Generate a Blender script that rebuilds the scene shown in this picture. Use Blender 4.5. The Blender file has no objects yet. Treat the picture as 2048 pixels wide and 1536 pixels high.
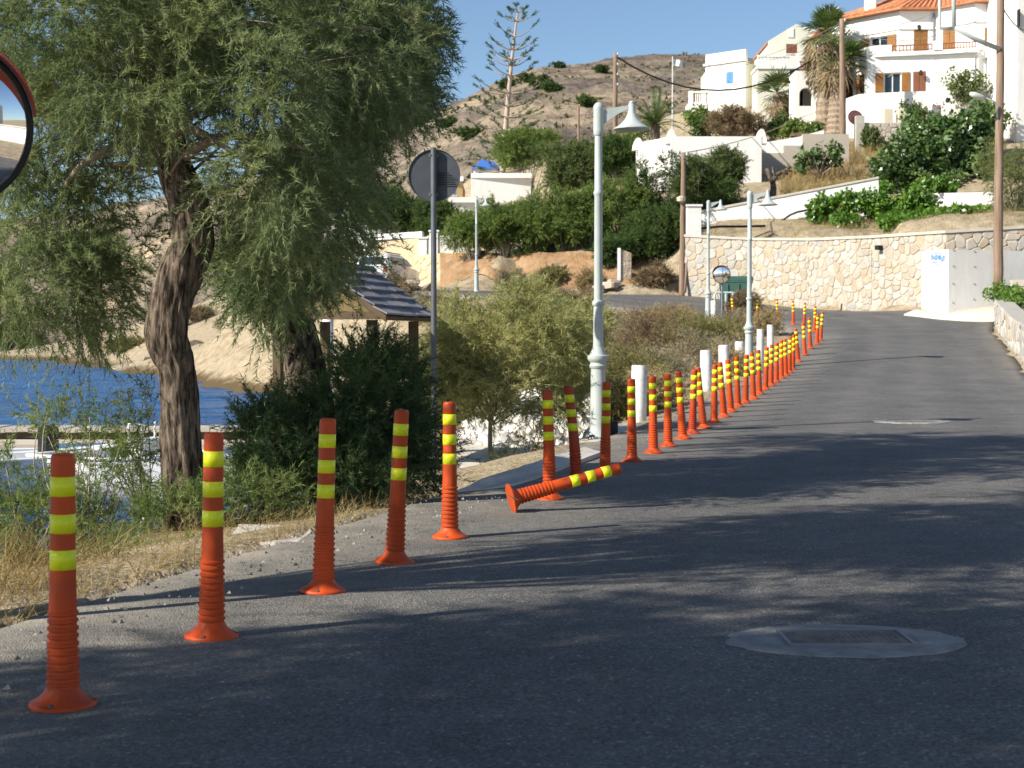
import bpy, bmesh, math, random
import numpy as np
from mathutils import Vector, Matrix, noise as mnoise
from mathutils.geometry import interpolate_bezier
S = bpy.context.scene
C = S.collection
R = math.radians
PI = math.pi
rnd = random.Random(7)

# ------------------------------------------------------------------ camera, sky, sun, exposure
F = 2960.0                      # focal length in pixels of a 2048 x 1536 frame
CAM = Vector((0, 0, 1.09))
TILT = math.atan(85 / F)
cam_d = bpy.data.cameras.new('camera'); cam = bpy.data.objects.new('camera', cam_d); C.objects.link(cam)
cam_d.sensor_width = 36; cam_d.lens = 36 * F / 2048
cam_d.clip_start = 0.1; cam_d.clip_end = 6000
cam.location = CAM; cam.rotation_euler = (PI / 2 - TILT, 0, 0)
S.camera = cam
cam_d.dof.use_dof = True; cam_d.dof.focus_distance = 9.5; cam_d.dof.aperture_fstop = 7.0

SUN_DIR = Vector((5.1, 2.75, -3.95)).normalized()        # the way the light travels
EL = math.asin(-SUN_DIR.z); AZ = math.atan2(-SUN_DIR.x, -SUN_DIR.y)
W_ = bpy.data.worlds.new('World'); S.world = W_; W_.use_nodes = True
nt = W_.node_tree; nt.nodes.clear()
sky = nt.nodes.new('ShaderNodeTexSky'); sky.sky_type = 'NISHITA'; sky.sun_disc = False
sky.sun_elevation = EL; sky.sun_rotation = AZ
sky.air_density = 1.0; sky.dust_density = 0.35; sky.ozone_density = 3.6; sky.altitude = 0
bg = nt.nodes.new('ShaderNodeBackground'); bg.inputs[1].default_value = 0.082
wo = nt.nodes.new('ShaderNodeOutputWorld')
nt.links.new(sky.outputs[0], bg.inputs[0]); nt.links.new(bg.outputs[0], wo.inputs[0])
sl = bpy.data.lights.new('sun', 'SUN'); sl.energy = 4.9; sl.angle = R(0.53); sl.color = (1, .925, .80)
sun = bpy.data.objects.new('sun', sl); C.objects.link(sun)
sun.rotation_euler = SUN_DIR.to_track_quat('-Z', 'Y').to_euler()
S.view_settings.view_transform = 'Standard'; S.view_settings.look = 'None'
S.view_settings.exposure = 0.75; S.view_settings.gamma = 1
S.render.engine = 'CYCLES'
S.cycles.use_denoising = True
S.cycles.max_bounces = 6; S.cycles.diffuse_bounces = 3; S.cycles.glossy_bounces = 3; S.cycles.transmission_bounces = 4
S.cycles.sample_clamp_indirect = 6

def W(px, py, Y):
    """world point on the ray of a picture position at depth Y"""
    c, s = math.cos(TILT), math.sin(TILT)
    a, b = (px - 1024) / F, (768 - py) / F
    t = Y / (c + b * s)
    return Vector((a * t, Y, CAM.z + t * (b * c - s)))

# ------------------------------------------------------------------ materials
def _nt(name):
    m = bpy.data.materials.new(name); m.use_nodes = True
    n = m.node_tree; n.nodes.clear()
    out = n.nodes.new('ShaderNodeOutputMaterial')
    return m, n, out
def _noise(n, scale, detail=4, vec=None, rough=.6):
    t = n.nodes.new('ShaderNodeTexNoise'); t.inputs['Scale'].default_value = scale
    t.inputs['Detail'].default_value = detail; t.inputs['Roughness'].default_value = rough
    if vec is not None: n.links.new(vec, t.inputs['Vector'])
    return t
def _ramp(n, fac, stops):
    r = n.nodes.new('ShaderNodeValToRGB'); e = r.color_ramp.elements
    while len(e) < len(stops): e.new(.5)
    for k, (p, c) in enumerate(stops):
        e[k].position = p; e[k].color = (c[0], c[1], c[2], 1)
    n.links.new(fac, r.inputs[0]); return r
def _mix(n, fac, a, b, mode='MIX'):
    m = n.nodes.new('ShaderNodeMix'); m.data_type = 'RGBA'; m.blend_type = mode
    if isinstance(fac, (int, float)): m.inputs[0].default_value = fac
    else: n.links.new(fac, m.inputs[0])
    for v, i in ((a, 6), (b, 7)):
        if isinstance(v, tuple): m.inputs[i].default_value = (v[0], v[1], v[2], 1)
        else: n.links.new(v, m.inputs[i])
    return m.outputs[2]
def _bump(n, h, strength, dist=.02):
    b = n.nodes.new('ShaderNodeBump'); b.inputs['Strength'].default_value = strength
    b.inputs['Distance'].default_value = dist; n.links.new(h, b.inputs['Height']); return b
def mat(name, col, rough=.7, var=.18, scale=6, col2=None, bump=0, bscale=40, bdist=.01, metal=0, spec=.35, coat=0,
        dirt=None, dirt_scale=2.0, dirt_amt=.5, stretch=None, island=0):
    m, n, out = _nt(name)
    p = n.nodes.new('ShaderNodeBsdfPrincipled'); n.links.new(p.outputs[0], out.inputs[0])
    tc = n.nodes.new('ShaderNodeTexCoord'); v = tc.outputs['Object']
    if stretch:
        mp = n.nodes.new('ShaderNodeMapping'); mp.inputs['Scale'].default_value = stretch
        n.links.new(v, mp.inputs[0]); v = mp.outputs[0]
    if island:
        oi = n.nodes.new('ShaderNodeObjectInfo'); va = n.nodes.new('ShaderNodeVectorMath'); va.operation = 'MULTIPLY_ADD'
        n.links.new(oi.outputs['Random'], va.inputs[0]); va.inputs[1].default_value = (37, 53, 29); n.links.new(v, va.inputs[2]); v = va.outputs[0]
    t = _noise(n, scale, 5, v)
    c2 = col2 or tuple(min(1, x * (1 + var)) for x in col)
    c1 = tuple(x * (1 - var) for x in col)
    colo = _ramp(n, t.outputs[0], [(.3, c1), (.5, col), (.7, c2)]).outputs[0]
    if dirt:
        d = _noise(n, dirt_scale, 6, v, .7)
        dr = _ramp(n, d.outputs[0], [(.45, (0, 0, 0)), (.72, (dirt_amt,) * 3)])
        colo = _mix(n, dr.outputs[0], colo, dirt)
    if island:
        g = n.nodes.new('ShaderNodeObjectInfo')
        hs = n.nodes.new('ShaderNodeHueSaturation'); n.links.new(colo, hs.inputs['Color'])
        mr = n.nodes.new('ShaderNodeMapRange'); mr.inputs[3].default_value = 1 - island; mr.inputs[4].default_value = 1 + island
        n.links.new(g.outputs['Random'], mr.inputs[0]); n.links.new(mr.outputs[0], hs.inputs['Value'])
        colo = hs.outputs[0]
    n.links.new(colo, p.inputs['Base Color'])
    p.inputs['Roughness'].default_value = rough; p.inputs['Metallic'].default_value = metal
    p.inputs['Specular IOR Level'].default_value = spec; p.inputs['Coat Weight'].default_value = coat
    if bump:
        b = _noise(n, bscale, 5, v)
        n.links.new(_bump(n, b.outputs[0], bump, bdist).outputs[0], p.inputs['Normal'])
    return m
def leafmat(name, a, b, c=None, trans=.35, nscale=1.2, gloss=.0, gain=1.55):
    """leaf colour a..b (c: a rare third tone); each leaf and each twig differs a little"""
    m, n, out = _nt(name)
    tc = n.nodes.new('ShaderNodeTexCoord'); ge = n.nodes.new('ShaderNodeNewGeometry')
    t = _noise(n, nscale, 3, tc.outputs['Object'])
    ad = n.nodes.new('ShaderNodeMath'); ad.operation = 'MULTIPLY_ADD'
    n.links.new(ge.outputs['Random Per Island'], ad.inputs[0]); ad.inputs[1].default_value = .4
    sb = n.nodes.new('ShaderNodeMath'); sb.operation = 'SUBTRACT'; n.links.new(t.outputs[0], sb.inputs[0]); sb.inputs[1].default_value = .2
    n.links.new(sb.outputs[0], ad.inputs[2])
    a, b, c = (tuple(x * gain for x in q) if q else None for q in (a, b, c)); trans = trans + .08
    stops = [(.28, a), (.62, b)] + ([(.8, c)] if c else [])
    col = _ramp(n, ad.outputs[0], stops).outputs[0]
    d = n.nodes.new('ShaderNodeBsdfDiffuse'); tr = n.nodes.new('ShaderNodeBsdfTranslucent')
    n.links.new(col, d.inputs[0])
    n.links.new(_mix(n, .5, col, (.9, 1, .35), 'MULTIPLY'), tr.inputs[0])
    mx = n.nodes.new('ShaderNodeMixShader'); mx.inputs[0].default_value = trans
    n.links.new(d.outputs[0], mx.inputs[1]); n.links.new(tr.outputs[0], mx.inputs[2])
    last = mx
    if gloss:
        g = n.nodes.new('ShaderNodeBsdfGlossy'); g.inputs['Roughness'].default_value = .35
        m2 = n.nodes.new('ShaderNodeMixShader'); m2.inputs[0].default_value = gloss
        n.links.new(mx.outputs[0], m2.inputs[1]); n.links.new(g.outputs[0], m2.inputs[2]); last = m2
    n.links.new(last.outputs[0], out.inputs[0])
    return m
def glassmat(name, col=(.02, .03, .04), rough=.05):
    m, n, out = _nt(name)
    p = n.nodes.new('ShaderNodeBsdfPrincipled'); p.inputs['Base Color'].default_value = (*col, 1)
    p.inputs['Roughness'].default_value = rough; p.inputs['Specular IOR Level'].default_value = .6
    n.links.new(p.outputs[0], out.inputs[0]); return m

# ------------------------------------------------------------------ mesh helpers
class MB:
    def __init__(s): s.v = []; s.f = []
    def add(s, vs, fs):
        k = len(s.v); s.v += [tuple(x) for x in vs]; s.f += [tuple(i + k for i in f) for f in fs]; return s
    def box(s, x0, x1, y0, y1, z0, z1, M=None):
        vs = [Vector((x, y, z)) for z in (z0, z1) for y in (y0, y1) for x in (x0, x1)]
        if M is not None: vs = [M @ v for v in vs]
        return s.add(vs, [(0, 2, 3, 1), (4, 5, 7, 6), (0, 1, 5, 4), (2, 6, 7, 3), (0, 4, 6, 2), (1, 3, 7, 5)])
    def bbox(s, x0, x1, y0, y1, z0, z1, b=.01, M=None):
        """box with chamfered upright edges and top rim"""
        ring = lambda i, z: [(x0 + i, y0 + b + i, z), (x0 + b + i, y0 + i, z), (x1 - b - i, y0 + i, z), (x1 - i, y0 + b + i, z),
                             (x1 - i, y1 - b - i, z), (x1 - b - i, y1 - i, z), (x0 + b + i, y1 - i, z), (x0 + i, y1 - b - i, z)]
        rs = [ring(0, z0), ring(0, z1 - b), ring(b, z1)]
        return s.rings(rs, True, M)
    def rings(s, rs, caps=True, M=None, loop=True):
        n = len(rs[0]); k = len(s.v)
        for r in rs:
            for p in r:
                p = Vector(p); s.v.append(tuple(M @ p if M is not None else p))
        for i in range(len(rs) - 1):
            for j in range(n if loop else n - 1):
                a = k + i * n + j; b = k + i * n + (j + 1) % n
                s.f.append((a, b, b + n, a + n))
        if caps:
            s.f.append(tuple(k + j for j in reversed(range(n))))
            s.f.append(tuple(k + (len(rs) - 1) * n + j for j in range(n)))
        return s
    def lathe(s, prof, n=24, M=None, caps=True):
        return s.rings([[(r * math.cos(2 * PI * j / n), r * math.sin(2 * PI * j / n), z) for j in range(n)] for r, z in prof], caps, M)
    def tube(s, pts, rad, n=8, caps=True, wob=0, seed=0):
        pts = [Vector(p) for p in pts]; rs = []
        if not hasattr(rad, '__len__'): rad = [rad] * len(pts)
        up = None
        for i, p in enumerate(pts):
            d = (pts[min(i + 1, len(pts) - 1)] - pts[max(i - 1, 0)])
            d = d.normalized() if d.length > 1e-9 else Vector((0, 0, 1))
            if up is None: up = Vector((1, 0, 0)) if abs(d.x) < .9 else Vector((0, 1, 0))
            a = (up - d * up.dot(d)).normalized(); b = d.cross(a); up = a
            rs.append([p + (a * math.cos(2 * PI * j / n) + b * math.sin(2 * PI * j / n)) * rad[i] for j in range(n)])
        return s.rings(rs, caps)
    def prism(s, poly, z0, z1, M=None):
        zt = z1 if hasattr(z1, '__len__') else [z1] * len(poly)
        zb = z0 if hasattr(z0, '__len__') else [z0] * len(poly)
        return s.rings([[(p[0], p[1], z) for p, z in zip(poly, zb)], [(p[0], p[1], z) for p, z in zip(poly, zt)]], True, M)
    def build(s, name, m, parent=None, smooth=False, loc=None):
        me = bpy.data.meshes.new(name); me.from_pydata(s.v, [], s.f); me.update()
        bm = bmesh.new(); bm.from_mesh(me); bmesh.ops.recalc_face_normals(bm, faces=bm.faces); bm.to_mesh(me); bm.free()
        return put(name, me, m, parent, smooth, loc)
def put(name, me, m, parent=None, smooth=False, loc=None):
    if m is not None and len(me.materials) == 0: me.materials.append(m)
    if smooth:
        me.polygons.foreach_set('use_smooth', [True] * len(me.polygons))
        if smooth != True:
            try: me.set_sharp_from_angle(angle=R(smooth))
            except Exception: pass
    o = bpy.data.objects.new(name, me); C.objects.link(o)
    if parent is not None: o.parent = parent
    if loc is not None: o.location = loc
    return o
def npmesh(name, V, nper, m, parent=None, smooth=False):
    V = np.asarray(V, dtype=np.float32).reshape(-1, 3); n = len(V); nf = n // nper
    me = bpy.data.meshes.new(name)
    me.vertices.add(n); me.vertices.foreach_set('co', V.ravel())
    me.loops.add(n); me.loops.foreach_set('vertex_index', np.arange(n, dtype=np.int32))
    me.polygons.add(nf); me.polygons.foreach_set('loop_start', np.arange(nf, dtype=np.int32) * nper)
    me.polygons.foreach_set('loop_total', np.full(nf, nper, dtype=np.int32))
    me.update(calc_edges=True)
    return put(name, me, m, parent, smooth)
def gridmesh(name, P, m, parent=None, smooth=True, attrs=None):
    """P: array (rows, cols, 3)"""
    P = np.asarray(P, dtype=np.float32); r, c = P.shape[:2]
    idx = np.arange(r * c).reshape(r, c)
    q = np.stack([idx[:-1, :-1], idx[:-1, 1:], idx[1:, 1:], idx[1:, :-1]], -1).reshape(-1)
    me = bpy.data.meshes.new(name); me.vertices.add(r * c); me.vertices.foreach_set('co', P.ravel())
    nf = len(q) // 4
    me.loops.add(len(q)); me.loops.foreach_set('vertex_index', q.astype(np.int32))
    me.polygons.add(nf); me.polygons.foreach_set('loop_start', np.arange(nf, dtype=np.int32) * 4)
    me.polygons.foreach_set('loop_total', np.full(nf, 4, dtype=np.int32)); me.update(calc_edges=True)
    for k, a in (attrs or {}).items():
        at = me.attributes.new(k, 'FLOAT', 'POINT'); at.data.foreach_set('value', np.asarray(a, dtype=np.float32).ravel())
    return put(name, me, m, parent, smooth)
def thing(name, label, cat, loc=(0, 0, 0), rz=0, group=None):
    o = bpy.data.objects.new(name, None); C.objects.link(o); o.location = loc; o.rotation_euler = (0, 0, rz)
    o.empty_display_size = .1; o['kind'] = 'thing'
    return tag(o, label, cat, group)
def tag(o, label, cat=None, group=None, kind=None):
    if label: o['label'] = label
    if cat: o['category'] = cat
    if group: o['group'] = group
    if kind: o['kind'] = kind
    return o
def struct(o, label=None):
    o['kind'] = 'structure'
    if label: o['label'] = label
    return o
def copy_tree(o, parent=None):
    c = o.copy(); C.objects.link(c)
    if parent is not None: c.parent = parent
    for ch in list(o.children): copy_tree(ch, c)
    return c
def fbm(x, y, z=0., oct=4):
    return mnoise.fractal(Vector((x, y, z)), 1.0, 2.0, oct)
def vnoise(x, y, seed=0):
    """vectorised value noise, -1..1"""
    x = np.asarray(x, float); y = np.asarray(y, float)
    xi = np.floor(x).astype(np.int64); yi = np.floor(y).astype(np.int64); xf = x - xi; yf = y - yi
    def h(a, b):
        n = (a * 374761393 + b * 668265263 + seed * 1442695041) & 0x7fffffff
        n = ((n ^ (n >> 13)) * 1274126177) & 0x7fffffff
        return ((n ^ (n >> 16)) & 0xffff) / 32767.5 - 1
    u = xf * xf * (3 - 2 * xf); v = yf * yf * (3 - 2 * yf)
    return (h(xi, yi) * (1 - u) + h(xi + 1, yi) * u) * (1 - v) + (h(xi, yi + 1) * (1 - u) + h(xi + 1, yi + 1) * u) * v
def vfbm(x, y, seed=0, oct=4):
    s = 0; a = 1
    for k in range(oct): s = s + a * vnoise(x * 2 ** k, y * 2 ** k, seed + k); a *= .5
    return s
def crom(pts, n):
    """Catmull-Rom through pts, n steps per span"""
    P = np.array(pts, float); out = []
    for i in range(len(P) - 1):
        p0, p1, p2, p3 = P[max(i - 1, 0)], P[i], P[i + 1], P[min(i + 2, len(P) - 1)]
        for k in range(n):
            t = k / n
            out.append(.5 * ((2 * p1) + (-p0 + p2) * t + (2 * p0 - 5 * p1 + 4 * p2 - p3) * t * t + (-p0 + 3 * p1 - 3 * p2 + p3) * t ** 3))
    out.append(P[-1]); return np.array(out)
# ------------------------------------------------------------------ the lie of the land
RL = [(-11, -30, 0), (-5.8, -10, 0), (-3.2, 0, 0), (-1.94, 5.6, 0), (-.62, 10, 0), (.9, 16.2, 0), (2.5, 21.5, .09), (4.2, 27.5, .29), (5.5, 32, .5),
      (6.8, 36.5, .96), (7.8, 40.5, 1.22), (8.2, 44, 1.45), (8.1, 46.5, 1.6), (7.6, 48.3, 1.72), (6.6, 49.8, 1.85), (5, 51.5, 2.1), (2, 54, 2.5),
      (-1.5, 57.2, 2.85), (-4.2, 60.3, 3.15), (-6.4, 64.5, 3.4), (-9, 71.5, 3.7), (-12, 81, 4.1), (-16.5, 95, 4.6)]
RR = [(-4.5, -30, 0), (1.0, -10, 0), (3.6, 0, 0), (5.2, 6, 0), (6.1, 11, 0), (7.3, 16.5, 0), (8.6, 22.5, .1), (10, 28.5, .36), (11.2, 32.7, .6),
      (12.5, 37.5, 1.0), (13.8, 42.5, 1.4), (15.0, 46.6, 1.75), (14.0, 49.4, 2.12), (12.6, 52.5, 2.16), (11, 55.5, 2.32), (9.2, 57.8, 2.6), (6.5, 59.4, 2.95),
      (2.6, 61.2, 3.05), (.4, 63.8, 3.25), (-2.2, 66.3, 3.45), (-5, 72.5, 3.75), (-8, 82, 4.2), (-12, 96, 4.7)]
SL, SR = crom(RL, 10), crom(RR, 10)
ctrl = []
for a in RL: ctrl.append((a[0] - .25, a[1] + .1, a[2] - .03)); ctrl.append(a)
for a in RR: ctrl.append(a)
for a, b in zip(RL, RR): ctrl.append(tuple((x + y) / 2 for x, y in zip(a, b)))
ctrl += [(-3.0, 6.5, -.06), (-2.1, 9.0, -.06), (-3.2, 9.5, -.3), (-4.5, 8, -.5), (-6, 8, -.9), (-9, 8, -1.6), (-4.6, 2, -.3), (-8, 1, -1.2), (-1.5, 10.5, -.12),
         (-2.6, 12, -.5), (-1.2, 12.8, -.35), (-4.5, 12, -1.0), (-7, 12.5, -1.6), (-2.2, 15, -.7), (-.83, 16, -.35), (-.27, 17.6, -.5), (.4, 20, -.5), (-1, 22, -.8),
         (1.3, 19.6, -.06), (1.95, 21, .02), (0, 25, -.6), (2, 26, .05), (-2, 28, -1.1), (-3.5, 24, -1.9), (-5, 30, -2.0), (-4, 18, -1.6), (-8, 20, -2.3), (-15, 25, -2.8),
         (-2, 36, -.7), (-6, 45, -1.7), (-3, 45, .3), (1.5, 34, .3), (3.4, 33, .4), (3, 40, .9), (5.5, 42, 1.2), (0, 48, 1.6), (4.5, 47, 1.7), (-3.6, 55.5, 1.6), (-7.5, 58, -1.7), (-10.5, 66, -1.8), (-13, 74, -1.8), (-5.6, 58, .6), (-8.3, 64, 1.2), (-11, 72, 1.5), (-14, 82, 1.5), (-6.5, 50, -1.8), (-11, 50, -2.6),
         (-16.2, 84, -1.8), (-18.5, 98, -1.6), (-32.5, 125, -1.7), (-17.8, 105, 2.3), (-27.5, 131, 2.4), (-38, 135, -2.0), (-45, 150, -2.2), (-52, 175, -2.2), (-34, 138, 1.2), (-38, 155, 1.6), (-22, 98, -2.6), (-17.5, 92, .9),
         (-45, 100, -3), (-30, 60, -3), (-60, 40, -3), (-40, 0, -3), (-15, 5, -2.3), (-20, -20, -1.5), (-70, 150, -2.0), (-90, 100, -3), (-66, 190, -2.2), (-130, 190, -2),
         (-23, 140, 5), (-38, 172, 5), (-13, 120, 6.5), (-9, 95, 5.6), (0, 100, 9), (-30, 192, 10), (0, 190, 20), (40, 190, 30), (90, 190, 36), (20, 140, 22), (-4.6, 78, 5.2), (-2, 72, 4.8)]
def cw(px, py, Y): p = W(px, py, Y); ctrl.append((p.x, p.y, p.z))
for a in [(1390, 470, 62), (1600, 468, 58.5), (1800, 458, 54.5), (2040, 447, 53), (2250, 440, 53), (1390, 462, 64), (1620, 456, 62), (1800, 456, 59), (1980, 450, 58),
          (1755, 390, 70), (1860, 418, 66), (1980, 420, 64), (1560, 392, 70), (1650, 350, 74), (1700, 305, 80), (1300, 420, 70), (1450, 400, 70), (1400, 330, 84),
          (1800, 262, 84), (1900, 275, 82), (2040, 280, 78), (2250, 260, 80), (1640, 262, 90), (1480, 250, 100), (1400, 215, 106), (1900, 180, 95), (1700, 150, 115),
          (1000, 512, 64.5), (1150, 505, 64.5), (1340, 505, 63.5), (1000, 420, 72), (1150, 420, 72), (1080, 385, 85), (900, 440, 80), (950, 350, 110), (1200, 330, 95)]:
    cw(*a)
for a in [(15.5, 49.0, 2.2), (18.5, 52, 2.9), (17, 45.5, 1.9), (14.5, 36, 1.3), (16, 41, 1.7), (18, 47.5, 2.3), (25, 45, 3), (14, 30, 1.2), (10, 12, .1), (20, 10, .5), (30, 30, 3), (20, -20, 0), (40, 60, 8)]:
    ctrl.append(a)
# foot of the stone wall, taken back behind its face so that the terrace is held up by the wall
WALLB = [(14.6, 50.6), (12.9, 53.2), (11.2, 56.0), (9.4, 58.2), (6.9, 59.7)]
for x, y in WALLB: ctrl.append((x + .25, y + .45, 2.2 if x > 10 else 2.7))
_CP = np.array(ctrl); _keep = []
for i in range(len(_CP)):
    if all(np.hypot(*(_CP[i, :2] - _CP[j, :2])) > .06 for j in _keep): _keep.append(i)
_CP = _CP[_keep]
def _phi(d2): return np.sqrt(d2 + .04)
_A = _phi(((_CP[:, None, :2] - _CP[None, :, :2]) ** 2).sum(-1)); _n = len(_CP)
_wts = np.linalg.solve(np.block([[_A, np.ones((_n, 1))], [np.ones((1, _n)), np.zeros((1, 1))]]), np.append(_CP[:, 2], 0))
def gz_np(x, y):
    x = np.asarray(x, float); y = np.asarray(y, float); sh = x.shape; x = x.ravel(); y = y.ravel(); out = np.empty(len(x))
    for i in range(0, len(x), 8000):
        d2 = (x[i:i + 8000, None] - _CP[None, :, 0]) ** 2 + (y[i:i + 8000, None] - _CP[None, :, 1]) ** 2
        out[i:i + 8000] = _phi(d2) @ _wts[:-1] + _wts[-1]
    return out.reshape(sh)
def gz(x, y): return float(gz_np([x], [y])[0])
ROADPOLY = np.concatenate([SL[:, :2], SR[::-1, :2]])
def inpoly(x, y, poly):
    x = np.asarray(x); y = np.asarray(y); c = np.zeros(x.shape, bool); j = len(poly) - 1
    for i in range(len(poly)):
        xi, yi = poly[i]; xj, yj = poly[j]
        if yi != yj:
            c ^= ((yi > y) != (yj > y)) & (x < (xj - xi) * (y - yi) / (yj - yi) + xi)
        j = i
    return c

# ------------------------------------------------------------------ surface materials
def mat_ground():
    m, n, out = _nt('ground_earth')
    p = n.nodes.new('ShaderNodeBsdfPrincipled'); n.links.new(p.outputs[0], out.inputs[0]); p.inputs['Roughness'].default_value = .95
    p.inputs['Specular IOR Level'].default_value = .1
    v = n.nodes.new('ShaderNodeTexCoord').outputs['Object']
    a = _noise(n, .35, 6, v); b = _noise(n, 2.2, 6, v); c = _noise(n, 16, 5, v)
    c1 = _ramp(n, a.outputs[0], [(.35, (.30, .235, .155)), (.5, (.40, .325, .215)), (.65, (.36, .27, .165))]).outputs[0]
    c2 = _ramp(n, b.outputs[0], [(.35, (.22, .18, .12)), (.5, (.42, .35, .24)), (.68, (.55, .47, .35))]).outputs[0]
    mx = _mix(n, .55, c1, c2)
    c3 = _ramp(n, c.outputs[0], [(.3, (.5, .5, .5)), (.6, (1, 1, 1))]).outputs[0]
    gm = _mix(n, .8, mx, c3, 'MULTIPLY')
    ge = n.nodes.new('ShaderNodeNewGeometry'); sp_ = n.nodes.new('ShaderNodeSeparateXYZ'); n.links.new(ge.outputs['Position'], sp_.inputs[0])
    az = n.nodes.new('ShaderNodeMath'); az.operation = 'MULTIPLY_ADD'; n.links.new(b.outputs[0], az.inputs[0]); az.inputs[1].default_value = .9; n.links.new(sp_.outputs[2], az.inputs[2])
    wet = n.nodes.new('ShaderNodeMapRange'); wet.inputs[1].default_value = -.55; wet.inputs[2].default_value = -.15; wet.inputs[3].default_value = 1; wet.inputs[4].default_value = 0; n.links.new(az.outputs[0], wet.inputs[0])
    gm = _mix(n, wet.outputs[0], gm, (.105, .075, .04))          # the tide line: dark weed-grown rock
    n.links.new(gm, p.inputs['Base Color'])
    n.links.new(_bump(n, c.outputs[0], .9, .06).outputs[0], p.inputs['Normal'])
    return m
def mat_asphalt():
    m, n, out = _nt('asphalt')
    p = n.nodes.new('ShaderNodeBsdfPrincipled'); n.links.new(p.outputs[0], out.inputs[0])
    p.inputs['Specular IOR Level'].default_value = .25
    v = n.nodes.new('ShaderNodeTexCoord').outputs['Object']
    big = _noise(n, .5, 5, v); mid = _noise(n, 5, 6, v, .75); fine = _noise(n, 75, 3, v, .8)
    vo = n.nodes.new('ShaderNodeTexVoronoi'); vo.inputs['Scale'].default_value = 120; n.links.new(v, vo.inputs['Vector'])
    base = _ramp(n, big.outputs[0], [(.3, (.114, .114, .115)), (.7, (.145, .143, .141))]).outputs[0]
    base = _mix(n, .75, base, _ramp(n, mid.outputs[0], [(.28, (.78, .78, .78)), (.72, (1.18, 1.17, 1.15))]).outputs[0], 'MULTIPLY')
    agg = _ramp(n, vo.outputs['Color'], [(.1, (.5, .5, .5)), (.6, (1, 1, 1)), (.86, (1.2, 1.2, 1.18)), (.96, (3.0, 2.9, 2.7))]).outputs[0]
    base = _mix(n, .8, base, agg, 'MULTIPLY')
    v2 = n.nodes.new('ShaderNodeTexVoronoi'); v2.inputs['Scale'].default_value = 88; n.links.new(v, v2.inputs['Vector'])
    base = _mix(n, 1.0, base, _ramp(n, v2.outputs['Color'], [(.0, (.72, .72, .72)), (.5, (.95, .95, .95)), (.84, (1.1, 1.1, 1.09)), (.95, (1.9, 1.88, 1.82))]).outputs[0], 'MULTIPLY')
    base = _mix(n, .6, base, _ramp(n, fine.outputs[0], [(.3, (.45, .45, .45)), (.7, (1.5, 1.5, 1.5))]).outputs[0], 'MULTIPLY')
    at = n.nodes.new('ShaderNodeAttribute'); at.attribute_name = 'dust'
    dn = _noise(n, 3.0, 6, v, .7)
    ml = n.nodes.new('ShaderNodeMath'); ml.operation = 'MULTIPLY'; n.links.new(at.outputs['Fac'], ml.inputs[0])
    n.links.new(_ramp(n, dn.outputs[0], [(.3, (.15,) * 3), (.62, (1,) * 3)]).outputs[0], ml.inputs[1])
    dcol = _mix(n, .55, (.27, .245, .205), _ramp(n, fine.outputs[0], [(.3, (.5, .5, .5)), (.7, (1.4, 1.4, 1.4))]).outputs[0], 'MULTIPLY')
    base = _mix(n, ml.outputs[0], base, dcol)
    # wear: fine cracks, tar smears, paler wheel tracks that run with the road
    cv = n.nodes.new('ShaderNodeTexVoronoi'); cv.feature = 'DISTANCE_TO_EDGE'; cv.inputs['Scale'].default_value = .55
    ws = n.nodes.new('ShaderNodeVectorMath'); ws.operation = 'MULTIPLY_ADD'; wn = _noise(n, 2.5, 5, v, .7); n.links.new(wn.outputs['Color'], ws.inputs[0]); ws.inputs[1].default_value = (.5, .5, 0); n.links.new(v, ws.inputs[2]); n.links.new(ws.outputs[0], cv.inputs['Vector'])
    ck = _ramp(n, cv.outputs['Distance'], [(.0, (1, 1, 1)), (.006, (.8, .8, .8)), (.012, (0, 0, 0))]).outputs[0]
    cm = _noise(n, .4, 3, v); ckm = n.nodes.new('ShaderNodeMath'); ckm.operation = 'MULTIPLY'; n.links.new(ck, ckm.inputs[0]); n.links.new(_ramp(n, cm.outputs[0], [(.53, (0, 0, 0)), (.64, (.5, .5, .5))]).outputs[0], ckm.inputs[1])
    base = _mix(n, ckm.outputs[0], base, (.035, .035, .036))
    tr_ = _noise(n, 1.1, 6, v, .75); base = _mix(n, 1.0, base, _ramp(n, tr_.outputs[0], [(.32, (.8, .8, .81)), (.5, (1, 1, 1)), (.68, (1.16, 1.15, 1.13))]).outputs[0], 'MULTIPLY')
    wt_ = n.nodes.new('ShaderNodeAttribute'); wt_.attribute_name = 'track'
    base = _mix(n, wt_.outputs['Fac'], base, _mix(n, 1.0, base, (1.22, 1.2, 1.17), 'MULTIPLY'))
    n.links.new(base, p.inputs['Base Color'])
    p.inputs['Roughness'].default_value = .82
    ad = n.nodes.new('ShaderNodeMath'); ad.operation = 'ADD'; n.links.new(vo.outputs['Distance'], ad.inputs[0]); n.links.new(fine.outputs[0], ad.inputs[1])
    n.links.new(_bump(n, ad.outputs[0], .55, .012).outputs[0], p.inputs['Normal'])
    return m
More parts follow.
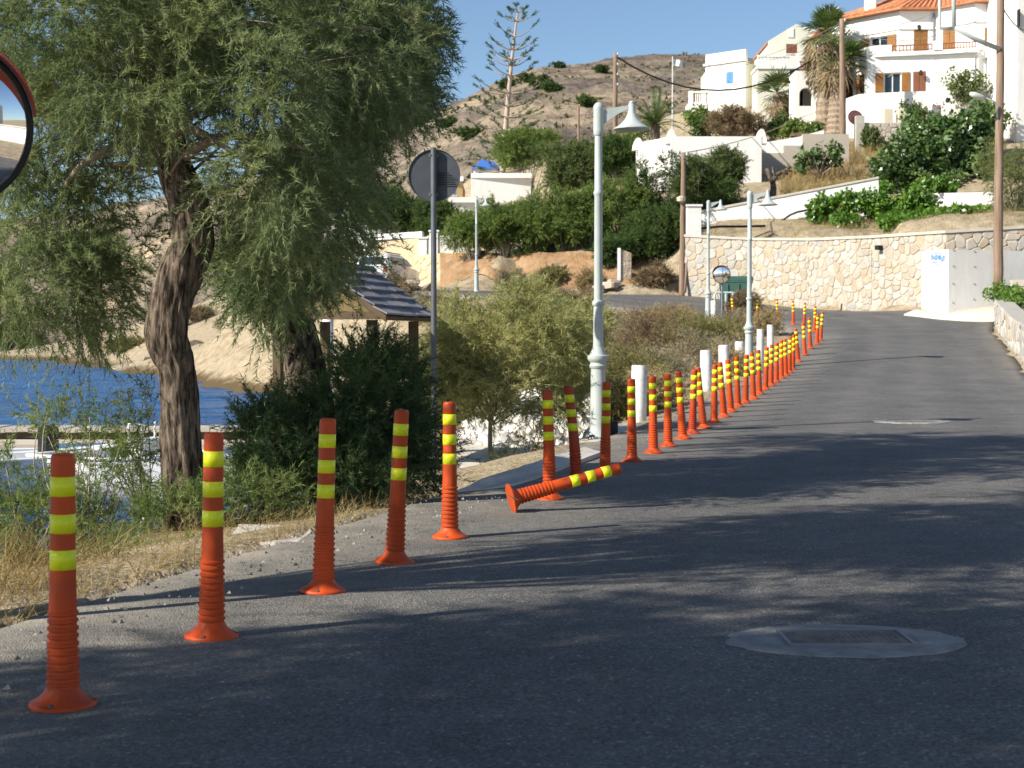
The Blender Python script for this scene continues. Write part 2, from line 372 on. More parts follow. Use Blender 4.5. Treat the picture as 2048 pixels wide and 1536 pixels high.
def mat_sea():
    m, n, out = _nt('sea_water')
    p = n.nodes.new('ShaderNodeBsdfPrincipled'); n.links.new(p.outputs[0], out.inputs[0])
    v = n.nodes.new('ShaderNodeTexCoord').outputs['Object']
    mp = n.nodes.new('ShaderNodeMapping'); mp.inputs['Scale'].default_value = (.45, 1, 1); n.links.new(v, mp.inputs[0])
    a = _noise(n, .9, 6, mp.outputs[0], .65); b = _noise(n, .12, 4, mp.outputs[0])
    col = _ramp(n, b.outputs[0], [(.3, (.003, .062, .20)), (.7, (.006, .10, .28))]).outputs[0]
    n.links.new(col, p.inputs['Base Color'])
    p.inputs['Roughness'].default_value = .22; p.inputs['IOR'].default_value = 1.33
    n.links.new(_bump(n, a.outputs[0], 1.0, 1.1).outputs[0], p.inputs['Normal'])
    return m
def mat_hill():
    m, n, out = _nt('dry_hillside')
    p = n.nodes.new('ShaderNodeBsdfPrincipled'); n.links.new(p.outputs[0], out.inputs[0]); p.inputs['Roughness'].default_value = 1
    p.inputs['Specular IOR Level'].default_value = .05
    v = n.nodes.new('ShaderNodeTexCoord').outputs['Object']
    mp = n.nodes.new('ShaderNodeMapping'); mp.inputs['Scale'].default_value = (.4, .4, 2.6); n.links.new(v, mp.inputs[0])
    t = _noise(n, .11, 8, mp.outputs[0], .68); b = _noise(n, .02, 5, v); c = _noise(n, .5, 5, v, .7)
    c1 = _ramp(n, b.outputs[0], [(.38, (.16, .132, .118)), (.5, (.225, .19, .155)), (.62, (.30, .245, .185))]).outputs[0]
    c2 = _ramp(n, t.outputs[0], [(.36, (.55, .53, .52)), (.5, (1, .98, .95)), (.6, (1.25, 1.2, 1.1)), (.68, (1.9, 1.8, 1.6))]).outputs[0]
    x = _mix(n, .9, c1, c2, 'MULTIPLY')
    x = _mix(n, .7, x, _ramp(n, c.outputs[0], [(.35, (.45, .47, .42)), (.6, (1.15, 1.15, 1.15))]).outputs[0], 'MULTIPLY')
    n.links.new(x, p.inputs['Base Color'])
    n.links.new(_bump(n, c.outputs[0], .8, 1.2).outputs[0], p.inputs['Normal'])
    return m
M_ground, M_asphalt, M_sea, M_hill = mat_ground(), mat_asphalt(), mat_sea(), mat_hill()
M_bank = mat('bank_earth', (.34, .205, .11), .95, .35, 1.1, col2=(.43, .31, .19), bump=1, bscale=5, bdist=.12, spec=.1, dirt=(.26, .19, .12), dirt_scale=3, dirt_amt=.7)
M_conc = mat('pale_concrete', (.52, .49, .44), .85, .15, 3, bump=.4, bscale=30, bdist=.01, dirt=(.33, .3, .26), dirt_scale=1.3, dirt_amt=.6)
M_drive = mat('driveway_concrete', (.56, .51, .43), .85, .1, 1.5, bump=.3, bscale=20, dirt=(.4, .36, .3), dirt_scale=.8, dirt_amt=.5)
M_white = mat('white_limewash', (.78, .77, .74), .75, .05, 1.2, bump=.25, bscale=6, bdist=.02, spec=.2, dirt=(.55, .51, .44), dirt_scale=1.1, dirt_amt=.5, stretch=(1, 1, .28))
M_whitep = mat('white_paint_rough', (.78, .775, .75), .7, .06, 4, bump=.5, bscale=22, bdist=.012, spec=.2, dirt=(.5, .46, .4), dirt_scale=2.2, dirt_amt=.45)

# ------------------------------------------------------------------ ground, road, sea, hills
def lines(segs):
    out = []
    for a, b, st in segs:
        n = max(1, int(round((b - a) / st))); out += [a + (b - a) * i / n for i in range(n)]
    return np.array(out + [segs[-1][1]])
gx = lines([(-140, -40, 8), (-40, -14, 1.6), (-14, -6, .5), (-6, 9, .2), (9, 18, .4), (18, 40, 1.2), (40, 110, 5)])
gy = lines([(-40, 0, 2.5), (0, 4, .6), (4, 22, .2), (22, 66, .45), (66, 110, 1.1), (110, 200, 4)])
GX, GY = np.meshgrid(gx, gy)
GZ = gz_np(GX, GY)
rough = .05 * vfbm(GX * 1.3, GY * 1.3, 3) + .16 * vfbm(GX * .28, GY * .28, 9) * np.clip((GY - 20) / 30, 0, 1) * np.clip(np.abs(GX - 3) / 12, 0, 1)
inside = inpoly(GX, GY, ROADPOLY)
near_road = np.full(GX.shape, 9.0)
for P_ in (SL, SR):
    for i in range(0, len(P_) - 1, 3):
        near_road = np.minimum(near_road, np.hypot(GX - P_[i, 0], GY - P_[i, 1]))
GZ = GZ + rough * np.clip((near_road - .5) / 1.2, .12, 1)
GZ = np.where(inside, GZ - .16, GZ - .01)
# the sandy bluff across the cove is cut by ledges
ter = np.clip((-6 - GX) / 5, 0, 1) * np.clip((GY - 60) / 15, 0, 1) * np.clip((150 - GY) / 20, 0, 1)
_q = (GZ + .25 * vfbm(GX * .12, GY * .12, 51)) / .62; _f = _q - np.floor(_q)
GZ = GZ + ter * np.clip((GZ + 1.5) / 1.0, 0, 1) * .62 * .75 * (np.clip(_f * 2.6 - .8, 0, 1) - _f)
GZ = GZ + ter * (.35 * np.abs(vfbm(GX * .16, GY * .3, 21)) + .22 * np.abs(vfbm(GX * .6, GY * .9, 4))) * np.clip((GZ + 1.6) / 1.2, 0, 1)
struct(gridmesh('ground', np.stack([GX, GY, GZ], -1), M_ground))

nc = 26
tt = np.linspace(0, 1, nc + 1)
RP = SL[:, None, :] * (1 - tt)[None, :, None] + SR[:, None, :] * tt[None, :, None]
RP[:, 1:-1, 2] += .014 * np.sin(PI * tt[1:-1])[None, :]
wob = np.array([.14 * fbm(i * .45, 3.1) + .06 * fbm(i * 1.9, 8.2) for i in range(len(SL))])
RP[:, 0, 0] += wob
RP[..., 2] += .002
sk0 = RP[:, :1].copy(); sk0[..., 0] -= .10; sk0[..., 2] -= .13
sk1 = RP[:, -1:].copy(); sk1[..., 2] -= .13
RP = np.concatenate([sk0, RP, sk1], 1)
wid = np.hypot(*(SR - SL)[:, :2].T)
dl = np.concatenate([[0], tt, [1]])[None, :] * wid[:, None]
dust = np.clip(1.1 - dl / 1.35, 0, 1) ** 1.1 + np.clip(1 - (wid[:, None] - dl) / .8, 0, 1) * .8
tpos = dl / wid[:, None]; track = sum(np.exp(-((tpos - c_) / .055) ** 2) for c_ in (.2, .42, .6, .82)) * .8
struct(gridmesh('road', RP, M_asphalt, attrs={'dust': dust, 'track': track}))
sx_ = lines([(-900, -60, 60), (-60, -1, .42)]); sy_ = lines([(-60, 18, 6), (18, 120, .36), (120, 160, 1.5), (160, 900, 60)])
SX, SY = np.meshgrid(sx_, sy_)
amp_ = np.clip((SX + 62) / 6, 0, 1) * np.clip((SY - 16) / 6, 0, 1) * np.clip((165 - SY) / 30, 0, 1)
SZ = -1.3 + amp_ * (.055 * vfbm(SX * .35 + SY * .12, SY * .75 - SX * .1, 61, 3) + .022 * vfbm(SX * 1.1, SY * 1.3, 71, 2))
struct(gridmesh('sea', np.stack([SX, SY, SZ], -1), M_sea))

def fan_hill(name, pxs, ridge, base_py, y0, y1, rows, amp, m, seed):
    """a slope that climbs from depth y0 to its ridge line at depth y1, then falls away behind"""
    PX = np.array(pxs, float); rp = np.interp(PX, [a for a, b in ridge], [b for a, b in ridge])
    yb0 = np.full(len(PX), float(y0)) if not hasattr(y0, '__len__') else np.interp(PX, [a for a, b in y0], [b for a, b in y0]); bp = np.interp(PX, [a for a, b in base_py], [b for a, b in base_py]); P = np.zeros((rows + 6, len(PX), 3))
    for k in range(rows + 6):
        t = min(1, k / (rows - 1))
        for j, px in enumerate(PX):
            w0, w1 = W(px, bp[j], yb0[j]), W(px, rp[j], y1)
            p = w0.lerp(w1, t); p.z = w0.z + (w1.z - w0.z) * (t ** .85)
            if k >= rows:
                e = (k - rows + 1) / 6; p.y += e * 200; p.z -= e * e * max(4, w1.z - 2)
            P[k, j] = p
    n = amp * vfbm(P[..., 0] / 28, P[..., 1] / 28, seed) + .35 * amp * vfbm(P[..., 0] / 6, P[..., 1] / 6, seed + 5)
    fade = np.clip(np.arange(rows + 6) / 4, 0, 1)[:, None] * np.where(np.arange(rows + 6)[:, None] >= rows - 1, .25, 1)
    P[..., 2] += n * fade
    # field terraces: the slope goes up in small steps
    st = 3.2; q = P[..., 2] / st; f_ = q - np.floor(q)
    P[..., 2] = P[..., 2] + .32 * st * (np.clip(f_ * 2.2 - .6, 0, 1) - f_) * fade
    o = gridmesh(name, P, m); struct(o); return P
HILL = fan_hill('hill', range(-900, 3100, 12), [(-900, 520), (200, 420), (500, 360), (700, 300), (830, 245), (925, 196), (1000, 160), (1080, 132), (1150, 127), (1240, 117), (1330, 114), (1420, 119), (1600, 108), (2000, 105), (3000, 200)],
                [(-900, 712), (230, 712), (330, 690), (600, 600), (850, 460), (1050, 395), (3100, 392)], [(-900, 300), (230, 290), (360, 190), (420, 175), (3100, 175)], 430, 90, 1.9, M_hill, 31)
fan_hill('headland', range(-1400, 330, 12), [(-1400, 560), (-300, 600), (0, 628), (150, 648), (240, 672), (320, 702)], [(-1400, 712), (400, 712)], 260, 400, 24, .9, M_hill, 77)
# ------------------------------------------------------------------ flexible bollards
M_org = mat('orange_plastic', (.52, .066, .009), .48, .08, 9, spec=.3, dirt=(.26, .05, .022), dirt_scale=5, dirt_amt=.55, island=.13)
M_org_old = mat('orange_plastic_scuffed', (.42, .045, .012), .5, .14, 14, spec=.3, dirt=(.2, .07, .045), dirt_scale=6, dirt_amt=.7)
def mat_band():
    m, n, out = _nt('yellow_reflective_tape')
    p = n.nodes.new('ShaderNodeBsdfPrincipled'); n.links.new(p.outputs[0], out.inputs[0])
    v = n.nodes.new('ShaderNodeTexCoord').outputs['Object']
    vo = n.nodes.new('ShaderNodeTexVoronoi'); vo.inputs['Scale'].default_value = 190; n.links.new(v, vo.inputs['Vector'])
    c = _ramp(n, vo.outputs['Distance'], [(.0, (.70, .76, .015)), (.6, (.82, .84, .015))]).outputs[0]
    n.links.new(c, p.inputs['Base Color']); p.inputs['Roughness'].default_value = .35; p.inputs['Specular IOR Level'].default_value = .35
    p.inputs['Coat Weight'].default_value = .15; p.inputs['Coat Roughness'].default_value = .1
    return m
M_band = mat_band()
M_bolt = mat('bolt_steel', (.18, .17, .16), .5, .2, 30, metal=.8)
def bollard_parts(m, bend=0.0):
    """profile in metres; bend leans the upper tube sideways"""
    def sh(vs):
        return [(x + bend * max(0, z - .12) ** 1.5, y, z) for x, y, z in vs]
    # ribbed tube
    prof = [(.049, .042)]
    z = .056
    for k in range(10):
        r = .0485 - .0055 * k / 10
        prof += [(r - .0035, z), (r - .0035, z + .006), (r + .0012, z + .0085), (r + .0012, z + .0165), (r - .0035, z + .019)]; z += .0232
    prof += [(.0405, .30), (.0392, .34), (.0368, .50), (.0355, .72), (.0352, .735), (.0335, .745), (.029, .75), (.012, .7515)]
    tube = MB().lathe(prof, 28); tube.v = sh(tube.v)
    me_t = tube_me = None
    # flange with three bolt pockets
    n = 36; rs = []
    for r, zz in ((.099, 0), (.0995, .006), (.097, .011), (.088, .016), (.074, .024), (.060, .036), (.052, .047), (.047, .056)):
        ring = []
        for j in range(n):
            a = 2 * PI * j / n; d = 0
            for b in (R(-100), R(20), R(140)):
                q = abs((a - b + PI) % (2 * PI) - PI)
                if q < .26 and .055 < r < .095: d = max(d, .010 * (1 - q / .26) * 1.2)
            ring.append((r * math.cos(a), r * math.sin(a), max(.004, zz - d) if zz > 0.004 else zz))
        rs.append(ring)
    base = MB().rings(rs)
    bolts = []
    for b in (R(-100), R(20), R(140)):
        M = Matrix.Translation((.079 * math.cos(b), .079 * math.sin(b), .009))
        bolts.append(MB().lathe([(.0095, 0), (.0095, .006), (.007, .009), (.002, .0095)], 6, M))
    bands = []
    for z0, z1 in ((.407, .466), (.515, .572), (.625, .683)):
        r0, r1 = (.0368 + (.0355 - .0368) * (zz - .5) / .22 for zz in (z0, z1))
        b = MB().lathe([(r0 - .001, z0), (r0 + .0012, z0 + .0005), (r1 + .0012, z1 - .0005), (r1 - .001, z1)], 28, caps=False); b.v = sh(b.v); bands.append(b)
    return tube, base, bolts, bands
def make_bollard(m, label, bend=0.0, group='flexible bollards along the road'):
    t = thing('flexible_bollard', label, 'bollard', group=group)
    tube, base, bolts, bands = bollard_parts(m, bend)
    tube.build('post', m, t, 50)
    b = base.build('base', m, t, 50)
    for k in bolts: k.build('bolt', M_bolt, b)
    for k in bands: k.build('band', M_band, t, True)
    return t
LB = 'upright orange flexible bollard with three yellow reflective bands in the long roadside row'
proto = make_bollard(M_org, LB)
RV = RP.reshape(-1, 3)
def road_z(x, y):
    """height of the asphalt at a plan point"""
    d = np.hypot(RV[:, 0] - x, RV[:, 1] - y); k = np.argsort(d)[:6]; k = k[np.abs(RV[k, 2] - RV[k[0], 2]) < .06]; w_ = 1 / (d[k] + 1e-4); return float((RV[k, 2] * w_).sum() / w_.sum())
# picture column and row of each foot, and the depth it stands at
BO = [(126, 1420, 4.38), (423, 1287, 5.40), (646, 1190, 6.38), (789, 1128, 7.23), (900, 1078, 8.14), (1100, 1001, 10.14), (1152, 975, 11.2), (1210, 949, 12.3),
      (1264, 923, 13.4), (1307, 908, 14.4), (1336, 893, 15.3), (1366, 878, 16.4), (1385, 868, 17.2), (1407, 858, 18.1), (1428, 845, 19.1), (1448, 835, 20.1), (1462, 824, 21.1),
      (1476, 815, 22.1), (1491, 807, 22.9), (1507, 800, 23.8), (1519, 791, 24.9), (1531, 782, 26), (1542, 773, 27), (1553, 766, 27.9), (1563, 758, 29.1), (1572, 750, 29.9),
      (1579, 741, 30.8), (1586, 733, 31.6), (1597, 716, 33.4), (1610, 708, 34.6), (1621, 698, 36), (1634, 690, 37.2), (1641, 683, 38.6), (1629, 665, 42.5), (1608, 652, 44.6),
      (1587, 648, 46), (1555, 642, 47.6), (1514, 640, 48.8), (1467, 638, 49.8)]
special = {0: 'fully shaded orange flexible bollard before the straw grass at the row end',
           1: 'orange flexible bollard just in front of the twisted tamarisk trunk',
           2: 'bright sunlit orange flexible bollard between tamarisk trunk and dark tamarisk thicket',
           3: 'orange flexible bollard leaning slightly in front of the dark tamarisk thicket',
           4: 'orange flexible bollard beside the round road sign post',
           5: 'orange flexible bollard standing right behind the knocked over one',
           6: 'scuffed orange flexible bollard bent over sideways behind the knocked over one',
           7: 'orange flexible bollard in front of the tall grey lamp post base',
           12: 'dirty dark streaked orange flexible bollard in the sunny part of the row'}
lean = {3: (.05, R(2)), 2: (-.03, 0), 6: (-.02, 0), 12: (-.02, R(2)), 13: (.05, R(-2)), 11: (.04, 0), 15: (.05, 0), 16: (.04, 0), 28: (.05, 0), 29: (.03, R(-2)), 20: (.05, 0), 32: (-.06, 0), 35: (.03, 0), 38: (.05, 0), 4: (.015, 0), 9: (.03, 0)}
for i, (px, py, Y) in enumerate(BO):
    if i == 0: o = proto
    elif i in (6, 12): o = make_bollard(M_org_old, LB, bend=(-.10 if i == 6 else .03))
    else: o = copy_tree(proto)
    w = W(px, py, Y); x, y = w.x, w.y
    o.location = (x, y, road_z(x, y))
    ly, lx = lean.get(i, (rnd.uniform(-.02, .02), rnd.uniform(-.02, .02)))
    if Y > 8: ly += rnd.uniform(-.02, .045)
    o.rotation_euler = (lx * .6 + rnd.uniform(-.015, .015), -ly if i != 3 else ly, 0)
    o['label'] = special.get(i, LB if i < 13 else ('orange flexible bollard in the close packed stretch before the white concrete posts' if i < 23 else ('orange flexible bollard on the rising stretch inside the bend' if i < 33 else 'orange flexible bollard in the far curve before the stone retaining wall')))
# the one that was run over: torn off, still hanging on one bolt
fl = make_bollard(M_org, 'knocked over orange flexible bollard lying tilted on the road, base flange showing')
a, b = W(1021, 998, 9.38), W(1236, 937, 9.55)
d = (b - a).normalized()
fl.rotation_euler = d.to_track_quat('Z', 'X').to_euler(); fl.location = a
wire = MB(); q = [W(1016, 990, 9.3), W(1026, 995, 9.27), W(1036, 1000, 9.25)]
wire.tube([fl.matrix_world.inverted() @ p if False else p for p in q], .003, 5)
tag(wire.build('loose_wire', M_bolt), 'thin bent wire hooked on the flange of the knocked over bollard', 'wire')

# ------------------------------------------------------------------ street lamps
M_lamp = mat('lamp_paint_grey_green', (.42, .47, .455), .42, .07, 5, spec=.5, dirt=(.30, .32, .29), dirt_scale=3, dirt_amt=.4)
M_lampin = mat('lamp_inside', (.55, .56, .53), .5, .05)
M_black = mat('black_plastic', (.012, .012, .013), .5, .2)
def make_lamp(label):
    t = thing('street_lamp', label, 'street lamp', group='street lamps along the road')
    # lower column: base plate, fluted pedestal, collar
    MB().lathe([(.15, 0), (.15, .02), (.12, .045), (.098, .10), (.092, .16), (.086, .70), (.084, .80), (.098, .815), (.104, .84), (.09, .86), (.09, .875), (.115, .90), (.124, .925), (.124, .955), (.098, .965), (.07, 1.03), (.06, 1.06)], 24).build('pedestal', M_lamp, t, 40)
    sh = MB().lathe([(.06, 1.06), (.054, 1.5), (.053, 1.525), (.066, 1.535), (.072, 1.56), (.066, 1.585), (.05, 1.60), (.0465, 2.80), (.05, 2.81), (.057, 2.83), (.057, 2.85), (.046, 2.87), (.0435, 3.52)], 20)
    sh.build('shaft', M_lamp, t, 40)
    MB().lathe([(.05, 3.50), (.058, 3.52), (.060, 3.56), (.060, 3.80), (.063, 3.82), (.055, 3.85), (.034, 3.875), (.012, 3.885)], 20).build('head_socket', M_lamp, t, 40)
    arm = MB()
    rs = []
    for k in range(9):
        u = k / 8; x = .055 + .29 * u; top = 3.80 + .05 * u; h = .13 * (1 - u) ** 1.5 + .045
        rs.append([(x, -.02, top - h), (x, .02, top - h), (x, .02, top), (x, -.02, top)])
    arm.rings(rs); arm.build('arm', M_lamp, t)
    M = Matrix.Translation((.385, 0, 0))
    sd = MB().lathe([(.036, 3.87), (.042, 3.85), (.044, 3.765), (.052, 3.75), (.068, 3.71), (.098, 3.668), (.145, 3.625), (.192, 3.596), (.213, 3.585), (.215, 3.573), (.207, 3.571), (.14, 3.615), (.065, 3.69), (.04, 3.72)], 28, M)
    shade = sd.build('lamp_shade', M_lamp, t, 40)
    MB().lathe([(.01, 3.905), (.026, 3.898), (.036, 3.87)], 14, M).build('cap', M_lamp, shade, True)
    MB().lathe([(.025, 3.72), (.042, 3.67), (.045, 3.635), (.036, 3.605), (.015, 3.592)], 14, M).build('bulb', M_lampin, shade, True)
    return t
L0 = make_lamp('tall grey green street lamp with bell shade and a dark box at its foot')
L0.location = (*W(1196, 872, 17.2).xy, -.03); L0.rotation_euler = (0, 0, R(2))
for (px, py, Y, rz, lab) in ((1498, 742, 32, R(-4), 'grey green street lamp with bell shade among the white concrete posts'),
                             (1416, 646, 47, R(0), 'grey green street lamp with bell shade beside the round traffic mirror'),
                             (953, 590, 61.5, R(2), 'small distant street lamp with bell shade before the ochre retaining wall')):
    o = copy_tree(L0); w = W(px, py, Y); o.location = (w.x, w.y, w.z if Y < 60 else gz(w.x, w.y)); o.rotation_euler = (0, 0, rz); o['label'] = lab
w = W(1222, 840, 17.4)
bx = thing('cable_box', 'small black box with cables at the foot of the tall street lamp', 'box', (w.x + .03, w.y, -.05))
MB().bbox(-.05, .05, -.04, .04, 0, .20, .006).build('housing', M_black, bx)
MB().bbox(-.045, .045, -.05, -.0405, .09, .19, .002).build('lid', M_black, bx)
lw = MB()
for k in range(3):
    p = [Vector((L0.location.x - .15 + .28 * u + .05 * math.sin(u * 9 + k), L0.location.y - .17 - .05 * k * math.sin(u * 3), -.02 + .03 * math.sin(u * 6 + k))) for u in [i / 10 for i in range(11)]]
    lw.tube(p, .008, 5)
tag(lw.build('cable_loop', M_black), 'black cable ends lying round the foot of the street lamp', 'cable')

# ------------------------------------------------------------------ round sign seen from behind
M_galv = mat('galvanised_grey', (.17, .185, .21), .55, .12, 5, metal=.35, spec=.4, dirt=(.25, .26, .27), dirt_scale=4, dirt_amt=.5)
M_signpole = mat('sign_pole_grey', (.11, .12, .14), .55, .15, 5, metal=.3, spec=.35, dirt=(.18, .19, .2), dirt_scale=4, dirt_amt=.5)
M_signback = mat('sign_back_grey', (.075, .085, .105), .55, .15, 3, metal=.3, spec=.4, dirt=(.13, .14, .15), dirt_scale=3, dirt_amt=.5)
M_txt = mat('dark_print', (.015, .016, .02), .6, .05)
w = W(868, 900, 16)
sx, sy = w.x, w.y; sz = gz(sx, sy)
sg = thing('road_sign', 'round grey road sign seen from behind on a galvanised pole', 'road sign', (sx, sy, sz))
ztop = W(868, 296, 16).z - sz; zc = W(868, 350, 16).z - sz
MB().lathe([(.031, -.3), (.031, ztop), (.024, ztop + .006)], 14).build('pole', M_signpole, sg, 40)
Md = Matrix.Translation((.004, .05, zc)) @ Matrix.Rotation(R(90), 4, 'X')
disc = MB().lathe([(.278, -.004), (.283, 0), (.283, .018), (.276, .020), (.272, .006), (.001, .006)], 48, Md).build('disc', M_signback, sg, 40)
for zz in (-.21, .21):
    cl = MB(); cl.box(-.05, .05, -.0, .043, zc + zz - .014, zc + zz + .014); cl.build('clamp', M_galv, sg)
    MB().lathe([(.009, 0), (.009, .03)], 8, Matrix.Translation((-.028, .0, zc + zz)) @ Matrix.Rotation(R(90), 4, 'X')).build('bolt', M_bolt, sg)
tx = MB()
for k, ln in enumerate((.12, .13, .18, .15, .17, .18)):
    x = .045; zz = zc + .02 - k * .024
    r2 = random.Random(k)
    while x < .045 + ln:
        wd = r2.uniform(.007, .013); tx.box(x, x + wd, .0285, .0305, zz - .005, zz + .006); x += wd + r2.uniform(.002, .005)
tx.build('printed_text', M_txt, disc if False else sg)

# ------------------------------------------------------------------ traffic mirrors
M_red = mat('mirror_red', (.42, .055, .025), .4, .08, 4, spec=.5)
M_rub = mat('black_rubber', (.012, .012, .012), .6, .2)
def mat_mirror():
    m, n, out = _nt('mirror_silver'); p = n.nodes.new('ShaderNodeBsdfPrincipled')
    p.inputs['Base Color'].default_value = (.86, .87, .88, 1); p.inputs['Metallic'].default_value = 1; p.inputs['Roughness'].default_value = .03
    n.links.new(p.outputs[0], out.inputs[0]); return m
M_mir = mat_mirror()
def make_mirror(label, center, normal, r, ground_z, post_dx):
    """a convex mirror with rubber rim and red visor on a post"""
    c = Vector(center); t = thing('traffic_mirror', label, 'traffic mirror', (c.x, c.y, ground_z))
    off = Vector((0, 0, c.z - ground_z))
    q = Matrix.Translation(off) @ Vector(normal).normalized().to_track_quat('Z', 'Y').to_matrix().to_4x4()
    Rc = 3.2 * r
    prof = [(.001, Rc - math.sqrt(Rc * Rc) + .0)]
    prof = [(max(.001, r * u), math.sqrt(Rc * Rc - (r * u) ** 2) - math.sqrt(Rc * Rc - r * r)) for u in [i / 14 for i in range(14, -1, -1)]]
    MB().lathe(prof, 56, q, caps=False).build('glass', M_mir, t, True)
    MB().lathe([(r * .97, -.03), (r * 1.04, -.025), (r * 1.055, .0), (r * 1.04, .014), (r * .985, .012), (r * .975, .002)], 56, q, caps=False).build('rim', M_rub, t, True)
    MB().lathe([(r * 1.0, -.02), (r * .9, -.05), (r * .4, -.085), (.02, -.09)], 40, q, caps=False).build('back_shell', M_red, t, True)
    vis = MB(); rs = []
    for k in range(33):
        a = R(8 + 164 * k / 32); dpt = (.03 + .09 * math.sin(PI * k / 32)) * r / .3
        cx, cy = math.cos(a), math.sin(a)
        rs.append([(cx * r * 1.06, cy * r * 1.06, -.03), (cx * r * 1.075, cy * r * 1.075, -.03), (cx * r * 1.085, cy * r * 1.085, dpt), (cx * r * 1.07, cy * r * 1.07, dpt)])
    vis.rings(rs, True, q); vis.build('visor', M_red, t, 40)
    back = q @ Vector((0, 0, -.11))
    pm = MB().tube([back + Vector((0, 0, -off.z - .3)), back + Vector((0, 0, .35 * r))], .035, 14); pm.build('post', M_galv, t, 40)
    br = MB().tube([q @ Vector((0, 0, -.05)), back + Vector((0, 0, 0))], .02, 8); br.build('bracket', M_galv, t)
    return t
mc = W(-108, 247, 5.55)
make_mirror('large round convex traffic mirror with red back and visor beside the hanging tamarisk foliage', mc, (.46, -.88, -.08), .30, gz(mc.x, mc.y), 0)
mc2 = W(1443, 549, 48.3)
make_mirror('small distant round traffic mirror with red visor in front of the green waste container', mc2, (-.35, -.93, -.08), .28, gz(mc2.x, mc2.y + .1), 0)

# ------------------------------------------------------------------ white concrete posts
M_post = mat('white_post_paint', (.74, .735, .71), .75, .06, 5, bump=.5, bscale=14, bdist=.012, dirt=(.36, .33, .29), dirt_scale=4.5, dirt_amt=.7)
first = None
for i, (px, py, Y, h, r) in enumerate([(1277, 837, 20.6, .74, .108), (1413, 792, 26.6, .82, .105), (1449, 778, 29.0, .86, .105), (1478, 762, 31.5, .84, .105), (1520, 729, 33.6, .8, .08), (1541, 712, 35.6, .75, .08), (1427, 645, 49, .72, .10)]):
    prof = [(r * 1.03, -.3), (r * 1.02, .1), (r, h - .015), (r * .93, h), (r * .3, h + .002)]
    w = W(px, py, Y)
    m_ = MB().lathe(prof, 22)
    lab = ['white concrete post with black scuffs on its top beside the lamp base', 'wide white concrete post behind the bollards, nearest the scuffed one', 'white concrete post between two others in the roadside line', 'white concrete post just before the middle street lamp', 'chipped white concrete post just past the middle street lamp', 'last slim white concrete post before the dry bushes at the bend', 'stained white concrete post under the distant traffic mirror'][i].replace('nearest the scuffed one', 'next after the scuffed one')
    z = gz(w.x, w.y); ztop = W(px, py - h / Y * F, Y).z
    o = tag(m_.build('concrete_post', M_post, None, 40), lab, 'post', 'white concrete posts along the road edge')
    o.location = (w.x, w.y, ztop - h); o.rotation_euler = (rnd.uniform(-.02, .02), rnd.uniform(-.02, .02), 0)

# ------------------------------------------------------------------ covers let into the road
M_patch = mat('cover_surround_concrete', (.27, .262, .245), .95, .25, 9, bump=.9, bscale=60, bdist=.012, dirt=(.15, .148, .145), dirt_scale=7, dirt_amt=.8)
M_iron = mat('cast_iron', (.19, .165, .145), .8, .35, 14, metal=.1, bump=.4, bscale=60, dirt=(.2, .17, .14), dirt_scale=9, dirt_amt=.6)
def cover(label, px, py, rx, ry, lx, ly):
    s = 1.09 * F / (py - 683); c = W(px, py, s); zr = road_z(c.x, c.y) + .004
    t = thing('service_cover', label, 'service cover', (c.x, c.y, zr))
    n = 60; ring = [[(r * rx * math.cos(2 * PI * j / n) * (1 + .045 * fbm(3 * math.cos(2 * PI * j / n), 3 * math.sin(2 * PI * j / n), px) + .05 * fbm(j * 1.7, px)), r * ry * math.sin(2 * PI * j / n) * (1 + .045 * fbm(3 * math.sin(2 * PI * j / n), 3, px) + .05 * fbm(j * 1.9, px + 5)), z) for j in range(n)] for r, z in ((1.0, -.012), (.985, .001), (.7, .003))]
    MB().rings(ring).build('concrete_surround', M_patch, t)
    fr = MB(); b = .012
    for x0, x1, y0, y1 in ((-lx, lx, -ly, -ly + b), (-lx, lx, ly - b, ly), (-lx, -lx + b, -ly + b, ly - b), (lx - b, lx, -ly + b, ly - b)):
        fr.box(x0, x1, y0, y1, .0, .013)
    fr.build('frame', M_galv, t)
    pl = MB().box(-lx + b + .004, lx - b - .004, -ly + b + .004, ly - b - .004, 0, .0085)
    plo = pl.build('plate', M_iron, t)
    kn = MB()
    nx = int(lx / .022); ny = int(ly / .022)
    for i in range(-nx + 1, nx):
        for j in range(-ny + 1, ny):
            x, y = i * .021, j * .021
            if abs(x) < lx - .03 and abs(y) < ly - .03: kn.box(x - .006, x + .006, y - .004, y + .004, .0085, .0115)
    kn.build('tread_pattern', M_iron, plo)
cover('rectangular iron service cover set in an oval concrete patch in the shaded asphalt', 1690, 1294, .43, .29, .225, .135)
cover('rusty iron service cover set in a pale strip in the sunlit asphalt', 1822, 851, .50, .42, .28, .24)
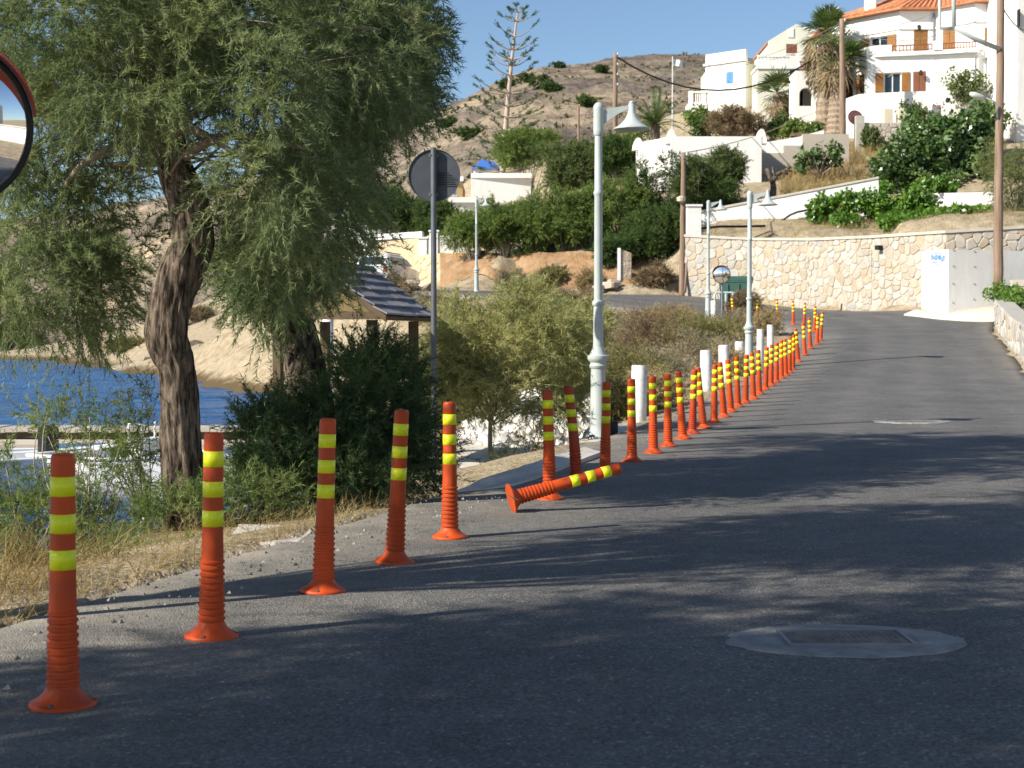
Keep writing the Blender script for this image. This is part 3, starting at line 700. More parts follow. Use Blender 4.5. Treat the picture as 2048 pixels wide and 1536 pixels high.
# ------------------------------------------------------------------ stone walls
def clip(poly, nx, ny, d):
    """keep the part where nx*x + ny*y <= d"""
    out = []
    for i in range(len(poly)):
        a, b = poly[i], poly[(i + 1) % len(poly)]
        da, db = nx * a[0] + ny * a[1] - d, nx * b[0] + ny * b[1] - d
        if da <= 0: out.append(a)
        if (da < 0 < db) or (db < 0 < da):
            t = da / (da - db); out.append((a[0] + (b[0] - a[0]) * t, a[1] + (b[1] - a[1]) * t))
    return out
def cells(L, zb, zt, size, seed, aspect=1.25):
    """irregular stones filling 0..L by zb(u)..zt(u)"""
    r = random.Random(seed); pts = []
    h = max(zt(0), zt(L)) - min(zb(0), zb(L)); z00 = min(zb(0), zb(L))
    ny = max(1, int(round(h / size)))
    for j in range(ny):
        u = -r.random() * size
        while u < L + size:
            k = r.uniform(.55, 1.5) * size * aspect
            if r.random() > .22: pts.append((u + k / 2, z00 + (j + .5 + r.uniform(-.46, .46)) * h / ny))
            u += k
    out = []
    for i, p in enumerate(pts):
        if not (-.05 < p[0] < L + .05): continue
        poly = [(max(0, p[0] - 2 * size), z00 - .1), (min(L, p[0] + 2 * size), z00 - .1), (min(L, p[0] + 2 * size), z00 + h + .5), (max(0, p[0] - 2 * size), z00 + h + .5)]
        for k, q in enumerate(pts):
            if k == i: continue
            dx, dy = q[0] - p[0], q[1] - p[1]; dd = dx * dx + dy * dy
            if dd > (4 * size) ** 2: continue
            poly = clip(poly, dx, dy, (q[0] ** 2 + q[1] ** 2 - p[0] ** 2 - p[1] ** 2) / 2)
            if len(poly) < 3: break
        if len(poly) < 3: continue
        # slanting top and foot
        for f_, sg_ in ((zt, 1), (zb, -1)):
            a, b = f_(0), f_(L); sl_ = (b - a) / L
            poly = clip(poly, -sl_ * sg_, sg_, a * sg_) if len(poly) > 2 else poly
        if len(poly) < 3: continue
        out.append(poly)
    return out
def stone_mesh(poly, gap, depth, r):
    cx = sum(p[0] for p in poly) / len(poly); cy = sum(p[1] for p in poly) / len(poly)
    # round the corners a little by cutting them
    q = []
    for i in range(len(poly)):
        a, b, c = poly[i - 1], poly[i], poly[(i + 1) % len(poly)]
        for o in (a, c):
            q.append((b[0] + (o[0] - b[0]) * .22, b[1] + (o[1] - b[1]) * .22))
    sz = max(max(abs(p[0] - cx), abs(p[1] - cy)) for p in q)
    if sz < gap * 2.2: return None
    k1 = 1 - gap / sz; k2 = k1 - .16
    d = depth * r.uniform(.6, 1.3)
    tx, tz = r.uniform(-.12, .12), r.uniform(-.12, .12)
    rs = [[(cx + (p[0] - cx) * k, yy + (0 if kk == 0 else tx * (p[0] - cx) * .3 + tz * (p[1] - cy) * .3), cy + (p[1] - cy) * k) for p in q] for kk, (k, yy) in enumerate(((k1, .03), (k1, -d * .55), (k2, -d)))]
    return rs
def stone_run(thing_, A, B, zb0, zb1, zt0, zt1, size, mats, seed, gap=.016, depth=.045, limit=300, core=None, thick=.4):
    """a face of stones from A to B (plan points); the face looks to the right hand of A->B turned towards -y"""
    A, B = Vector((*A, 0)), Vector((*B, 0)); L = (B - A).length; u = (B - A).normalized()
    nrm = Vector((u.y, -u.x, 0))
    M = Matrix(((u.x, -nrm.x, 0, A.x), (u.y, -nrm.y, 0, A.y), (0, 0, 1, 0), (0, 0, 0, 1)))
    zb = lambda s: zb0 + (zb1 - zb0) * s / L
    zt = lambda s: zt0 + (zt1 - zt0) * s / L
    r = random.Random(seed); res = []
    for poly in cells(L, zb, zt, size, seed):
        rs = stone_mesh(poly, gap, depth, r)
        if rs: res.append((rs, M, r.choice(mats)))
    if core is not None:
        MB().rings([[(0, 0, zb0 - .4), (0, thick, zb0 - .4), (0, thick, zt0), (0, 0, zt0)], [(L, 0, zb1 - .4), (L, thick, zb1 - .4), (L, thick, zt1), (L, 0, zt1)]], True, M).build('mortar', core, thing_)
    return res, M, L
ST = [mat('stone_' + n_, c, .85, .14, 3, bump=.5, bscale=14, bdist=.02, spec=.2, island=.07, dirt=(c[0] * .72, c[1] * .68, c[2] * .6), dirt_scale=2.5, dirt_amt=.5)
      for n_, c in (('cream', (.43, .385, .32)), ('pale', (.455, .425, .375)), ('grey', (.41, .395, .365)), ('ochre', (.43, .36, .265)), ('warm', (.43, .375, .30)), ('cream_light', (.455, .415, .355)))]
M_mort = mat('mortar_sand', (.44, .395, .325), .95, .15, 5, bump=.5, bscale=30)
M_cap = mat('coping_concrete', (.50, .46, .39), .85, .12, 3, bump=.3, bscale=25, dirt=(.3, .27, .22), dirt_scale=2, dirt_amt=.5)
wt = thing('stone_retaining_wall', 'high retaining wall of pale irregular stones round the road bend', 'wall', (9.4, 58.2, 0))
INV = Matrix.Translation((-9.4, -58.2, 0))
WP = [((6.85, 59.6), 2.85, W(1373, 475, 60.0).z), ((9.4, 58.15), 2.5, W(1500, 480, 58.0).z), ((11.2, 55.9), 2.2, W(1617, 481, 55.8).z), ((12.9, 53.1), 2.0, W(1743, 476, 53).z), ((14.75, 50.45), 2.0, W(1890, 466, 50.3).z), ((19.5, 50.2), 3.0, W(2174, 448, 50).z)]
allst = []
for k in range(len(WP) - 1):
    (A, zb0, zt0), (B, zb1, zt1) = WP[k], WP[k + 1]
    A2 = (A[0] - 9.4, A[1] - 58.2); B2 = (B[0] - 9.4, B[1] - 58.2)
    res, M, L = stone_run(wt, A2, B2, zb0, zb1, zt0, zt1, .245, ST, 40 + k, .009, .032, core=M_mort)
    allst += res
    MB().rings([[(-.03, -.07, z0), (-.03, .45, z0), (-.03, .45, z0 + .10), (-.03, -.07, z0 + .10)] if s == 0 else [(L + .03, -.07, z1), (L + .03, .45, z1), (L + .03, .45, z1 + .10), (L + .03, -.07, z1 + .10)] for s, z0, z1 in ((0, zt0, zt1), (1, zt0, zt1))], True, M).build('coping', M_cap, wt)
def area(rs): return sum(abs(rs[0][i][0] * rs[0][(i + 1) % len(rs[0])][2] - rs[0][(i + 1) % len(rs[0])][0] * rs[0][i][2]) for i in range(len(rs[0])))
def emit_stones(lst, parent, limit=295):
    def ar(rs):
        q = rs[0]; return abs(sum(q[i][0] * q[(i + 1) % len(q)][2] - q[(i + 1) % len(q)][0] * q[i][2] for i in range(len(q)))) / 2
    lst = sorted(lst, key=lambda t: -ar(t[0]))
    for rs, M, m in lst[:limit]: MB().rings(rs, True, M).build('stone', m, parent)
    by = {}
    for rs, M, m in lst[limit:]: by.setdefault(m.name, (m, MB()))[1].rings(rs, True, M)
    for m, b in by.values():
        o = b.build('small_stones', m, parent); o['kind'] = 'stuff'
emit_stones(allst, wt)
dp = MB().box(-.09, .09, -.10, .2, -.08, .08); o = dp.build('drain_hole', M_black, wt)
w = W(1761, 495, 52.6); o.location = Vector((w.x, w.y, w.z)) - Vector((9.4, 58.2, 0)) + Vector((-.05, .08, 0)); o.rotation_euler = (0, 0, R(-57))
# low wall with planting on the inner side of the bend
lt = thing('low_planter_wall', 'low grey stone wall of a planter beside the driveway', 'wall', (13.4, 38, 0))
pts = [(10.9, 31.2, .5), (12.1, 35.8, .9), (13.4, 40.6, 1.28), (14.55, 44.6, 1.6), (15.35, 46.7, 1.8)]
ST2 = [mat('slate_' + n_, c, .85, .16, 4, bump=.6, bscale=16, bdist=.02, spec=.2, island=.12) for n_, c in (('grey', (.36, .355, .34)), ('pale', (.46, .44, .40)), ('warm', (.42, .36, .29)))]
M_mort2 = mat('mortar_grey', (.37, .35, .31), .95, .15, 5, bump=.5, bscale=30)
ls = []
tops = [W(2190, 655, 31.2).z, W(2100, 636, 35.8).z, W(2030, 612, 40.6).z, W(1995, 600, 44.6).z, W(1982, 594, 46.7).z]
for k in range(len(pts) - 1):
    A, B = pts[k + 1], pts[k]
    res, M, L = stone_run(lt, (A[0] - 13.4, A[1] - 38), (B[0] - 13.4, B[1] - 38), A[2], B[2], tops[k + 1], tops[k], .27, ST2, 90 + k, .015, .04, core=M_mort2, thick=.45)
    # the face has to look towards the road (-x)
    ls += res
emit_stones(ls, lt, 200)
ct = thing('capped_garden_wall', 'stone garden wall with a flat pale coping above the planter', 'wall', (16.3, 47, 0))
zc0, zc1 = W(2000, 572, 46.9).z, W(2048, 572, 46.0).z
cs, M, L = stone_run(ct, (-.35, .1), (4.5, -.9), 1.9, 2.0, zc0, zc0, .3, ST2, 131, .015, .04, core=M_mort2, thick=.3)
emit_stones(cs, ct, 60)
MB().rings([[(-.08, -.07, zc0), (-.08, .37, zc0), (-.08, .37, zc0 + .20), (-.08, -.07, zc0 + .20)], [(L, -.07, zc0), (L, .37, zc0), (L, .37, zc0 + .20), (L, -.07, zc0 + .20)]], True, M).build('coping', M_cap, ct)

# ------------------------------------------------------------------ white wall with the street sign, driveway
ww = thing('white_boundary_wall', 'plain white rendered wall with a small blue sign at the driveway mouth', 'wall', (14.1, 47.9, 0))
c0 = W(1894, 629, 47.9); zt_ = W(1894, 499, 47.9).z
wa, wb, wc = W(1843, 617, 48.9), Vector((14.1, 47.9, 0)), W(2170, 600, 49.2)
poly = [(wa.x - 14.1, wa.y - 47.9), (0, 0), (wc.x - 14.1, wc.y - 47.9), (wc.x - 14.1 + .1, wc.y - 47.9 + .3), (.35, .55), (wa.x - 14.1 + .35, wa.y - 47.9 + .45)]
MB().prism(poly, 1.5, zt_).build('render', M_white, ww)
hl = MB()
for px in (1904, 1949):
    for py in (500 if px < 1920 else 502, 532, 567, 605 if px < 1920 else 598):
        u = (px - 1894) / (1949 - 1894) * .62
        p = Vector((u * (wc.x - 14.1) / (wc.xy - wb.xy).length * 1.5, u * (wc.y - 47.9) / (wc.xy - wb.xy).length * 1.5, W(px, py, 48).z))
        hl.box(p.x - .025, p.x + .025, p.y - .012, p.y + .03, p.z - .025, p.z + .025)
hl.build('tie_holes', mat('tie_hole_grey', (.33, .32, .3), .9, .2), ww)
M_signw = mat('sign_white', (.62, .66, .72), .5, .08, 5); M_signb = mat('sign_blue', (.03, .14, .48), .5, .2, 6); M_signc = mat('sign_cyan', (.05, .42, .55), .5, .1)
ss = thing('wall_sign', 'small white sign with blue hand lettering on the white wall end', 'sign', (0, 0, 0))
fa, fb = Vector((wa.x, wa.y)), Vector((14.1, 47.9)); ux = (fb - fa).normalized(); nx_ = Vector((ux.y, -ux.x))
p0 = fa + ux * .34 * (fb - fa).length
MS = Matrix(((ux.x, -nx_.x, 0, p0.x), (ux.y, -nx_.y, 0, p0.y), (0, 0, 1, W(1876, 516, 48.3).z), (0, 0, 0, 1)))
ss.matrix_world = MS
wd = .62 * (fb - fa).length
MB().box(0, wd, -.018, -.003, -.21, .19).build('panel', M_signw, ss)
fr = MB()
for x0, x1, z0, z1 in ((0, wd, -.21, -.198), (0, wd, .178, .19), (0, .012, -.198, .178), (wd - .012, wd, -.198, .178)): fr.box(x0, x1, -.024, -.019, z0, z1)
fr.build('frame', mat('sign_edge', (.35, .38, .42), .6, .1), ss)
lt_ = MB(); xk = .03
for k, (a_, b_) in enumerate(((0, .13), (.02, .12), (-.02, .13), (0, .12), (-.03, .12), (-.06, .06), (-.06, .08))):
    w_ = wd * .118; lt_.box(xk, xk + w_ * .3, -.023, -.019, a_ - .06, b_ - .02); lt_.box(xk + w_ * .55, xk + w_ * .85, -.023, -.019, a_ - .06, b_ - .02 - .03 * (k % 2))
    lt_.box(xk + w_ * .302, xk + w_ * .548, -.0225, -.019, b_ - .06 - .07 * (k % 3), b_ - .03 - .07 * (k % 3)); xk += w_ * 1.02
lt_.build('lettering', M_signb, ss)
tp = MB(); tp.box(.03, wd * .9, -.023, -.019, .135, .16); tp.box(.03, wd * .42, -.023, -.019, -.165, -.13); tp.build('text_line', mat('sign_small_text', (.12, .18, .28), .6, .4, 40), ss)
MB().box(wd * .5, wd * .62, -.023, -.0195, -.03, .07).build('colour_patch', M_signc, ss)
dv = []
for a, b in (((1808, 628, 48.0), (1850, 614, 49.0)), ((1870, 636, 46.9), (1905, 625, 48.05)), ((1930, 640, 46.6), (1975, 609, 48.6)), ((1984, 643, 46.5), (2060, 600, 49.6))):
    dv.append([W(*a), W(*b)])
dr = np.array([[list(W(1808, 628, 48.0)), list(W(1843, 616, 49.1))], [list(W(1868, 634, 47.0)), list(W(1890, 628, 48.1))], [list(W(1925, 641, 46.3)), list(W(1985, 604, 48.8))], [list(W(1983, 646, 46.0)), list(W(2040, 600, 48.3))]])
ds = []
for row in dr:
    a, b = Vector(row[0]), Vector(row[1]); ds.append([(*a.xy, a.z - .3), (*a.xy, a.z + .0), (*a.lerp(b, .5).xy, (a.z + b.z) / 2 + .02), (*b.xy, b.z + .02), (b.x, b.y, b.z - .3)])
struct(gridmesh('driveway', np.array(ds), M_drive, smooth=False))

# ------------------------------------------------------------------ earth bank with its crest
cr = []
for k, (px, yb) in enumerate([(880, 65.5), (960, 63.9), (1030, 62.9), (1100, 62.0), (1170, 61.4), (1240, 61.0), (1300, 60.6), (1352, 60.2), (1375, 60.3)]):
    row = []
    foot = W(px, 590 - (3 if px < 1000 else 0), yb); foot.z = gz(foot.x, foot.y) - .1
    top = W(px, 505 if px < 1300 else 520, yb + 2.6)
    for j in range(9):
        t = j / 8; p = foot.lerp(top, t); p.z = foot.z + (top.z - foot.z) * (t ** .8); row.append(tuple(p))
    cr.append(row)
CR = np.array(cr); CR = np.array([crom(c, 3) for c in CR]); CR = np.array([crom(CR[:, j], 8) for j in range(CR.shape[1])]).transpose(1, 0, 2)
CR[..., 1] += .28 * vfbm(CR[..., 0] * 1.3, CR[..., 2] * 1.3, 5); CR[..., 2] += .1 * vfbm(CR[..., 0] * 1.1, CR[..., 1] * 2, 15)
struct(gridmesh('earth_bank', CR, M_bank))
sb = thing('broken_gate_pillar', 'broken white pillar stub set in the earth bank', 'pillar', W(1242, 552, 61.3))
MB().box(-.14, -.02, -.1, .1, -.2, 1.15).build('left_jamb', M_whitep, sb); 
MB().prism([(0, -.05), (.42, 0), (.46, .25), (0, .25)], -.2, [1.1, .95, .9, 1.1]).build('rubble_core', mat('old_rubble_masonry', (.45, .37, .28), .95, .35, 5, bump=1, bscale=8, bdist=.08), sb)
for q_, (px, py, Y, s) in enumerate([(1218, 573, 60.6, .35), (1228, 566, 60.8, .28), (1195, 576, 60.5, .22)]):
    w = W(px, py, Y); r_ = random.Random(q_); b = MB().bbox(-s, s, -s * .6, s * .6, -.1, s * .5, s * .2)
    b.v = [(x + .1 * fbm(x * 3, y * 3, z), y, z + .08 * fbm(x * 3, z * 3, 4)) for x, y, z in b.v]
    o = tag(b.build('fallen_stone', ST[4]), ['long flat stone fallen at the foot of the earth bank', 'square stone resting above the flat one on the earth bank', 'small flat stone at the foot of the earth bank'][q_], 'stone', 'stones fallen from the bank'); o.location = w; o.rotation_euler = (.1, .1, r_.random() * 3)

# ------------------------------------------------------------------ sloping white wall and its gate pillar
sw = thing('sloping_white_wall', 'long white rough wall climbing beside the vines', 'wall', W(1400, 460, 65.2))
A_, B_ = W(1388, 428, 65.2), W(1757, 358, 63.6)
o0 = Vector(sw.location)
n = 14; rs = []
for k in range(n + 1):
    t = k / n; p = A_.lerp(B_, t) - o0; b = gz(p.x + o0.x, p.y + o0.y) - o0.z - .8
    top = p.z
    dirv = (B_ - A_).normalized(); nn = Vector((dirv.y, -dirv.x, 0)).normalized() * .14
    rs.append([(p.x + nn.x, p.y + nn.y, b), (p.x - nn.x, p.y - nn.y, b), (p.x - nn.x, p.y - nn.y, top), (p.x + nn.x, p.y + nn.y, top)])
MB().rings(rs).build('render', M_whitep, sw)
rs = []
for k in range(n + 1):
    t = k / n; p = A_.lerp(B_, t) - o0; nn2 = nn.normalized() * .19
    rs.append([(p.x + nn2.x, p.y + nn2.y, p.z), (p.x - nn2.x, p.y - nn2.y, p.z), (p.x - nn2.x, p.y - nn2.y, p.z + .09), (p.x + nn2.x, p.y + nn2.y, p.z + .09)])
MB().rings(rs).build('coping', M_cap, sw)
pi = thing('white_gate_pillar', 'square white pillar where the sloping wall begins beside the wooden pole', 'pillar', (*W(1387, 470, 61.0).xy, W(1387, 470, 61).z - .6))
MB().box(-.28, .28, -.28, .28, 0, 1.75).build('shaft', M_whitep, pi); MB().box(-.33, .33, -.33, .33, 1.75, 1.83).build('cap', M_whitep, pi)
pp = MB().tube([W(px, py, Y) for px, py, Y in ((1540, 451, 64.2), (1552, 448, 64.1), (1566, 440, 64.05), (1580, 430, 64), (1595, 424, 63.9), (1625, 418, 63.8))], .045, 8)
tag(pp.build('black_pipe', M_black, None, True), 'black plastic pipe snaking along the sloping white wall', 'pipe')
p2 = MB().tube([W(px, py, Y) for px, py, Y in ((1384, 462, 61), (1410, 456, 60.9), (1440, 453, 61.1), (1480, 453, 61.4), (1530, 452, 62))], .05, 8)
tag(p2.build('ground_cable', M_black, None, True), 'dark cable lying along the foot of the sloping white wall', 'cable')

# low white wall between the vines and its stake
lw_ = thing('low_garden_wall', 'low plain white wall glimpsed between the vines and the fig tree', 'wall', W(1920, 420, 66))
a, b = W(1855, 425, 66) - Vector(lw_.location), W(1995, 420, 65) - Vector(lw_.location)
MB().rings([[(a.x, a.y, a.z - .7), (a.x, a.y + .25, a.z - .7), (a.x, a.y + .25, a.z + .85), (a.x, a.y, a.z + .85)], [(b.x, b.y, b.z - .7), (b.x, b.y + .25, b.z - .7), (b.x, b.y + .25, b.z + .78), (b.x, b.y, b.z + .78)]]).build('render', M_white, lw_)
a, b = W(1625, 455, 64) - Vector(lw_.location), W(1690, 450, 65) - Vector(lw_.location)

# ------------------------------------------------------------------ houses
M_cream = mat('cream_limewash', (.66, .655, .545), .8, .04, 1, bump=.2, bscale=5, spec=.2, dirt=(.56, .52, .42), dirt_scale=.6, dirt_amt=.3)
M_brown = mat('brown_shutter', (.27, .125, .035), .55, .15, 6, spec=.3, stretch=(1, 1, .2)); M_redb = mat('red_brown_door', (.22, .085, .045), .55, .12, 5)
M_blue = mat('blue_shutter', (.09, .26, .68), .55, .06, 5); M_glass = glassmat('window_glass'); M_dark = mat('dark_interior', (.02, .018, .016), .9, .2)
M_wfr = mat('white_frame', (.7, .7, .68), .6, .03); M_rust = mat('railing_brown', (.20, .075, .04), .6, .1)
def mat_tiles():
    m, n, out = _nt('terracotta_tiles'); p = n.nodes.new('ShaderNodeBsdfPrincipled'); n.links.new(p.outputs[0], out.inputs[0]); p.inputs['Roughness'].default_value = .85
    v = n.nodes.new('ShaderNodeTexCoord').outputs['Object']
    t = _noise(n, 3, 5, v); n.links.new(_ramp(n, t.outputs[0], [(.35, (.36, .13, .06)), (.65, (.52, .22, .10))]).outputs[0], p.inputs['Base Color']); return m
M_tile = mat_tiles()
def wall_panel(b, A, B, z0, z1, th, ops):
    """a wall from plan point A to B with real openings (u0, u1, z0, z1) in metres along the wall; the outer face is on the -normal side"""
    A, B = Vector(A), Vector(B); L = (B - A).length; u = (B - A) / L; nin = Vector((-u.y, u.x))
    us = sorted({0, L, *[o[0] for o in ops], *[o[1] for o in ops]}); zs = sorted({z0, z1, *[o[2] for o in ops], *[o[3] for o in ops]})
    M = Matrix(((u.x, nin.x, 0, A.x), (u.y, nin.y, 0, A.y), (0, 0, 1, 0), (0, 0, 0, 1)))
    for i in range(len(us) - 1):
        j = 0
        while j < len(zs) - 1:
            uc = (us[i] + us[i + 1]) / 2; hole = lambda q: any(o[0] < uc < o[1] and o[2] < (zs[q] + zs[q + 1]) / 2 < o[3] for o in ops)
            if hole(j): j += 1; continue
            k = j
            while k < len(zs) - 1 and not hole(k): k += 1
            b.box(us[i], us[i + 1], 0, th, zs[j], zs[k], M); j = k
    return M
def window(parent, M, u0, u1, z0, z1, name='window', shutters=None, m_sh=None, leaf='shut', frame=M_wfr, door=False, th=.25):
    """glass set back in the opening, a frame, a sill; shutters 'open' lie on the wall, 'shut' fill the opening"""
    w = MB().box(u0, u1, th - .06, th - .03, z0, z1, M).build(name, M_glass, parent)
    fr = MB(); t = .06
    for a, b, c, d in ((u0, u1, z0, z0 + t), (u0, u1, z1 - t, z1), (u0, u0 + t, z0 + t, z1 - t), (u1 - t, u1, z0 + t, z1 - t), ((u0 + u1) / 2 - t / 2, (u0 + u1) / 2 + t / 2, z0 + t, z1 - t)):
        fr.box(a, b, th - .10, th - .062, c, d, M)
    fr.build('frame', frame, w)
    if not door: MB().box(u0 - .06, u1 + .06, -.06, .08, z0 - .07, z0 - .003, M).build('sill', frame, w)
    if shutters:
        h = (u1 - u0) / 2
        for side in shutters:
            if leaf == 'open': a, b, y0, y1 = (u0 - h, u0 - .02, -.06, -.012) if side == 'l' else (u1 + .02, u1 + h, -.06, -.012)
            else: a, b, y0, y1 = (u0 + .01, u0 + h - .01, .02, .07) if side == 'l' else (u0 + h + .01, u1 - .01, .02, .07)
            s_ = MB().box(a, b, y0, y1, z0 + .02, z1 - .02, M).build('shutter', m_sh, w)
            sl_ = MB(); k = int((z1 - z0) / .14)
            for q in range(k):
                zz = z0 + .08 + q * (z1 - z0 - .14) / k; sl_.box(a + .05, b - .05, y0 - .018, y0 - .003, zz, zz + .06, M)
            sl_.build('slats', m_sh, s_)
    return w
def hp(px, py, Y, o): w = W(px, py, Y); return Vector((w.x - o.x, w.y - o.y, w.z - o.z))
# --- the big house
o = Vector((22, 84, 13.0)); hc = thing('white_villa', 'large white villa with terracotta roof, brown shutters and balcony', 'house', o)
zf = lambda py, Y=85: W(1024, py, Y).z - o.z
up0, up1 = zf(112), zf(22)
q0, q1, q2, q3, q4 = Vector((-2.9, 4.2)), Vector((.12, 1.0)), Vector((2.1, 1.0)), Vector((3.8, -.9)), Vector((7.2, -1.0))
b = MB()
L01 = (q1 - q0).length
m1 = wall_panel(b, q0, q1, up0 - 1, up1, .25, [(L01 * .55, L01 * .82, zf(100), zf(66)), (L01 * .18, L01 * .30, zf(101), zf(72))])
m2 = wall_panel(b, q1, q2, up0 - 1, up1, .25, [(.82, 1.62, up0, zf(59))])
m3 = wall_panel(b, q2, q3, up0 - 1, up1 + .3, .25, [(.55, 1.35, up0, zf(60))])
m4 = wall_panel(b, q3, q4, 0, zf(6, 83), .25, [(1.05, 2.0, zf(92, 83), zf(54, 83))])
b.prism([(-2.9, 4.5), (0.3, 1.3), (2.2, 1.3), (4.0, -.62), (9, -.7), (9, 9), (-2.9, 9)], -1, up1 - .15)
b.build('upper_wall', M_white, hc)
window(hc, m1, L01 * .55, L01 * .82, zf(100), zf(66), shutters='lr', m_sh=M_brown, leaf='open')
window(hc, m1, L01 * .18, L01 * .30, zf(101), zf(72), shutters='lr', m_sh=M_brown, leaf='shut')
window(hc, m2, .82, 1.62, up0, zf(59), 'balcony_door', 'lr', M_brown, 'shut', door=True)
window(hc, m3, .55, 1.35, up0, zf(60), 'balcony_door', 'lr', M_brown, 'shut', door=True)
window(hc, m4, 1.05, 2.0, zf(92, 83), zf(54, 83), shutters='lr', m_sh=M_brown, leaf='open')
cb = MB()
for A, B in ((q0, q1), (q1, q2), (q2, q3), (q3, q4)):
    u = (B - A).normalized(); nin = Vector((-u.y, u.x)); M = Matrix(((u.x, nin.x, 0, A.x), (u.y, nin.y, 0, A.y), (0, 0, 1, 0), (0, 0, 0, 1)))
    cb.box(-.06, (B - A).length + .06, -.07, -.004, up1 - 1.05, up1 - .95, M)
cb.build('string_course', M_wfr, hc)
rf = MB(); rp = [(-3.4, 4.2), (0.0, .55), (2.2, .55), (3.7, -1.3), (9.3, -1.4), (9.3, 9.3), (-3.4, 9.3)]
cx, cy = 3.6, 5.0
rf.rings([[(x, y, up1 + .02) for x, y in rp], [(x, y, up1 + .14) for x, y in rp], [(cx + (x - cx) * .12, cy + (y - cy) * .12, up1 + 2.3) for x, y in rp]])
roof = rf.build('roof', M_tile, hc)
tb = MB()                                    # rows of barrel tiles
for i in range(len(rp) - 1):
    A, B = Vector(rp[i]), Vector(rp[i + 1]); L = (B - A).length
    for k in range(int(L / .3)):
        t = (k + .5) * .3 / L; p = A.lerp(B, t); q = Vector((cx + (p.x - cx) * .12, cy + (p.y - cy) * .12))
        tb.tube([(p.x, p.y, up1 + .16), (q.x, q.y, up1 + 2.32)], .07, 5)
tb.build('barrel_tiles', M_tile, roof, True)
MB().bbox(-1.4, -.8, 2.6, 3.2, up1 - .3, up1 + 2.2, .05).build('chimney', M_white, roof)
MB().box(-1.5, -.7, 2.5, 3.3, up1 + 2.2, up1 + 2.32).build('chimney_cap', M_white, roof)
lo = MB(); lz0, lz1 = zf(200), zf(120)
g0, g1, g2, g3 = Vector((-3.4, 3.0)), Vector((-1.9, .35)), Vector((1.9, -.5)), Vector((4.0, -1.1))
n1 = wall_panel(lo, g0, g1, lz0 - 1.6, lz1 + .6, .25, [(1.2, 1.9, lz0, zf(151)), (2.15, 2.85, lz0, zf(151))])
n2 = wall_panel(lo, g1, g2, lz0 - 1.6, lz1, .25, [(.95, 1.9, lz0, zf(151)), (2.55, 3.25, lz0, zf(151))])
n3 = wall_panel(lo, g2, g3, lz0 - 1.6, lz1, .25, [])
lo.prism([(-3.3, 3.4), (-1.8, .75), (2.0, -.1), (4.1, -.7), (4.1, 2), (-3.2, 4.0)], lz0 - 1.6, lz1 - .2)
lo.build('lower_wall', M_white, hc)
for u0, u1 in ((1.2, 1.9), (2.15, 2.85)): window(hc, n1, u0, u1, lz0, zf(151), 'terrace_door', 'l', M_brown, 'shut', frame=M_brown, door=True)
window(hc, n2, .95, 1.9, lz0, zf(151), 'terrace_door', 'lr', M_brown, 'open', door=True)
window(hc, n2, 2.55, 3.25, lz0, zf(151), 'terrace_door', 'lr', M_redb, 'shut', frame=M_redb, door=True)
# balcony floor, parapet piers and railing
bal = [Vector((-1.4, .15)), Vector((2.0, -.7)), Vector((4.0, -1.3))]
MB().prism([(-2.6, 1.6), (-1.4, .05), (2.0, -.8), (3.9, -1.4), (3.9, .5), (2.2, 1.2), (0, 1.2), (-2.4, 3.4)], lz1 + .002, lz1 + .22).build('balcony_floor', M_white, hc)
MB().prism([(-3.3, 2.9), (-1.45, .1), (-.6, -.1), (-.5, .12), (-1.3, .3), (-3.1, 3.0)], lz1 + .224, up0 + .42).build('balcony_parapet', M_white, hc)
MB().prism([(1.55, -.78), (2.0, -.88), (2.05, -.6), (1.6, -.5)], lz1 + .224, up0 + .5).build('balcony_pier', M_white, hc)
rl = MB()
for A, B in ((Vector((-.55, -.05)), Vector((1.52, -.6))), (Vector((2.1, -.75)), Vector((3.75, -1.25)))):
    n = 11
    for k in range(n + 1):
        p = A.lerp(B, k / n); rl.box(p.x - .02, p.x + .02, p.y - .02, p.y + .02, lz1 + .22, up0 + .36)
    rl.tube([(A.x, A.y, up0 + .36), (B.x, B.y, up0 + .36)], .035, 6); rl.tube([(A.x, A.y, lz1 + .32), (B.x, B.y, lz1 + .32)], .025, 6)
rl.build('balcony_railing', M_rust, hc)
te = MB(); te.prism([(-3.4, 2.2), (-2.6, -.9), (-.3, -1.7), (1.2, -1.9), (1.2, -1.65), (-.3, -1.4), (-2.4, -.7), (-3.2, 2.3)], -1.0, lz0 + .02); te.prism([(-3.3, 2.3), (-2.5, -.6), (-.3, -1.38), (4, -1.8), (4, .2), (-3, 3.2)], -1, lz0 - .7)
te.build('terrace_wall', M_white, hc)
for px, py, Y in ((1838, 50, 85.0), (1842, 140, 83.4), (1753, 54, 86.5), (1895, 195, 82.6)):
    p = hp(px, py, Y, o); s_ = MB().lathe([(.05, 0), (.11, -.08), (.12, -.26), (.03, -.3)], 8, Matrix.Translation((p.x, p.y, p.z))); s_.build('wall_lantern', M_black, hc)
ae = MB(); ae.tube([(2.5, 4, up1 + 1.8), (2.5, 4, up1 + 4.6)], .03, 6)
for k in range(6): ae.tube([(2.5 - .45 + .04 * k, 3.6 + .18 * k, up1 + 4.4), (2.5 + .45 - .04 * k, 3.6 + .18 * k, up1 + 4.4)], .012, 5)
ae.tube([(2.5, 3.5, up1 + 4.4), (2.5, 4.6, up1 + 4.4)], .015, 5); ae.build('aerial', M_bolt, hc)
MB().tube([(2.05, .9, lz1 + .3), (2.05, .9, up1 - .1)], .05, 8).build('drain_pipe', M_galv, hc); MB().tube([(3.75, -1.35, lz0 - .6), (3.75, -1.35, lz1)], .05, 8).build('drain_pipe', M_galv, hc)
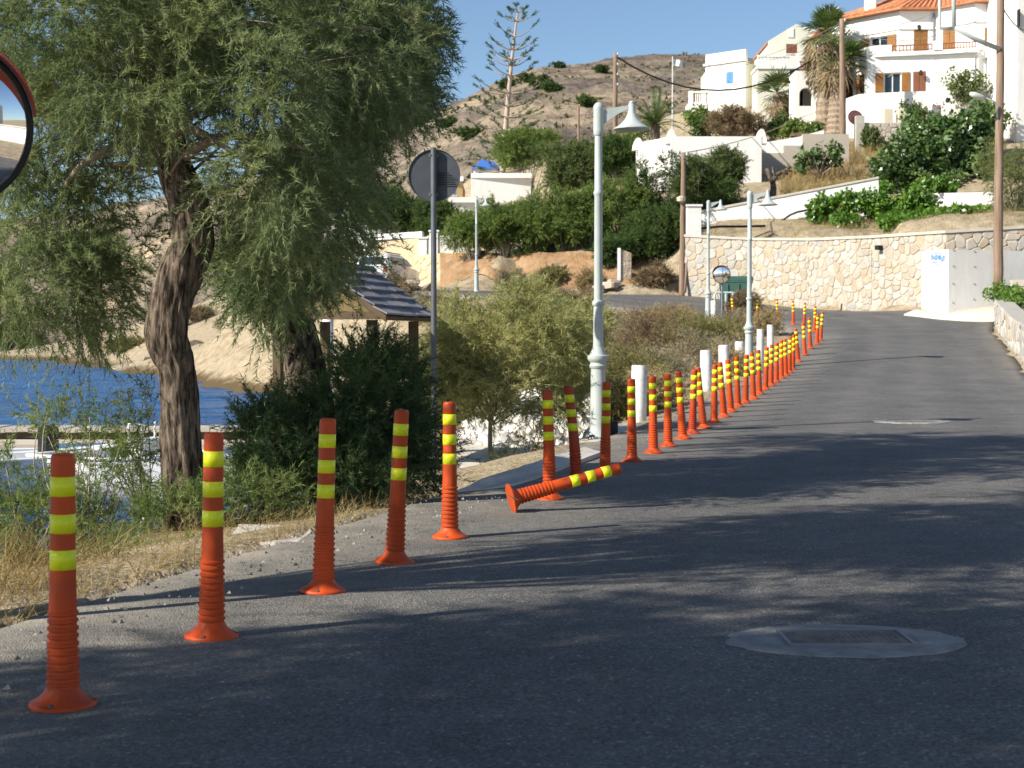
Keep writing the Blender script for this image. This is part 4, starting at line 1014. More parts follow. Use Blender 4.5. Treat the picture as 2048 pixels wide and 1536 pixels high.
# pink satellite dish on the terrace wall
sd_ = thing('satellite_dish', 'faded pink satellite dish on the terrace corner of the villa', 'satellite dish', W(1709, 252, 80.5))
Mq = Matrix.Translation((0, 0, .42)) @ Matrix.Rotation(R(78), 4, 'X') @ Matrix.Rotation(R(8), 4, 'Y')
MB().lathe([(.40, .10), (.42, .11), (.30, .05), (.15, .012), (.01, 0), (.01, -.02), (.3, .03)], 28, Mq, caps=False).build('dish', mat('dish_pink', (.62, .25, .22), .6, .1), sd_, True)
MB().tube([(0, 0, -.6), (0, 0.02, .42)], .035, 8).build('mast', M_galv, sd_); MB().tube([(0, -.03, .2), (0, -.45, .35)], .015, 6).build('feed_arm', M_galv, sd_)
# stone terrace wall with square piers
tw = thing('villa_terrace_wall', 'rubble stone terrace wall with square cream piers below the villa', 'wall', W(1770, 290, 80))
o2 = Vector(tw.location)
rr, M, L = stone_run(tw, (-1.15, 0), (.9, -.1), -.3, -.3, 1.2, 1.2, .27, ST, 171, .014, .04, core=M_mort)
emit_stones(rr, tw, 60)
MB().box(.95, 3.4, -.15, .3, -.4, 1.2).build('rendered_part', mat('terrace_render_cream', (.52, .45, .35), .9, .1, 2, bump=.4, bscale=10), tw)
for x in (-.05, .72): MB().bbox(x - .02, x + .45, -.05, .45, 1.2, 1.95, .03).build('pier', mat('pier_cream', (.60, .53, .40), .85, .06, 3) if x < 0 else bpy.data.materials['pier_cream'], tw)
MB().box(-1.6, -1.15, -.2, .35, -.6, 1.55).build('end_pier', mat('pier_grey', (.42, .40, .35), .9, .15, 3), tw)
# --- arched white annexe left of the villa
o = Vector((W(1630, 250, 88).x, 88, W(1630, 262, 88).z)); ha = thing('arched_annexe', 'white annexe with round arched opening behind the two palm trunks', 'house', o)
b = MB(); x0, x1 = hp(1592, 0, 88, o).x, hp(1700, 0, 88, o).x; zt1 = hp(0, 150, 88, o).z; ac, ar, az = hp(1613, 0, 88, o).x, .40, hp(0, 190, 88, o).z
segs = 14; pts_ = [(ac + ar * math.cos(PI - PI * k / segs), az + ar * 1.1 * math.sin(PI * k / segs)) for k in range(segs + 1)]
def strip(y):
    return [(x, y, z) for x, z in pts_]
for k in range(segs):
    (xa, za), (xb, zb_) = pts_[k], pts_[k + 1]
    b.rings([[(xa, 0, za), (xa, .5, za), (xa, .5, zt1), (xa, 0, zt1)], [(xb, 0, zb_), (xb, .5, zb_), (xb, .5, zt1), (xb, 0, zt1)]], True)
sill = hp(0, 212, 88, o).z
b.box(x0, ac - ar, 0, .5, -1.5, zt1); b.box(ac + ar, x1, 0, .5, -1.5, zt1); b.box(ac - ar, ac + ar, 0, .5, -1.5, sill)
b.build('front_wall', M_white, ha)
MB().box(x0, x1, 1.6, 2.0, -1.5, zt1 - .2).build('back_wall', M_white, ha)
MB().box(x0 + .4, ac + .1, 1.5, 1.598, sill + .0, az + .5).build('dark_doorway', M_dark, ha)
MB().box(x0, x0 + .35, .502, 1.598, -1.5, zt1).build('side_wall', M_white, ha)
MB().box(x0 + .002, x1 - .002, .0, 2.0, zt1 + .002, zt1 + .25).build('roof_slab', M_white, ha)
rl = MB()
for k in range(9): rl.box(x0 + .3 + k * .12, x0 + .36 + k * .12, .05, .11, zt1 + .25, zt1 + .75)
rl.box(x0 + .25, x0 + 1.4, .04, .12, zt1 + .752, zt1 + .82); rl.build('terrace_railing', M_rust, ha)
MB().box(x0 + .6, x0 + .75, -.12, -.002, hp(0, 165, 88, o).z - .1, hp(0, 165, 88, o).z + .1).build('wall_lantern', M_black, ha)
# --- cream gabled house
o = Vector((W(1590, 200, 100).x, 100, W(1590, 215, 100).z)); hb = thing('cream_gabled_house', 'cream gabled house with small brown shuttered window', 'house', o)
Q = lambda px, py: (hp(px, py, 100, o).x, hp(px, py, 100, o).z)
b = MB(); (xl, zl), (xr, zr), (xm, zm) = Q(1538, 72), Q(1650, 66), Q(1592, 48)
wz0, wz1 = Q(0, 107)[1], Q(0, 88)[1]; wx0, wx1 = Q(1573, 0)[0], Q(1595, 0)[0]
Mw = wall_panel(b, (xl, 0), (xr, 0), -3, zl - .3, .3, [(wx0 - xl, wx1 - xl, wz0, wz1)])
b.rings([[(xl, 0, zl - .3), (xm, 0, zm), (xr, 0, zr), (xr, 0, zl - .3)], [(xl, .3, zl - .3), (xm, .3, zm), (xr, .3, zr), (xr, .3, zl - .3)]])
b.box(xl, xl + .3, .302, 6, -3, zl - .4); b.box(xr - .3, xr, .302, 6, -3, zl - .4)
b.build('wall', M_cream, hb)
window(hb, Mw, wx0 - xl, wx1 - xl, wz0, wz1, shutters='lr', m_sh=M_redb, leaf='shut')
rf = MB(); rf.rings([[(xl - .1, y, zl - .28), (xm, y, zm + .02), (xr + .1, y, zr + .02), (xr + .1, y, zr + .16), (xm, y, zm + .16), (xl - .1, y, zl - .14)] for y in (.32, 6)]); rf.v = [(x, y, z - .2) for x, y, z in rf.v]; rf.build('roof', M_tile, hb)
gx0, gz0 = Q(1580, 72); MB().box(gx0 - .15, gx0 + .25, -.05, -.003, gz0 - .1, gz0 + .5).build('gable_niche', M_wfr, hb)
xb0, xb1 = Q(1505, 0)[0], Q(1640, 0)[0]; zb0_, zb1_ = Q(0, 150)[1], Q(0, 128)[1]
MB().box(xb0, xb1, -2.2, -.005, -3, zb0_).build('lower_storey', M_cream, hb)
MB().box(xb0 - .08, xb1, -2.3, -.005, zb0_ + .002, zb0_ + .18).build('terrace_floor', M_white, hb)
ba = MB(); k = 0; x = xb0 + .1
while x < Q(1570, 0)[0]:
    ba.lathe([(.05, zb0_ + .18), (.09, zb0_ + .3), (.045, zb0_ + .55), (.07, zb0_ + .78)], 6, Matrix.Translation((x, -2.1, 0)), False); x += .24
ba.box(xb0, Q(1570, 0)[0], -2.2, -2.0, zb0_ + .782, zb0_ + .92); ba.build('balustrade', M_white, hb)
MB().box(Q(1582, 0)[0], xb1, -2.2, -1.9, zb0_ + .182, zb0_ + 1.0).build('terrace_parapet', M_white, hb)
MB().box(Q(1568, 0)[0], Q(1592, 0)[0], -2.25, -2.203, Q(0, 250)[1], Q(0, 152)[1]).build('shaded_doorway', M_dark, hb)
# --- white house with blue shutter
o = Vector((W(1460, 215, 104).x, 104, W(1460, 232, 104).z)); hd = thing('white_cubic_house', 'white flat roofed house with blue shutter and pierced parapet', 'house', o)
Q = lambda px, py: (hp(px, py, 104, o).x, hp(px, py, 104, o).z)
c0, c1, c2 = Vector((Q(1416, 0)[0], 1.2)), Vector((Q(1488, 0)[0], -.9)), Vector((Q(1545, 0)[0], 1.6))
zt2 = Q(0, 122)[1]; b = MB(); L = (c1 - c0).length
wu0, wu1 = L * .52, L * .70
mA = wall_panel(b, c0, c1, -4, zt2, .3, [(wu0, wu1, Q(0, 168)[1], Q(0, 144)[1])])
b.build('front_wall', M_white, hd)
b2 = MB(); wall_panel(b2, c1, c2, -4, zt2 - .25, .3, []); b2.prism([(c0.x + .15, c0.y + .4), (c1.x, c1.y + .45), (c2.x - .3, c2.y + .3), (c2.x - .5, 5), (c0.x + .15, 5)], -4, zt2 - .3); b2.build('side_wall', M_cream, hd)
window(hd, mA, wu0, wu1, Q(0, 168)[1], Q(0, 144)[1], shutters='lr', m_sh=M_blue, leaf='shut')
cn = MB(); cn.box(-.12, L + .1, -.14, -.003, zt2 - .14, zt2, mA); cn.build('cornice', M_white, hd)
pa = MB(); ptop = Q(0, 103)[1]; n = 13
pa.box(0, L, 0, .25, zt2 + .002, zt2 + .3, mA); pa.box(0, L, 0, .25, ptop - .16, ptop, mA)
for k in range(n + 1):
    u = .45 + (L - .9) * k / n; pa.box(u - .055, u + .055, .02, .23, zt2 + .302, ptop - .162, mA)
pa.box(0, .4, 0, .25, zt2 + .302, ptop - .162, mA); pa.box(L - .4, L, 0, .25, zt2 + .302, ptop - .162, mA)
pa.build('pierced_parapet', M_white, hd)
vx0, vx1 = Q(1382, 0)[0], Q(1418, 0)[0]; vz0, vz1 = Q(0, 200)[1], Q(0, 178)[1]
MB().box(vx0, vx1, 1.0, 3, -4, vz0).build('veranda_base', M_white, hd)
vb = MB(); vb.box(vx0, vx0 + .3, 1.0, 1.3, vz0 + .002, vz1 + .05)
for k in range(6): vb.box(vx0 + .45 + k * .14, vx0 + .52 + k * .14, 1.05, 1.15, vz0 + .002, vz1 - .1)
vb.box(vx0 + .302, vx1, 1.0, 1.2, vz1 - .098, vz1 + .02); vb.build('veranda_balustrade', M_white, hd)
# --- low white building with horn-shaped corners
o = Vector((W(1400, 350, 74).x, 74, W(1400, 395, 74).z)); he = thing('low_white_building', 'low white flat building with rounded horn corners above the hedge', 'house', o)
Q = lambda px, py: (hp(px, py, 74, o).x, hp(px, py, 74, o).z)
e0, e1, e2, e3 = Vector((Q(1284, 0)[0], 2.0)), Vector((Q(1342, 0)[0], -.4)), Vector((Q(1522, 0)[0], -.4)), Vector((Q(1530, 0)[0], 3))
zq = Q(0, 275)[1]
b = MB(); b.prism([(e0.x, e0.y), (e1.x, e1.y), (e2.x, e2.y), (e3.x, e3.y), (e3.x, 6), (e0.x, 6)], -2.5, zq); b.build('wall', M_white, he)
for p, s_ in ((e0, .9), (e1, 1.25), (e2, 1.25)):
    hrn = MB(); hrn.rings([[(p.x + (x_) * w_, p.y + .02 + y_ * w_ * .8, z_) for x_, y_ in ((-.26, -.0), (.26, 0), (.26, .6), (-.26, .6))] for w_, z_ in ((1.06, zq - .35), (.98, zq - .1), (.72, zq + .12 * s_), (.5, zq + .24 * s_), (.22, zq + .3 * s_))])
    hrn.build('corner_horn', M_white, he, 60)
# --- stepped rendered wall right of it
sp = thing('stepped_garden_wall', 'stepped grey beige garden wall rising to the palms', 'wall', W(1600, 385, 76))
o = Vector(sp.location); Q = lambda px, py: (hp(px, py, 76, o).x, hp(px, py, 76, o).z)
M_stp = mat('beige_render', (.46, .41, .34), .9, .1, 2, bump=.3, bscale=8, dirt=(.35, .3, .24), dirt_scale=1, dirt_amt=.5)
for k, (xa, xb, yt) in enumerate(((1511, 1569, 306), (1569, 1607, 291), (1607, 1700, 268))):
    MB().box(Q(xa, 0)[0], Q(xb, 0)[0] - .004, 0, .3, -1.5, Q(0, yt)[1]).build('step', M_stp, sp)
rs = [[(Q(xa, 0)[0], .34, -1), (Q(xa, 0)[0], .6, -1), (Q(xa, 0)[0], .6, Q(0, yt)[1]), (Q(xa, 0)[0], .34, Q(0, yt)[1])] for xa, yt in ((1525, 284), (1600, 272), (1652, 258))]
MB().rings(rs).build('white_upper_wall', M_white, sp)
MB().box(Q(1590, 0)[0], Q(1645, 0)[0], .7, 1.1, Q(0, 268)[1], Q(0, 262)[1]).build('timber_edge', mat('old_timber', (.16, .10, .06), .8, .3, 8), sp)
# --- white tower edge at the side
o = Vector((W(2075, 250, 78).x, 78, 10)); hf = thing('tall_white_house', 'tall plain white house corner beside the wooden utility pole', 'house', o)
Q = lambda px, py: (hp(px, py, 78, o).x, hp(px, py, 78, o).z)
b = MB(); x0 = Q(2036, 0)[0]; Mx = wall_panel(b, (x0, 0), (x0 + 6, .6), 0, 13, .3, [(2.5, 3.5, 5, 6.4), (2.5, 3.5, 8.5, 9.9)]); b.prism([(x0, .32), (x0 + 6, .95), (x0 + 6, 6), (x0, 6)], 0, 12.8); b.build('wall', M_white, hf)
window(hf, Mx, 2.5, 3.5, 5, 6.4, shutters='lr', m_sh=M_brown); window(hf, Mx, 2.5, 3.5, 8.5, 9.9, shutters='lr', m_sh=M_brown)
MB().box(x0 - .05, x0 + .02, -.3, -.002, Q(0, 40)[1] - .4, Q(0, 40)[1] + .5).build('wall_lantern', M_black, hf)
# --- houses beyond the hedge
def small_house(label, px0, px1, py_t, py_b, Y, m, depth, roofm=None, win=True):
    o = Vector((W((px0 + px1) / 2, py_b, Y).x, Y, W(px0, py_b, Y).z)); t = thing('village_house', label, 'house', o, group='houses beyond the hedge')
    x0, x1, z1 = hp(px0, 0, Y, o).x, hp(px1, 0, Y, o).x, hp(0, py_t, Y, o).z
    b = MB(); L = x1 - x0
    ops = [(L * .2, L * .32, z1 * .35, z1 * .75), (L * .6, L * .72, z1 * .35, z1 * .75)] if win else []
    M = wall_panel(b, (x0, 0), (x1, .3), -2, z1, .3, ops); b.prism([(x0, .32), (x1, .65), (x1, depth), (x0, depth)], -2, z1 - .15); b.build('wall', m, t)
    for q in ops: window(t, M, *q, shutters='lr', m_sh=M_blue)
    if roofm: MB().rings([[(x0 - .2, -.3, z1 + .004), (x1 + .2, 0, z1 + .004), (x1 + .2, depth, z1 + .004), (x0 - .2, depth, z1 + .004)], [(x0 + L * .3, depth * .4, z1 + 1.1), (x1 - L * .3, depth * .4, z1 + 1.1), (x1 - L * .3, depth * .6, z1 + 1.1), (x0 + L * .3, depth * .6, z1 + 1.1)]]).build('roof', roofm, t)
    else: MB().box(x0 - .05, x1 + .05, -.04, .35, z1 + .003, z1 + .3).build('parapet', M_white, t)
    return t
small_house('white cottage under the tall slender pine behind the hedge', 943, 1062, 356, 400, 92, M_white, 6, None, False)
small_house('white house with low blue roof behind the slender pine', 948, 996, 338, 362, 120, M_white, 6, mat('blue_roof', (.06, .16, .5), .5, .05))
small_house('white house front beside the round sign and ochre wall', 893, 960, 405, 470, 84, M_white, 5)
small_house('ochre house front behind the round sign', 880, 925, 362, 405, 98, mat('ochre_render', (.46, .32, .15), .85, .08), 5)
small_house('white house almost hidden behind the tamarisk crown', 640, 760, 398, 470, 105, M_white, 7)

# ------------------------------------------------------------------ ochre wall, fence, parked car
M_och = [mat('ochre_block_' + str(k), c, .9, .12, 3, bump=.4, bscale=12, bdist=.02, island=.1) for k, c in enumerate(((.56, .43, .26), (.60, .48, .31), (.52, .40, .25)))]
M_ochm = mat('ochre_mortar', (.50, .39, .25), .95, .1, 4)
ow = thing('ochre_retaining_wall', 'ochre block retaining wall carrying white fence pillars', 'wall', W(820, 560, 70))
o = Vector(ow.location); ol = []
for (pa_, ya, pb_, yb, pt0, pt1, pbz) in ((640, 76, 820, 71.5, 512, 520, 590), (830, 71, 950, 66.5, 512, 500, 580)):
    A, B = W(pa_, pbz, ya) - o, W(pb_, pbz, yb) - o
    res, M, L = stone_run(ow, (A.x, A.y), (B.x, B.y), A.z - .3, B.z - .3, W(pa_, pt0, ya).z - o.z, W(pb_, pt1, yb).z - o.z, .42, M_och, int(pa_), .014, .04, core=M_ochm, thick=.5)
    ol += res
emit_stones(ol, ow, 120)
A, B = W(745, 560, 72.5) - o, W(838, 560, 71) - o
up = MB(); up.rings([[(A.x, A.y, A.z), (A.x, A.y + 1.4, A.z), (A.x, A.y + 1.4, W(745, 482, 72.5).z - o.z), (A.x, A.y, W(745, 482, 72.5).z - o.z)], [(B.x, B.y, B.z), (B.x, B.y + 1.4, B.z), (B.x, B.y + 1.4, W(838, 476, 71).z - o.z), (B.x, B.y, W(838, 476, 71).z - o.z)]])
up.build('gatehouse', M_och[1], ow)
MB().rings([[(A.x - .15, A.y - .1, z) for z in ()] or [(A.x - .15, A.y - .1, W(745, 481, 72.5).z - o.z), (A.x - .15, A.y + 1.5, W(745, 481, 72.5).z - o.z), (A.x - .15, A.y + 1.5, W(745, 470, 72.5).z - o.z), (A.x - .15, A.y - .1, W(745, 470, 72.5).z - o.z)], [(B.x + .15, B.y - .1, W(838, 475, 71).z - o.z), (B.x + .15, B.y + 1.5, W(838, 475, 71).z - o.z), (B.x + .15, B.y + 1.5, W(838, 463, 71).z - o.z), (B.x + .15, B.y - .1, W(838, 463, 71).z - o.z)]]).build('gatehouse_roof', M_white, ow)
for k, (px, Y, pb_, pt) in enumerate(((700, 74.8, 512, 462), (732, 73.8, 512, 455), (846, 71, 508, 478), (868, 70.2, 508, 464), (900, 69, 506, 458), (926, 68, 503, 462))):
    b_, t_ = W(px, pb_ + 6, Y) - o, W(px, pt, Y) - o
    h = t_.z - b_.z; f_ = MB().bbox(b_.x - .2, b_.x + .2, b_.y - .2, b_.y + .2, b_.z, b_.z + h, .02).build('fence_pillar', M_white, ow); MB().box(b_.x - .25, b_.x + .25, b_.y - .25, b_.y + .25, b_.z + h + .002, b_.z + h + .08).build('cap', M_white, f_)
M_fence = mat('fence_white', (.6, .6, .57), .6, .05)
for (pa_, ya, pb_, yb) in ((852, 71, 864, 70.4), (876, 70.1, 894, 69.3), (906, 69, 921, 68.2)):
    a, b_ = W(pa_, 508, ya + .15) - o, W(pb_, 506, yb + .15) - o; n_ = 8
    for k in range(n_):
        p = a.lerp(b_, (k + .5) / n_); MB().box(p.x - .035, p.x + .035, p.y, p.y + .03, p.z, p.z + .85).build('slat', M_fence, ow)
    fp = MB(); fp.tube([a + Vector((0, .06, .78)), b_ + Vector((0, .06, .78))], .025, 5); fp.tube([a + Vector((0, .06, .15)), b_ + Vector((0, .06, .15))], .025, 5); fp.build('fence_rail', M_fence, ow)
# parked white car, seen from behind
M_car = mat('car_white', (.78, .78, .77), .25, .02, 2, spec=.5, coat=.5); M_tyre = mat('tyre', (.02, .02, .02), .8, .2); M_lens = mat('tail_lamp_red', (.35, .02, .02), .3, .05)
wc_ = W(776, 574, 66); car = thing('parked_car', 'white parked car with roof bars in front of the ochre wall', 'car', (wc_.x, wc_.y, gz(wc_.x, wc_.y) + .05), R(-18))
def sec(y, w0, zb, zs, wt_, zt_):      # cross-section: sill, waist, roof
    return [(-w0 * .94, y, zb), (w0 * .94, y, zb), (w0, y, zb + .18), (w0, y, zs), (wt_, y, zt_ - .06), (wt_ * .86, y, zt_), (-wt_ * .86, y, zt_), (-wt_, y, zt_ - .06), (-w0, y, zs), (-w0, y, zb + .18)]
cz = W(776, 516, 66).z - car.location.z
cz = max(1.55, min(1.9, cz))
body = MB().rings([sec(-1.9, .74, .34, .72, .70, .80), sec(-1.86, .80, .28, .95, .74, 1.02), sec(-1.78, .82, .26, 1.0, .70, cz - .12), sec(-1.5, .83, .25, 1.0, .68, cz), sec(.1, .83, .25, 1.0, .68, cz), sec(.55, .83, .25, 1.0, .66, cz - .12), sec(1.15, .82, .26, .98, .70, 1.06), sec(1.8, .78, .28, .86, .66, .90), sec(1.95, .7, .34, .7, .6, .74)])
bo = body.build('body', M_car, car, 35)
def quad(name, a, b, c, d_, m, par): return MB().add([a, b, c, d_], [(0, 1, 2, 3)]).build(name, m, par)
z1_ = cz - .16
MB().rings([[(-.60, -1.825, 1.06), (.60, -1.825, 1.06), (.54, -1.75, z1_), (-.54, -1.75, z1_)], [(-.60, -1.86, 1.06), (.60, -1.86, 1.06), (.54, -1.80, z1_), (-.54, -1.80, z1_)]]).build('rear_window', M_glass, car)
for s in (-1, 1):
    MB().rings([[(s * .80, -1.45, 1.08), (s * .80, -.1, 1.08), (s * .70, -.1, cz - .14), (s * .70, -1.38, cz - .14)], [(s * .835, -1.45, 1.08), (s * .835, -.1, 1.08), (s * .735, -.1, cz - .14), (s * .735, -1.38, cz - .14)]]).build('side_window', M_glass, car)
    MB().rings([[(s * .80, 0, 1.08), (s * .80, .85, 1.08), (s * .70, .38, cz - .16), (s * .70, 0, cz - .14)], [(s * .835, 0, 1.08), (s * .835, .85, 1.08), (s * .735, .38, cz - .16), (s * .735, 0, cz - .14)]]).build('side_window', M_glass, car)
    MB().box(s * .66 - .09, s * .66 + .09, -1.905, -1.84, .72, .98).build('tail_lamp', M_lens, car)
    MB().tube([(s * .55, -1.4, cz + .05), (s * .55, .1, cz + .05)], .025, 6).build('roof_bar', M_black, car)
    for y in (-1.2, 1.2):
        wh = MB().lathe([(.10, -.1), (.29, -.1), (.31, -.06), (.31, .06), (.29, .1), (.1, .1)], 20, Matrix.Translation((s * .74, y, .29)) @ Matrix.Rotation(R(90), 4, 'Y')).build('wheel', M_tyre, car, 40)
        MB().lathe([(.02, .105), (.17, .1), (.18, .09)], 16, Matrix.Translation((s * .74, y, .29)) @ Matrix.Rotation(R(90) * s, 4, 'Y')).build('rim', M_galv, wh)
MB().bbox(-.8, .8, -1.99, -1.88, .36, .60, .03).build('bumper', M_car, car); MB().box(-.26, .26, -1.90, -1.872, .72, .84).build('number_plate', M_wfr, car)

# ------------------------------------------------------------------ green waste container and its rail
M_green = mat('container_green', (.028, .085, .066), .5, .15, 4, spec=.4)
w = W(1471, 600, 53.5); wb_ = thing('waste_container', 'dark green wheeled waste container in front of the stone wall', 'waste container', (w.x, w.y, gz(w.x, w.y) + .03), R(-20))
MB().rings([[(x * k, y * k, z) for x, y in ((-.52, -.42), (.52, -.42), (.52, .42), (-.52, .42))] for k, z in ((.84, .16), (.9, .2), (1.0, 1.0), (1.06, 1.02), (1.06, 1.08))]).build('body', M_green, wb_)
MB().rings([[(-.56, -.46, 1.09), (.56, -.46, 1.09), (.56, .46, 1.09), (-.56, .46, 1.09)], [(-.56, -.46, 1.13), (.56, -.46, 1.13), (.56, .46, 1.2), (-.56, .46, 1.2)], [(-.48, -.3, 1.2), (.48, -.3, 1.2), (.5, .4, 1.27), (-.5, .4, 1.27)]]).build('lid', M_green, wb_)
for x in (-.4, .4):
    for y in (-.3, .3): MB().lathe([(.03, -.03), (.09, -.03), (.09, .03), (.03, .03)], 12, Matrix.Translation((x, y, .09)) @ Matrix.Rotation(R(90), 4, 'Y')).build('wheel', M_tyre, wb_)
for x in (-.2, .2): MB().box(x - .03, x + .03, -.46, -.41, .3, .95).build('rib', M_green, wb_)
rl = thing('container_rail', 'bent grey tube rail round the green waste container', 'rail', (w.x, w.y, gz(w.x, w.y)))
MB().tube([(-.85, -.75, -.1), (-.85, -.75, .58), (-.8, -.75, .66), (.55, -.75, .66), (.66, -.75, .6), (.74, -.7, .4), (.76, -.7, -.1)], .035, 8).build('hoop', M_lamp, rl, True)
for x in (-.45, -.2): MB().tube([(x, -.75, -.1), (x, -.75, .64)], .045, 8).build('upright', M_lamp, rl)
ww2 = W(1676, 624, 53.6)
ck = MB().bbox(-.16, .2, -.1, .1, 0, .12, .04); ck.tube([(.05, 0, .1), (.08, 0, .38)], .03, 6)
o_ = tag(ck.build('drain_stub', mat('dark_grime', (.07, .065, .06), .9, .3)), 'dark pipe stub at the foot of the stone wall', 'pipe'); o_.location = (ww2.x, ww2.y - .25, gz(ww2.x, ww2.y) + .03)
# ------------------------------------------------------------------ utility poles and wires
M_wood = mat('pole_wood', (.24, .165, .115), .9, .3, 3, bump=.6, bscale=12, bdist=.02, spec=.15, stretch=(6, 6, .35), dirt=(.30, .25, .21), dirt_scale=1.5, dirt_amt=.7)
M_ins = mat('insulator', (.55, .55, .52), .4, .1)
def pole(label, px, pt, pb, Y, r=.12, lean=0, dark=False, arms=1):
    b_, t_ = W(px, pb, Y), W(px + lean, pt, Y)
    t = thing('utility_pole', label, 'utility pole', (b_.x, b_.y, b_.z - .5), group='wooden utility poles')
    top = Vector((t_.x - b_.x, t_.y - b_.y, t_.z - b_.z + .5)); n = 14
    MB().tube([top * (k / n) + Vector((.02 * fbm(k * .7, Y), 0, 0)) for k in range(n + 1)], [r * (1 - .3 * k / n) for k in range(n + 1)], 12).build('shaft', M_wood, t, True)
    for k in range(arms):
        z = top.z - .25 - .55 * k
        c = top * (z / top.z)
        MB().tube([c + Vector((-.03, -.1, 0)), c + Vector((.12, -.16, 0)), c + Vector((.12, -.16, .1))], .018, 6).build('hook', M_bolt, t)
        MB().lathe([(.03, .1), (.05, .13), (.035, .16), (.05, .2), (.02, .24)], 10, Matrix.Translation(c + Vector((.12, -.16, 0)))).build('insulator', M_ins, t, True)
    return t
pole('wooden utility pole with stacked insulators before the hillside', 1229, 106, 392, 82, .17, 2, arms=4)
pole('thin distant utility pole low on the hillside', 1157, 209, 285, 150, .15, 0)
pole('short wooden pole beside the white gate pillar', 1364, 305, 582, 59.6, .13, 3)
pole('bare wooden pole in front of the twin palms', 1686, 38, 292, 80, .19, -2)
P5 = pole('tall wooden utility pole with bracket pipes and slim street light', 1996, -60, 556, 47.6, .16, 6, arms=1)
# bracket pipes of the big pole
pz = Vector(P5.location)
bk = MB(); bk.tube([W(1999, 98, 47.5) - pz, W(1950, 78, 47.4) - pz, W(1908, 55, 47.3) - pz], .075, 8); bk.tube([W(1908, 57, 47.3) - pz, W(1907, -60, 47.3) - pz], .07, 8); bk.tube([W(1908, 57, 47.3) - pz, W(1882, 57, 47.3) - pz, W(1880, 50, 47.3) - pz, W(1878, -60, 47.3) - pz], .05, 8)
bk.build('bracket_pipe', M_lamp, P5, True)
la = MB(); la.tube([W(1995, 236, 47.45) - pz, W(1994, 212, 47.4) - pz, W(1988, 203, 47.35) - pz, W(1968, 195, 47.2) - pz], .028, 8); la.build('light_arm', M_lamp, P5, True)
lh = MB(); a_, b_ = W(1970, 197, 47.2) - pz, W(1940, 187, 47.1) - pz; lh.tube([a_, a_.lerp(b_, .2), a_.lerp(b_, .7), b_], [.05, .09, .10, .05], 10); lh.build('light_head', M_ins, P5, True)
bx_ = MB().lathe([(.05, 0), (.16, .05), (.18, .2), (.05, .26)], 10, Matrix.Translation(W(1362, 405, 59.4))); 
tag(bx_.build('meter_box', mat('box_cream', (.55, .5, .38), .7, .1)), 'small cream box fixed to the short wooden pole', 'box')
dpp = MB().tube([W(1375, 480, 59.7), W(1373, 540, 59.5), W(1370, 585, 59.3)], .055, 8)
tag(dpp.build('down_pipe', M_wood, None, True), 'thin brown pipe running down the stone wall end', 'pipe')
def wire(label, pts, r, m=M_black, sag=0):
    P = [W(*p) for p in pts]
    out = []
    for i in range(len(P) - 1):
        for k in range(14):
            t = k / 14; q = P[i].lerp(P[i + 1], t); q.z -= sag * 4 * t * (1 - t); out.append(q)
    out.append(P[-1])
    return tag(MB().tube(out, r, 5).build('overhead_wire', m, None, True), label, 'wire', 'overhead wires')
M_wire = mat('wire_grey', (.22, .21, .2), .6, .1)
wire('thick black sagging cable from the insulator pole to the villa', [(1232, 113, 82), (1700, 60, 86)], .05, M_black, 2.6)
wire('slack grey wire from the bare pole over the palms', [(1688, 45, 80), (1880, 20, 84)], .014, M_wire, .5)
wire('grey wire from the bare pole along the villa front', [(1688, 50, 80), (1998, 20, 47.6)], .012, M_wire, .9)
wire('grey wire low across the villa balcony', [(1688, 60, 80), (1998, 92, 47.6)], .011, M_wire, .7)
wire('grey wire from the cubic house to the bare pole', [(1416, 130, 104), (1688, 66, 80)], .014, M_wire, .6)
wire('thin wire over the gable of the cream house', [(1290, 150, 120), (1686, 44, 80)], .013, M_wire, 1.0)
wire('thin wire rising from the short pole to the villa terrace', [(1366, 306, 59.6), (1600, 235, 88), (1790, 145, 84)], .022, mat('wire_pale', (.42, .38, .3), .7, .1), .25)
wire('black wire leaving the tall pole past the white corner house', [(2000, 5, 47.6), (2060, 60, 60)], .02, M_black, .3)
fp_ = thing('flag_pole', 'thin pale flag pole with a white flag beside the hill', 'flag pole', W(1345, 270, 95))
zz = W(1345, 113, 95).z - fp_.location.z
MB().tube([(0, 0, -1), (0, 0, zz)], [.06, .04], 8).build('mast', M_ins, fp_)
fg = np.array([[[.05 + .6 * u, .12 * math.sin(u * 7 + v), zz - .12 - .42 * v - .2 * u] for u in np.linspace(0, 1, 9)] for v in np.linspace(0, 1, 4)])
gridmesh('flag', fg, mat('flag_cloth', (.68, .7, .75), .8, .15, 5), fp_)

